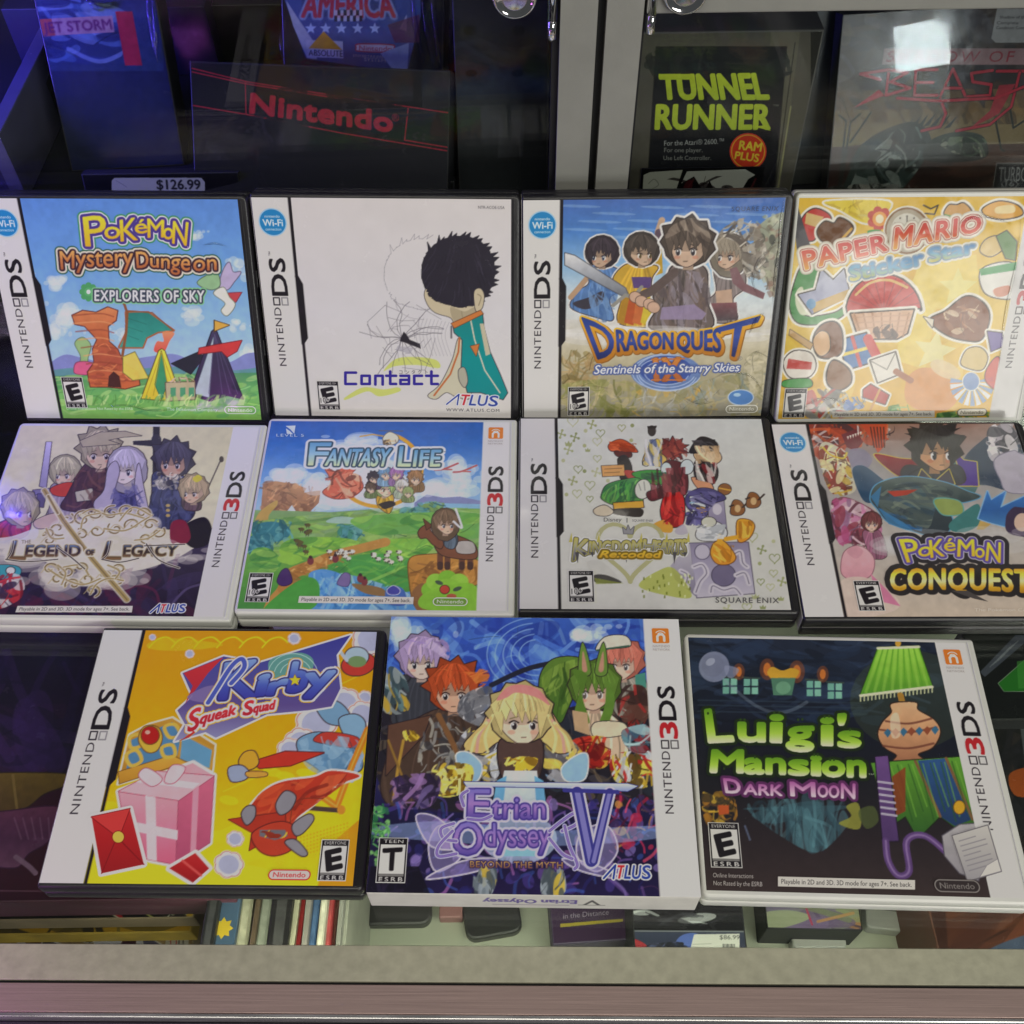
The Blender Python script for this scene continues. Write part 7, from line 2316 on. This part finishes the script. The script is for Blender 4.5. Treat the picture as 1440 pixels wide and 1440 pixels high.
# treasure chest
c.poly([(395, 480), (470, 440), (560, 415), (725, 520), (715, 620), (560, 610), (350, 670)], ['#b98a34', '#a87a2a'], 1, False, '#d8cdb8', 8)
c.poly([(400, 500), (560, 430), (600, 470), (580, 560), (380, 620)], '#4f7ea4')
c.poly([(600, 480), (715, 540), (705, 610), (590, 575)], '#5f92b4', 1, False, '#b98a34', 8)
c.poly([(350, 625), (560, 560), (640, 600), (640, 630), (570, 600), (355, 670)], ['#d0a040', '#b07f2a'], 1, False, '#6a4a20', 3)
for P in ([(395, 490), (430, 480), (440, 520), (400, 530)], [(530, 450), (570, 440), (590, 480), (550, 490)], [(380, 560), (420, 540), (440, 580), (400, 600)], [(520, 530), (560, 520), (570, 560), (530, 565)]):
    c.line(P, 14, '#d6aa48', 1, True, True)
c.blob([(430, 500), (450, 450), (500, 450), (520, 490), (500, 540), (460, 545)], '#d6a83c', 1, '#6a4a20', 4)
c.ell(474, 482, 34, 34, '#a8201c', 1, 0, '#6a4a20', 4)
c.ell(464, 470, 10, 8, '#e0a090')
# pink gift parcel and two red packets
PK = ['#dc98a4', '#d67c94', '#c8607e']
EDG = '#d8ccc8'
c.poly([(352, 700), (640, 590), (722, 640), (705, 900), (575, 985), (395, 950)], PK[0], 1, False, EDG, 12)
c.poly([(352, 700), (585, 735), (575, 985), (395, 950)], PK, 1, False, '#9c4a64', 3)
c.poly([(585, 735), (722, 640), (705, 900), (575, 985)], ['#c4647f', '#a84c6c'], 1, False, '#9c4a64', 3)
c.poly([(352, 700), (500, 622), (722, 640), (585, 735)], '#e2a8b2', 1, False, '#9c4a64', 3)
c.poly([(455, 716), (495, 722), (500, 972), (462, 964)], '#e6bcc2')
c.poly([(640, 697), (664, 680), (652, 935), (630, 948)], '#d48ca0')
c.poly([(418, 664), (462, 642), (668, 668), (640, 690)], '#ecc6cc', .8)
c.poly([(368, 810), (582, 852), (580, 890), (374, 848)], '#e6bcc2')
for P in ([(480, 680), (430, 640), (460, 610), (520, 650)], [(530, 660), (560, 600), (610, 610), (570, 665)]):
    c.blob(P, '#e6bcc2', 1, '#9c4a64', 3)
RD = ['#b42a2c', '#a41f22', '#8f1a1e']
c.poly([(548, 1000), (650, 940), (704, 1000), (640, 1056)], RD, 1, False, EDG, 12)
c.line([(600, 970), (672, 1028)], 8, '#d0504c')
c.grain(.03, 10, 54)
j.strip_ds(False)
l0 = j.L('red_packet', 4)
l0.poly([(246, 800), (395, 768), (450, 985), (285, 1020)], ['#b42a2c', '#a41f22', '#8f1a1e'], 1, False, EDG, 12)
l0.poly([(246, 800), (395, 768), (352, 880)], '#c23a38', 1, False, '#7d1418', 3)
l0.line([(285, 1020), (345, 878), (450, 985)], 4, '#7d1418')
l0.ell(350, 878, 22, 22, '#d8b44a', 1, 0, '#7d1418', 3)
l = j.L('title_backing')
l.poly([(600, 240), (760, 175), (900, 200), (1255, 92), (1200, 170), (1215, 300), (1180, 370), (1090, 385), (930, 400), (730, 492), (690, 470), (570, 505), (610, 440), (580, 385), (640, 330)], ['#3a3a8a', '#4a4a90', '#5a4a86', '#8a8ab0'], 1, False, '#d6d2d6', 8)
l.blob([(940, 190), (1050, 160), (1110, 190), (1080, 260), (960, 260)], '#5f9a8a', .9)
for k in range(3):
    t = np.linspace(.2, 2.9, 14)
    l.line([(1030 + (50 + 24 * k) * math.cos(q), 250 - (50 + 18 * k) * math.sin(q)) for q in t], 4, '#b4d0c8', .7)
l.poly([(604, 240), (760, 178), (700, 240), (640, 320), (610, 360), (640, 290)], ['#c03236', '#a82838'], 1)
l.blob([(620, 330), (700, 290), (760, 300), (720, 350), (650, 350)], '#7a6a9c', .9)
l = j.L('title_lettering')
KB = ['#7f9cc8', '#4a5cb0', '#3a3a96']
l.texts((('K', [(745, 340), (880, 330)], [(770, 205), (900, 190)]), ('i', [(885, 325), (918, 322)], [(905, 250), (940, 240)]), ('r', [(930, 322), (1000, 320)], [(950, 265), (1020, 235)]), ('b', [(1010, 312), (1075, 305)], [(1035, 200), (1095, 200)]), ('y', [(1075, 305), (1180, 298)], [(1090, 215), (1200, 200)])), [(12, '#d6d2dc'), (6, '#2c2a6a'), (0, KB)], 9)
P = [(700, 355), (735, 300), (790, 215), (830, 185), (840, 220), (790, 280)]
l.line(P, 30, '#d6d2dc', 1, True)
l.line(P, 18, '#4a58ac', 1, True)
star_pts = []
for i in range(10):
    q = 22 if i % 2 == 0 else 10
    a = math.radians(-90 + 36 * i)
    star_pts.append((1038 + q * math.cos(a), 268 + q * math.sin(a)))
l.poly(star_pts, '#e0c030', 1, False, '#8a6a20', 2)
l2 = j.L('subtitle_lettering')
l2.texts((('S', [(620, 470), (660, 455)], [(630, 390), (675, 370)]), ('queak', [(665, 440), (805, 400)], [(680, 395), (812, 362)]), ('S', [(835, 405), (870, 400)], [(845, 352), (880, 346)]), ('quad', [(875, 395), (955, 380)], [(882, 360), (962, 346)])), [(9, '#d6d0d8'), (0, ['#c8343a', '#a82430'])], 4)
l2.poly([(588, 505), (640, 470), (612, 440), (650, 470), (625, 490)], '#b82c34')
j.rating(117.2, 3.8, 12.0, 17.6, 'E')
j.maker(96.6, 4.2, 17.4, 4.0, (190, 44, 52), (206, 190, 186))
j.done()

# ---- boxed game, blue with a crowd of adventurers
j = Job('etrian', 'box', 'white cardboard game box with a deep blue cover of armoured adventurers', 1.2)
c = j.c
c.poly([(0, 0), (1300, 0), (1300, 1250), (0, 1250)], ['#3a5cae', '#2f48a4', '#2a3a8c', '#2a2858', '#1c1a38', '#241c44'])
c.dabs([(100, 30), (1200, 30), (1200, 420), (80, 420)], ['#4f7ac8', '#2c3f9c', '#7fa8dc', '#3452b0', '#243488', '#5f8ad0'], 170, 46, 2, .5, 2.6)
cloud(c, 200, 90, 170, 140, (196, 214, 236), .8, 3, 16)
cloud(c, 920, 110, 160, 70, (206, 222, 240), .8, 4, 16)
for k in range(5):
    t = np.linspace(1.4 + k * .1, 4.6, 18)
    c.line([(720 + (70 + 32 * k) * math.cos(q), 200 + (60 + 22 * k) * math.sin(q)) for q in t], 5, '#8fb4dc', .7, True)
c.line([(540, 320), (700, 250), (900, 215)], 22, '#262838', 1, True)
# dark crowd body
c.blob([(90, 480), (180, 330), (350, 420), (520, 420), (780, 420), (1000, 380), (1180, 420), (1190, 760), (1100, 800), (300, 820), (90, 700)], '#26232c')
c.dabs([(90, 480), (500, 420), (1150, 420), (1180, 760), (120, 760)], ['#3c3838', '#1c1a20', '#5a4a3c', '#47444c', '#2c3440', '#6a5c4a'], 190, 30, 5, .6, 2.4)
LN = '#231c24'
figure(c, 262, 215, 84, '#b09ac4', '#d6bcb0', '#3a3c44', [(170, 300), (260, 280), (330, 300), (320, 450), (150, 480)], 1, .15, 1)
c.dabs([(190, 140), (350, 140), (370, 220), (300, 180)], ['#c0aed2', '#9a84b4', '#8a74a8'], 22, 22, 4, .7, 3)
c.dabs([(130, 250), (200, 300), (210, 420), (110, 420)], ['#5d7c80', '#8f9a9c', '#b89a3c', '#3a4a50'], 40, 26, 5, .85, 2.4, True, 70)
figure(c, 390, 335, 96, '#b8502c', '#cfa48a', '#4a3a32', [(290, 430), (400, 410), (480, 430), (430, 640), (180, 800), (100, 720), (170, 520)], 1, .28, 2)
c.dabs([(310, 260), (520, 260), (500, 330), (430, 270)], ['#cc6a34', '#98381f', '#d87c3c'], 26, 24, 6, .75, 3, True, -20)
c.poly([(130, 480), (300, 440), (270, 520), (120, 680)], '#5d4236', 1, False, LN, 3)
c.dabs([(300, 440), (440, 440), (400, 620), (250, 660)], ['#8a8a88', '#5d5c60', '#a8a69c', '#3c3a3e'], 60, 20, 7, .8, 1.4)
c.line([(330, 440), (410, 600)], 22, '#7a5638')
c.dabs([(190, 500), (260, 510), (240, 540), (200, 540)], ['#d0b03c', '#e0c860', '#8a6c20'], 14, 16, 7, 1)
c.line([(190, 540), (170, 640), (150, 780)], 12, '#a8843a')
c.line([(130, 540), (200, 720)], 9, '#8a6a34')
c.dabs([(430, 360), (540, 330), (520, 480), (410, 440)], ['#a8aab0', '#77787e', '#cccdd0', '#54565e'], 50, 24, 8, .8, 2.6)
# green-haired and red-haired pair at the right
c.blob([(730, 300), (780, 220), (880, 210), (920, 250), (880, 330), (840, 420), (810, 470), (750, 430)], ['#5d7c34', '#46682a'], 1, LN, 4)
c.dabs([(740, 290), (880, 220), (870, 340), (800, 450)], ['#74923c', '#3c5a26', '#86a44a'], 40, 26, 9, .7, 3.4, True, 100)
figure(c, 1060, 225, 76, '#c87464', '#dcb8a4', '#8f8a80', [(1000, 290), (1080, 290), (1150, 300), (1160, 440), (1040, 440)], 1, .12, 3)
c.blob([(955, 180), (990, 130), (1070, 125), (1090, 165), (1010, 175)], '#ccc8b8', 1, LN, 3)
c.line([(960, 182), (1085, 165)], 9, '#3a5a4a')
c.poly([(1110, 280), (1150, 270), (1155, 330), (1112, 340)], '#4a8a7c')
c.dabs([(1040, 340), (1150, 330), (1150, 470), (1060, 480)], ['#5d3c34', '#8a2c2a', '#3c2a28'], 30, 30, 4, .85)
figure(c, 950, 330, 92, '#5d7c34', '#d8b49c', '#cdb49a', [(880, 430), (960, 420), (1030, 450), (1060, 500), (1090, 640), (1020, 640), (960, 560), (920, 500)], 1, .1, 4)
for x0_, q in ((910, -14), (975, 16)):
    c.poly([(x0_ - 24, 270), (x0_ + q * .6, 150), (x0_ + 24, 270)], '#67873c', 1, True, LN, 3)
    c.poly([(x0_ - 10, 260), (x0_ + q * .5, 185), (x0_ + 10, 260)], '#b88a74', 1, True)
c.blob([(860, 260), (890, 330), (870, 440), (930, 470), (900, 360), (920, 280)], '#56782f')
c.blob([(1000, 300), (1030, 380), (1000, 480), (970, 470), (990, 400)], '#5d8034')
c.poly([(950, 470), (1060, 470), (1070, 515), (950, 525)], '#cfc4a8', 1, True, LN, 3)
c.poly([(860, 420), (920, 430), (930, 520), (870, 500)], '#b89a78')
c.dabs([(860, 540), (1000, 530), (1000, 640), (900, 640)], ['#9c2420', '#c03a2c', '#6a1a1c', '#c8a03c'], 44, 34, 3, .85)
c.dabs([(1020, 600), (1190, 590), (1180, 720), (1040, 710)], ['#c8a83c', '#e2cc58', '#5d4a24', '#a82a28', '#c8ccd0'], 60, 24, 8, .9)
c.dabs([(1060, 500), (1190, 480), (1190, 590), (1090, 580)], ['#6fa0a8', '#a8c4c8', '#3c5c74', '#8a2c34'], 40, 30, 9, .7)
# figure in the middle with the great sword
c.dabs([(420, 520), (560, 470), (560, 700), (400, 700)], ['#d0b444', '#9a9aa0', '#5d5a60', '#e0c85a', '#c8ccd4'], 70, 26, 12, .85)
c.dabs([(760, 520), (880, 560), (900, 700), (760, 690)], ['#d0b444', '#9a9aa0', '#5d5a60', '#e0c85a', '#8fb0d4'], 60, 26, 13, .85)
c.blob([(430, 560), (500, 480), (560, 400), (740, 400), (810, 480), (860, 570), (800, 590), (730, 540), (580, 540), (500, 590)], ['#d88a8c', '#dcc07c', '#cfb070'], 1, LN, 4)
figure(c, 655, 445, 112, '#d8c486', '#e6c8b0', '#54403c', [(575, 540), (655, 530), (735, 540), (740, 640), (700, 720), (610, 720), (570, 640)], 1, .12, 9)
c.blob([(560, 380), (600, 330), (660, 318), (730, 340), (770, 400), (720, 370), (640, 350), (600, 370)], '#d08084', .9)
for x0_, sg in ((545, -1), (765, 1)):
    for k in range(5):
        c.line([(x0_ + sg * k * 8, 440 + k * 10), (x0_ + sg * (30 + k * 12), 520), (x0_ + sg * (20 + k * 22), 585)], 12, ['#e0d092', '#c8b070', '#d89a90'][k % 3], .9, True)
c.poly([(570, 550), (740, 550), (730, 640), (700, 700), (610, 700), (580, 640)], '#54403c')
c.dabs([(590, 610), (720, 610), (690, 660), (620, 660)], ['#d8b83c', '#e8d46a', '#8a6a24'], 26, 20, 4, 1)
c.poly([(590, 660), (720, 660), (740, 820), (560, 820)], ['#ccd4dc', '#b4c4d8'], 1)
c.poly([(560, 700), (600, 680), (580, 840), (540, 820)], '#6aa4cc')
c.poly([(710, 680), (745, 700), (760, 830), (720, 840)], '#6aa4cc')
for P in ([(400, 600), (450, 590), (500, 640), (480, 700), (430, 690)], [(880, 600), (920, 600), (910, 690), (840, 700), (820, 650)]):
    c.blob(P, '#8fb4d0', 1, '#dfe6ee', 5)
c.dabs([(310, 640), (460, 640), (440, 740), (330, 760)], ['#d0b03c', '#e6d060', '#7a5c1c', '#f0e08c'], 50, 24, 15, .9)
c.dabs([(150, 690), (330, 680), (300, 800), (160, 800)], ['#3c2c54', '#6a5a8c', '#2a2238', '#8a6a9c'], 50, 30, 16, .8)
# violet crystal ground, wings of light, water glow
c.dabs([(80, 800), (1200, 780), (1210, 1150), (60, 1150)], ['#4a3c8c', '#7a5aa8', '#2c2a6c', '#8f7ac4', '#241c44', '#a86ab0', '#3c54a4'], 260, 26, 18, .6, 1.4)
c.dabs([(1000, 760), (1200, 760), (1200, 1000), (1050, 1000)], ['#a82a4c', '#d04a6a', '#5d1c3c', '#c88a4a', '#3c2c54'], 50, 24, 19, .8, 1.2)
c.blob([(100, 880), (400, 860), (700, 900), (1190, 880), (1190, 930), (700, 960), (100, 920)], '#8fa8d8', .55)
c.ell(650, 930, 150, 100, '#b8cce8', .7)
c.poly([(600, 960), (720, 960), (750, 1000), (560, 1000)], '#86bcd8', .9)
for P in ([(330, 880), (290, 960), (320, 1060), (420, 1000), (400, 900)], [(900, 900), (1000, 880), (1040, 980), (960, 1060), (880, 1000)], [(280, 1090), (420, 1020), (560, 1010), (480, 1060)], [(1060, 1090), (940, 1030), (820, 1010), (900, 1060)], [(240, 840), (330, 850), (420, 960), (300, 960)]):
    c.blob(P, '#a69ad0', .5, '#d0cae8', 3)
c.dabs([(70, 800), (130, 810), (130, 1000), (60, 1030)], ['#3f8a4c', '#5fae5c', '#2c6a44', '#7fc070'], 50, 18, 20, .8, 1.3)
c.poly([(60, 1040), (250, 1040), (300, 1160), (40, 1160)], '#16141e', .8)
c.dabs([(480, 1050), (560, 1050), (540, 1150), (470, 1150)], ['#6f7a84', '#d0b444', '#8f9aa4', '#4a545c'], 24, 26, 21, .85, 2.4, True, 85)
c.dabs([(750, 1050), (820, 1050), (830, 1150), (740, 1150)], ['#6f7a84', '#d0b444', '#8f9aa4', '#4a545c'], 24, 26, 22, .85, 2.4, True, 95)
c.grain(.05, 7, 64)
g = c.cover(c.edges(np.array([(120.9, -1), (140, -1), (140, 140), (120.9, 140)], float)))
c.put(g[0], g[1], (200, 194, 190))
j.strip_3ds(True, 120.9)
l = j.L('title_lettering')
ET = ['#7a70c0', '#a07ac0', '#5a4aa0']
HALO = '#c0bce4'
l.poly([(430, 705), (1080, 712), (1120, 722), (1080, 742), (800, 728), (440, 722)], ['#cfd6ea', '#8f9cc8'], 1, False, '#3a3c7a', 3)
l.texts((('E', [(445, 845), (530, 850)], [(450, 735), (535, 735)]), ('trian', [(540, 850), (752, 850)], [(545, 765), (752, 765)]), ('dyssey', [(515, 960), (770, 962)], [(515, 870), (772, 870)]), ('O', [(385, 995), (505, 990)], [(395, 865), (500, 868)])), [(15, HALO), (6, '#4a3a8c'), (0, ET)], 2.2)
for P in ([(445, 740), (420, 760), (430, 800)], [(445, 852), (500, 856), (540, 840)], [(390, 870), (340, 890), (350, 930), (400, 940)], [(385, 900), (330, 960), (330, 1000), (400, 990)], [(770, 900), (820, 860), (870, 830), (880, 870), (820, 900)], [(830, 880), (850, 960), (880, 1030), (870, 1050)], [(770, 930), (820, 990), (860, 1010)]):
    l.line(P, 18, HALO, .9, True)
    l.line(P, 9, '#5a4aa0', 1, True)
    l.line(P, 5, '#9078bc', 1, True)
for P, wd in (([(880, 745), (935, 1020)], 46), ([(1010, 745), (945, 1020)], 34)):
    l.line(P, wd + 12, HALO)
for P, wd in (([(880, 745), (935, 1020)], 42), ([(1010, 745), (945, 1020)], 30)):
    l.line(P, wd, '#3c3a8a')
    l.line(P, wd * .5, '#7c78bc')
l.line([(830, 738), (1040, 745)], 16, '#3c3a8a')
l2 = j.L('subtitle_lettering')
l2.text('BEYOND THE MYTH', [(455, 1044), (822, 1048)], [(455, 1020), (822, 1024)], [(4, '#3c2c54'), (0, ['#c8a05c', '#8a5c3c'])], 1.6, .06)
j.atlus((985, 1088), (1170, 1090), (1000, 1036), (1172, 1038))
j.rating(3.6, 4.0, 12.3, 19.0, 'T')
j.done()
# title repeated upside down on the bottom flap of the carton
fl = Sheet(j.R @ rot_x(90), j.o + j.R @ np.array([0, -0.08, 0]), ZOOM['etrian'], (0.6, 0.6, 137, 18.4), 4, None, 1.15)
fl.text('Etrian Odyssey', [(87, 12.6), (48, 12.6)], [(87, 7.4), (48, 7.4)], [(0, (88, 70, 150))], 0.35, 0, True)
fl.text('V', [(97, 12.8), (90, 12.8)], [(97, 6.2), (90, 6.2)], [(0, (60, 56, 66))], 0.25, 0, True)
fl.stroke_mm([(88, 5.9), (99, 5.9)], .5, (60, 56, 66))
fl.stroke_mm([(52, 5.2), (84, 5.2)], .5, (120, 100, 140))
fl.base = Sheet(fl.R, fl.o, fl.zoom, fl.rect, 1, (200, 196, 192), 1.15)
fo = fl.build('flap_lettering', 0.0, M_BOX, j.e)
M_ = Matrix.Rotation(math.radians(90), 4, 'X')
fo.matrix_parent_inverse = Matrix.Identity(4)
fo.location = (0, -0.08 * MM, 0)
fo.rotation_euler = (math.radians(90), 0, 0)
# flap seam along the top edge of the front flap
box('flap', 1.0, 136.6, -0.07, 0.0, 1.2, 17.6, M_CARD, j.e, 0.0)

# ---- dark haunted house cover
j = Job('luigi', '3ds', 'white game case with a dark haunted house cover and lime green lettering', 1.17)
c = j.c
c.poly([(0, 0), (1500, 0), (1500, 1240), (0, 1240)], ['#222a3c', '#1c2434', '#161a28', '#1c1c24', '#2a2328', '#3a2f30'])
c.dabs([(70, 70), (1050, 80), (1050, 420), (90, 420)], ['#2c3a54', '#182030', '#34425c', '#223048', '#121826'], 140, 40, 3, .5, 3.6, True, 3)
for x, y in ((250, 260), (335, 262), (590, 270), (675, 280)):      # lit windows
    for q in range(2):
        for r in range(2):
            c.poly([(x - 30 + q * 32, y - 18 + r * 34), (x - 4 + q * 32, y - 18 + r * 34), (x - 4 + q * 32, y + 10 + r * 34), (x - 30 + q * 32, y + 10 + r * 34)], ['#6fa898', '#7fb8a4'][q])
    c.line([(x - 34, y - 24), (x + 34, y - 20)], 7, '#3c4a44')
for x, y, r in ((285, 215, 34), (625, 225, 34), (400, 205, 44), (520, 215, 46)):
    c.ell(x, y, r * .7, r, '#a8542a', .45)
    c.ell(x, y, r * .35, r * .6, '#d87c34', .8)
c.blob([(400, 220), (420, 195), (460, 210), (500, 200), (530, 215), (500, 250), (430, 250)], '#c89a34')
c.poly([(415, 240), (515, 240), (500, 310), (425, 310)], '#4f7a64')
c.ell(465, 280, 30, 26, '#6a9a7c')
for y in (330, 350, 375):
    c.line([(120, y), (800, y + 12)], 6, '#2f3c4c', .7)
t = np.linspace(0, 1, 12)
c.line([(230 + 330 * q, 250 + 130 * math.sin(q * 2.4)) for q in t], 14, '#8a98a8', .35, True)
# pale mist ball and floor star of light
c.ell(185, 195, 62, 62, '#8a90ac', .8)
c.ell(180, 190, 46, 46, '#70768f', .9)
c.ell(170, 175, 20, 14, '#a8aec4', .7, -30)
c.blob([(230, 190), (285, 205), (260, 240), (235, 230)], '#8a90ac', .7)
for P in ([(300, 770), (520, 760), (740, 760), (640, 800), (620, 930), (560, 940), (510, 800)], [(340, 790), (560, 740), (620, 760), (440, 830)], [(540, 720), (600, 720), (640, 900), (560, 900)]):
    c.blob(P, '#3c5c68', .6)
c.dabs([(320, 750), (740, 750), (640, 930), (520, 920)], ['#4c7480', '#2c4450', '#5a8590'], 60, 34, 8, .45, 4, True, 80)
c.dabs([(140, 700), (260, 720), (270, 840), (160, 840)], ['#a8742c', '#7a5a24', '#c8a43c', '#5d4030', '#3c3428'], 50, 22, 9, .75, 1.5)
c.poly([(200, 755), (245, 755), (245, 790), (205, 795)], '#b8542c')
c.blob([(690, 830), (740, 800), (720, 760), (770, 750), (775, 850)], '#8a8a3c', .9)
c.blob([(770, 780), (830, 760), (850, 820), (800, 850)], '#4f5a34', .8)
c.line([(310, 840), (330, 895)], 8, '#6a7a9c', .6)
# table lamp in the dark: pleated green shade, tan vase foot, green and blue table cloth, violet cord
c.ell(985, 330, 250, 200, '#5c6a3c', .25)
c.poly([(850, 118), (1012, 112), (1068, 276), (778, 312)], ['#94cc48', '#78b438', '#4f8a2c'], 1, False, '#223018', 5)
for k in range(9):
    u = k / 8
    c.line([(850 + 162 * u, 118 - 6 * u), (778 + 290 * u, 312 - 36 * u)], 5, '#5a9a2c', .8)
for k in range(8):
    u = (k + .5) / 8
    c.line([(850 + 162 * u, 124 - 6 * u), (782 + 284 * u, 300 - 34 * u)], 12, '#a8d85c', .35)
c.line([(778, 312), (1068, 276)], 12, '#d8dcb8')
for k in range(20):
    u = k / 19
    c.line([(778 + 290 * u, 316 - 36 * u), (778 + 290 * u, 334 - 36 * u)], 5, '#c8cca0')
c.line([(848, 120), (1014, 114)], 12, '#d8dcb8')
c.ell(930, 100, 12, 14, '#c89a3c')
c.line([(940, 310), (950, 350)], 26, '#a87c34')
VS = ['#d8ac84', '#c8946c', '#a06c50']
c.poly([(905, 345), (1000, 340), (1010, 370), (1075, 410), (1100, 460), (1070, 520), (1010, 548), (1030, 575), (915, 580), (925, 552), (875, 520), (850, 470), (868, 420), (905, 380)], VS, 1, True, '#2c1f1c', 5)
for y, w_ in ((405, 90), (440, 112), (505, 100)):
    c.line([(970 - w_, y + 10), (972, y + 20), (974 + w_, y)], 9, '#6a3c30', .8, True)
for k in range(7):
    c.poly([(872 + k * 32, 462 - k * 2), (888 + k * 32, 445 - k * 2), (904 + k * 32, 460 - k * 2), (888 + k * 32, 482 - k * 2)], ['#3a6a8a', '#8a4a34'][k % 2])
c.blob([(900, 400), (930, 385), (940, 470), (905, 480)], '#ecd4bc', .6)
c.poly([(820, 585), (1180, 560), (1250, 830), (1180, 860), (1100, 800), (1010, 890), (960, 800), (900, 840)], ['#5f9a34', '#4a7a2c', '#2f5a28'], 1, False, '#1c2418', 4)
c.poly([(1010, 575), (1120, 566), (1225, 815), (1160, 840), (1100, 800)], ['#2f5488', '#243a60'], 1)
c.line([(1000, 578), (1100, 800)], 12, '#7a5a3c')
c.line([(1125, 566), (1232, 812)], 12, '#7a5a3c')
for k in range(8):
    c.line([(840 + k * 44, 600 - k * 3), (900 + k * 44, 820 - (k % 2) * 40)], 6, '#2c5424', .6)
    c.line([(855 + k * 44, 600 - k * 3), (915 + k * 44, 800 - (k % 2) * 40)], 6, '#7cb444', .5)
c.ell(1178, 764, 22, 26, '#d0a02c', 1, 0, '#6a4a18', 3)
c.poly([(905, 640), (960, 600), (960, 780), (920, 800)], '#8a3420', .8)
VI = ['#6a4a84', '#4f3868']
c.poly([(838, 560), (888, 556), (932, 900), (868, 900)], VI, 1, False, '#231a2c', 4)
for k in range(6):
    c.line([(850 + k * 3, 660 + k * 26), (908 + k * 3, 668 + k * 26)], 9, '#b0a8bc')
c.line([(880, 900), (890, 980), (930, 1040), (975, 1020), (965, 900), (1040, 880), (1140, 960)], 26, '#5d4278', 1, True)
c.line([(880, 900), (890, 980), (930, 1040), (975, 1020), (965, 900), (1040, 880), (1140, 960)], 8, '#8f74a8', .8, True)
c.poly([(1110, 880), (1180, 835), (1250, 830), (1255, 1060), (1180, 1030), (1120, 960)], ['#aca8ac', '#8f8a92'], 1, False, '#55505c', 4)
c.grain(.05, 8, 74)
j.strip_3ds(True, 118.6)
l0 = j.L('paper_note', 4)       # a pale sheet of paper lying over the white strip
l0.poly([(1150, 880), (1292, 838), (1346, 1022), (1212, 1062)], ['#c4c0bc', '#b0acac', '#9c989e'], 1, False, '#6a666c', 4)
for k in range(7):
    u = .14 + k * .11
    x0_, y0_ = 1150 + 62 * u, 880 + 182 * u
    l0.line([(x0_ + 18, y0_ - 4), (x0_ + (118 if k % 3 else 84), y0_ - (33 if k % 3 else 24))], 4, '#85808a', .8)
l0.poly([(1262, 1046), (1346, 1022), (1332, 975), (1290, 1000)], '#d0ccc8', 1, False, '#85808a', 2)
l = j.L('title_lettering')
LG = ['#5f8f24', '#7fae2c', '#a8cc4c', '#d6dcc0']
l.texts((('L', [(165, 500), (262, 495)], [(150, 372), (230, 362)]), ('u', [(285, 495), (388, 497)], [(285, 385), (388, 388)]), ('i', [(412, 498), (458, 500)], [(415, 385), (462, 385)]), ('g', [(480, 502), (585, 505)], [(480, 410), (585, 405)]), ('i', [(620, 510), (665, 512)], [(620, 398), (665, 396)]), ("'", [(682, 500), (705, 500)], [(690, 395), (715, 393)]), ('s', [(690, 518), (775, 520)], [(690, 430), (778, 428)]),
                ('M', [(172, 620), (300, 622)], [(180, 535), (300, 535)]), ('an', [(310, 625), (470, 628)], [(312, 540), (470, 540)]), ('s', [(490, 630), (565, 632)], [(490, 548), (565, 548)]), ('i', [(580, 632), (615, 634)], [(580, 555), (615, 555)]), ('on', [(625, 636), (795, 640)], [(625, 548), (795, 548)])), [(12, '#1c2a14'), (0, LG)], 8)
for x, y in ((160, 384), (182, 380), (292, 410), (308, 410), (428, 382), (448, 382), (525, 410), (542, 408), (632, 398), (650, 396), (735, 450), (590, 552), (604, 552), (350, 562), (655, 572), (670, 572), (225, 608)):
    l.ell(x, y, 4.5, 5.5, '#2c4418')
l.text('™', [(808, 638), (832, 638)], [(808, 628), (832, 628)], [(0, '#a8b89c')])
l2 = j.L('subtitle_lettering')
PKS = ['#a85a9c', '#c894bc', '#d8ccd4']
l2.texts((('D', [(232, 705), (295, 710)], [(222, 648), (285, 652)]), ('ARK', [(305, 712), (462, 718)], [(305, 672), (462, 674)]), ('M', [(495, 718), (595, 722)], [(492, 662), (592, 664)]), ('OO', [(605, 722), (690, 726)], [(605, 676), (690, 678)]), ('N', [(700, 728), (755, 730)], [(700, 668), (755, 670)])), [(11, '#5d2c5c'), (0, PKS)], 3.2)
j.rating(4.2, 12.0, 13.2, 19.4, 'E')
l3 = j.L('small_print', 5)
l3.text('Online Interactions', [(180, 1048), (343, 1052)], [(180, 1030), (343, 1034)], [(0, '#b8b2b0')], .6)
l3.text('Not Rated by the ESRB', [(182, 1080), (380, 1085)], [(182, 1062), (380, 1067)], [(0, '#b8b2b0')], .6)
j.notice((443, 1085), (998, 1098), (443, 1045), (998, 1060))
j.maker(96.6, 4.4, 18.2, 4.8, (130, 124, 122), (52, 44, 46))
j.done()
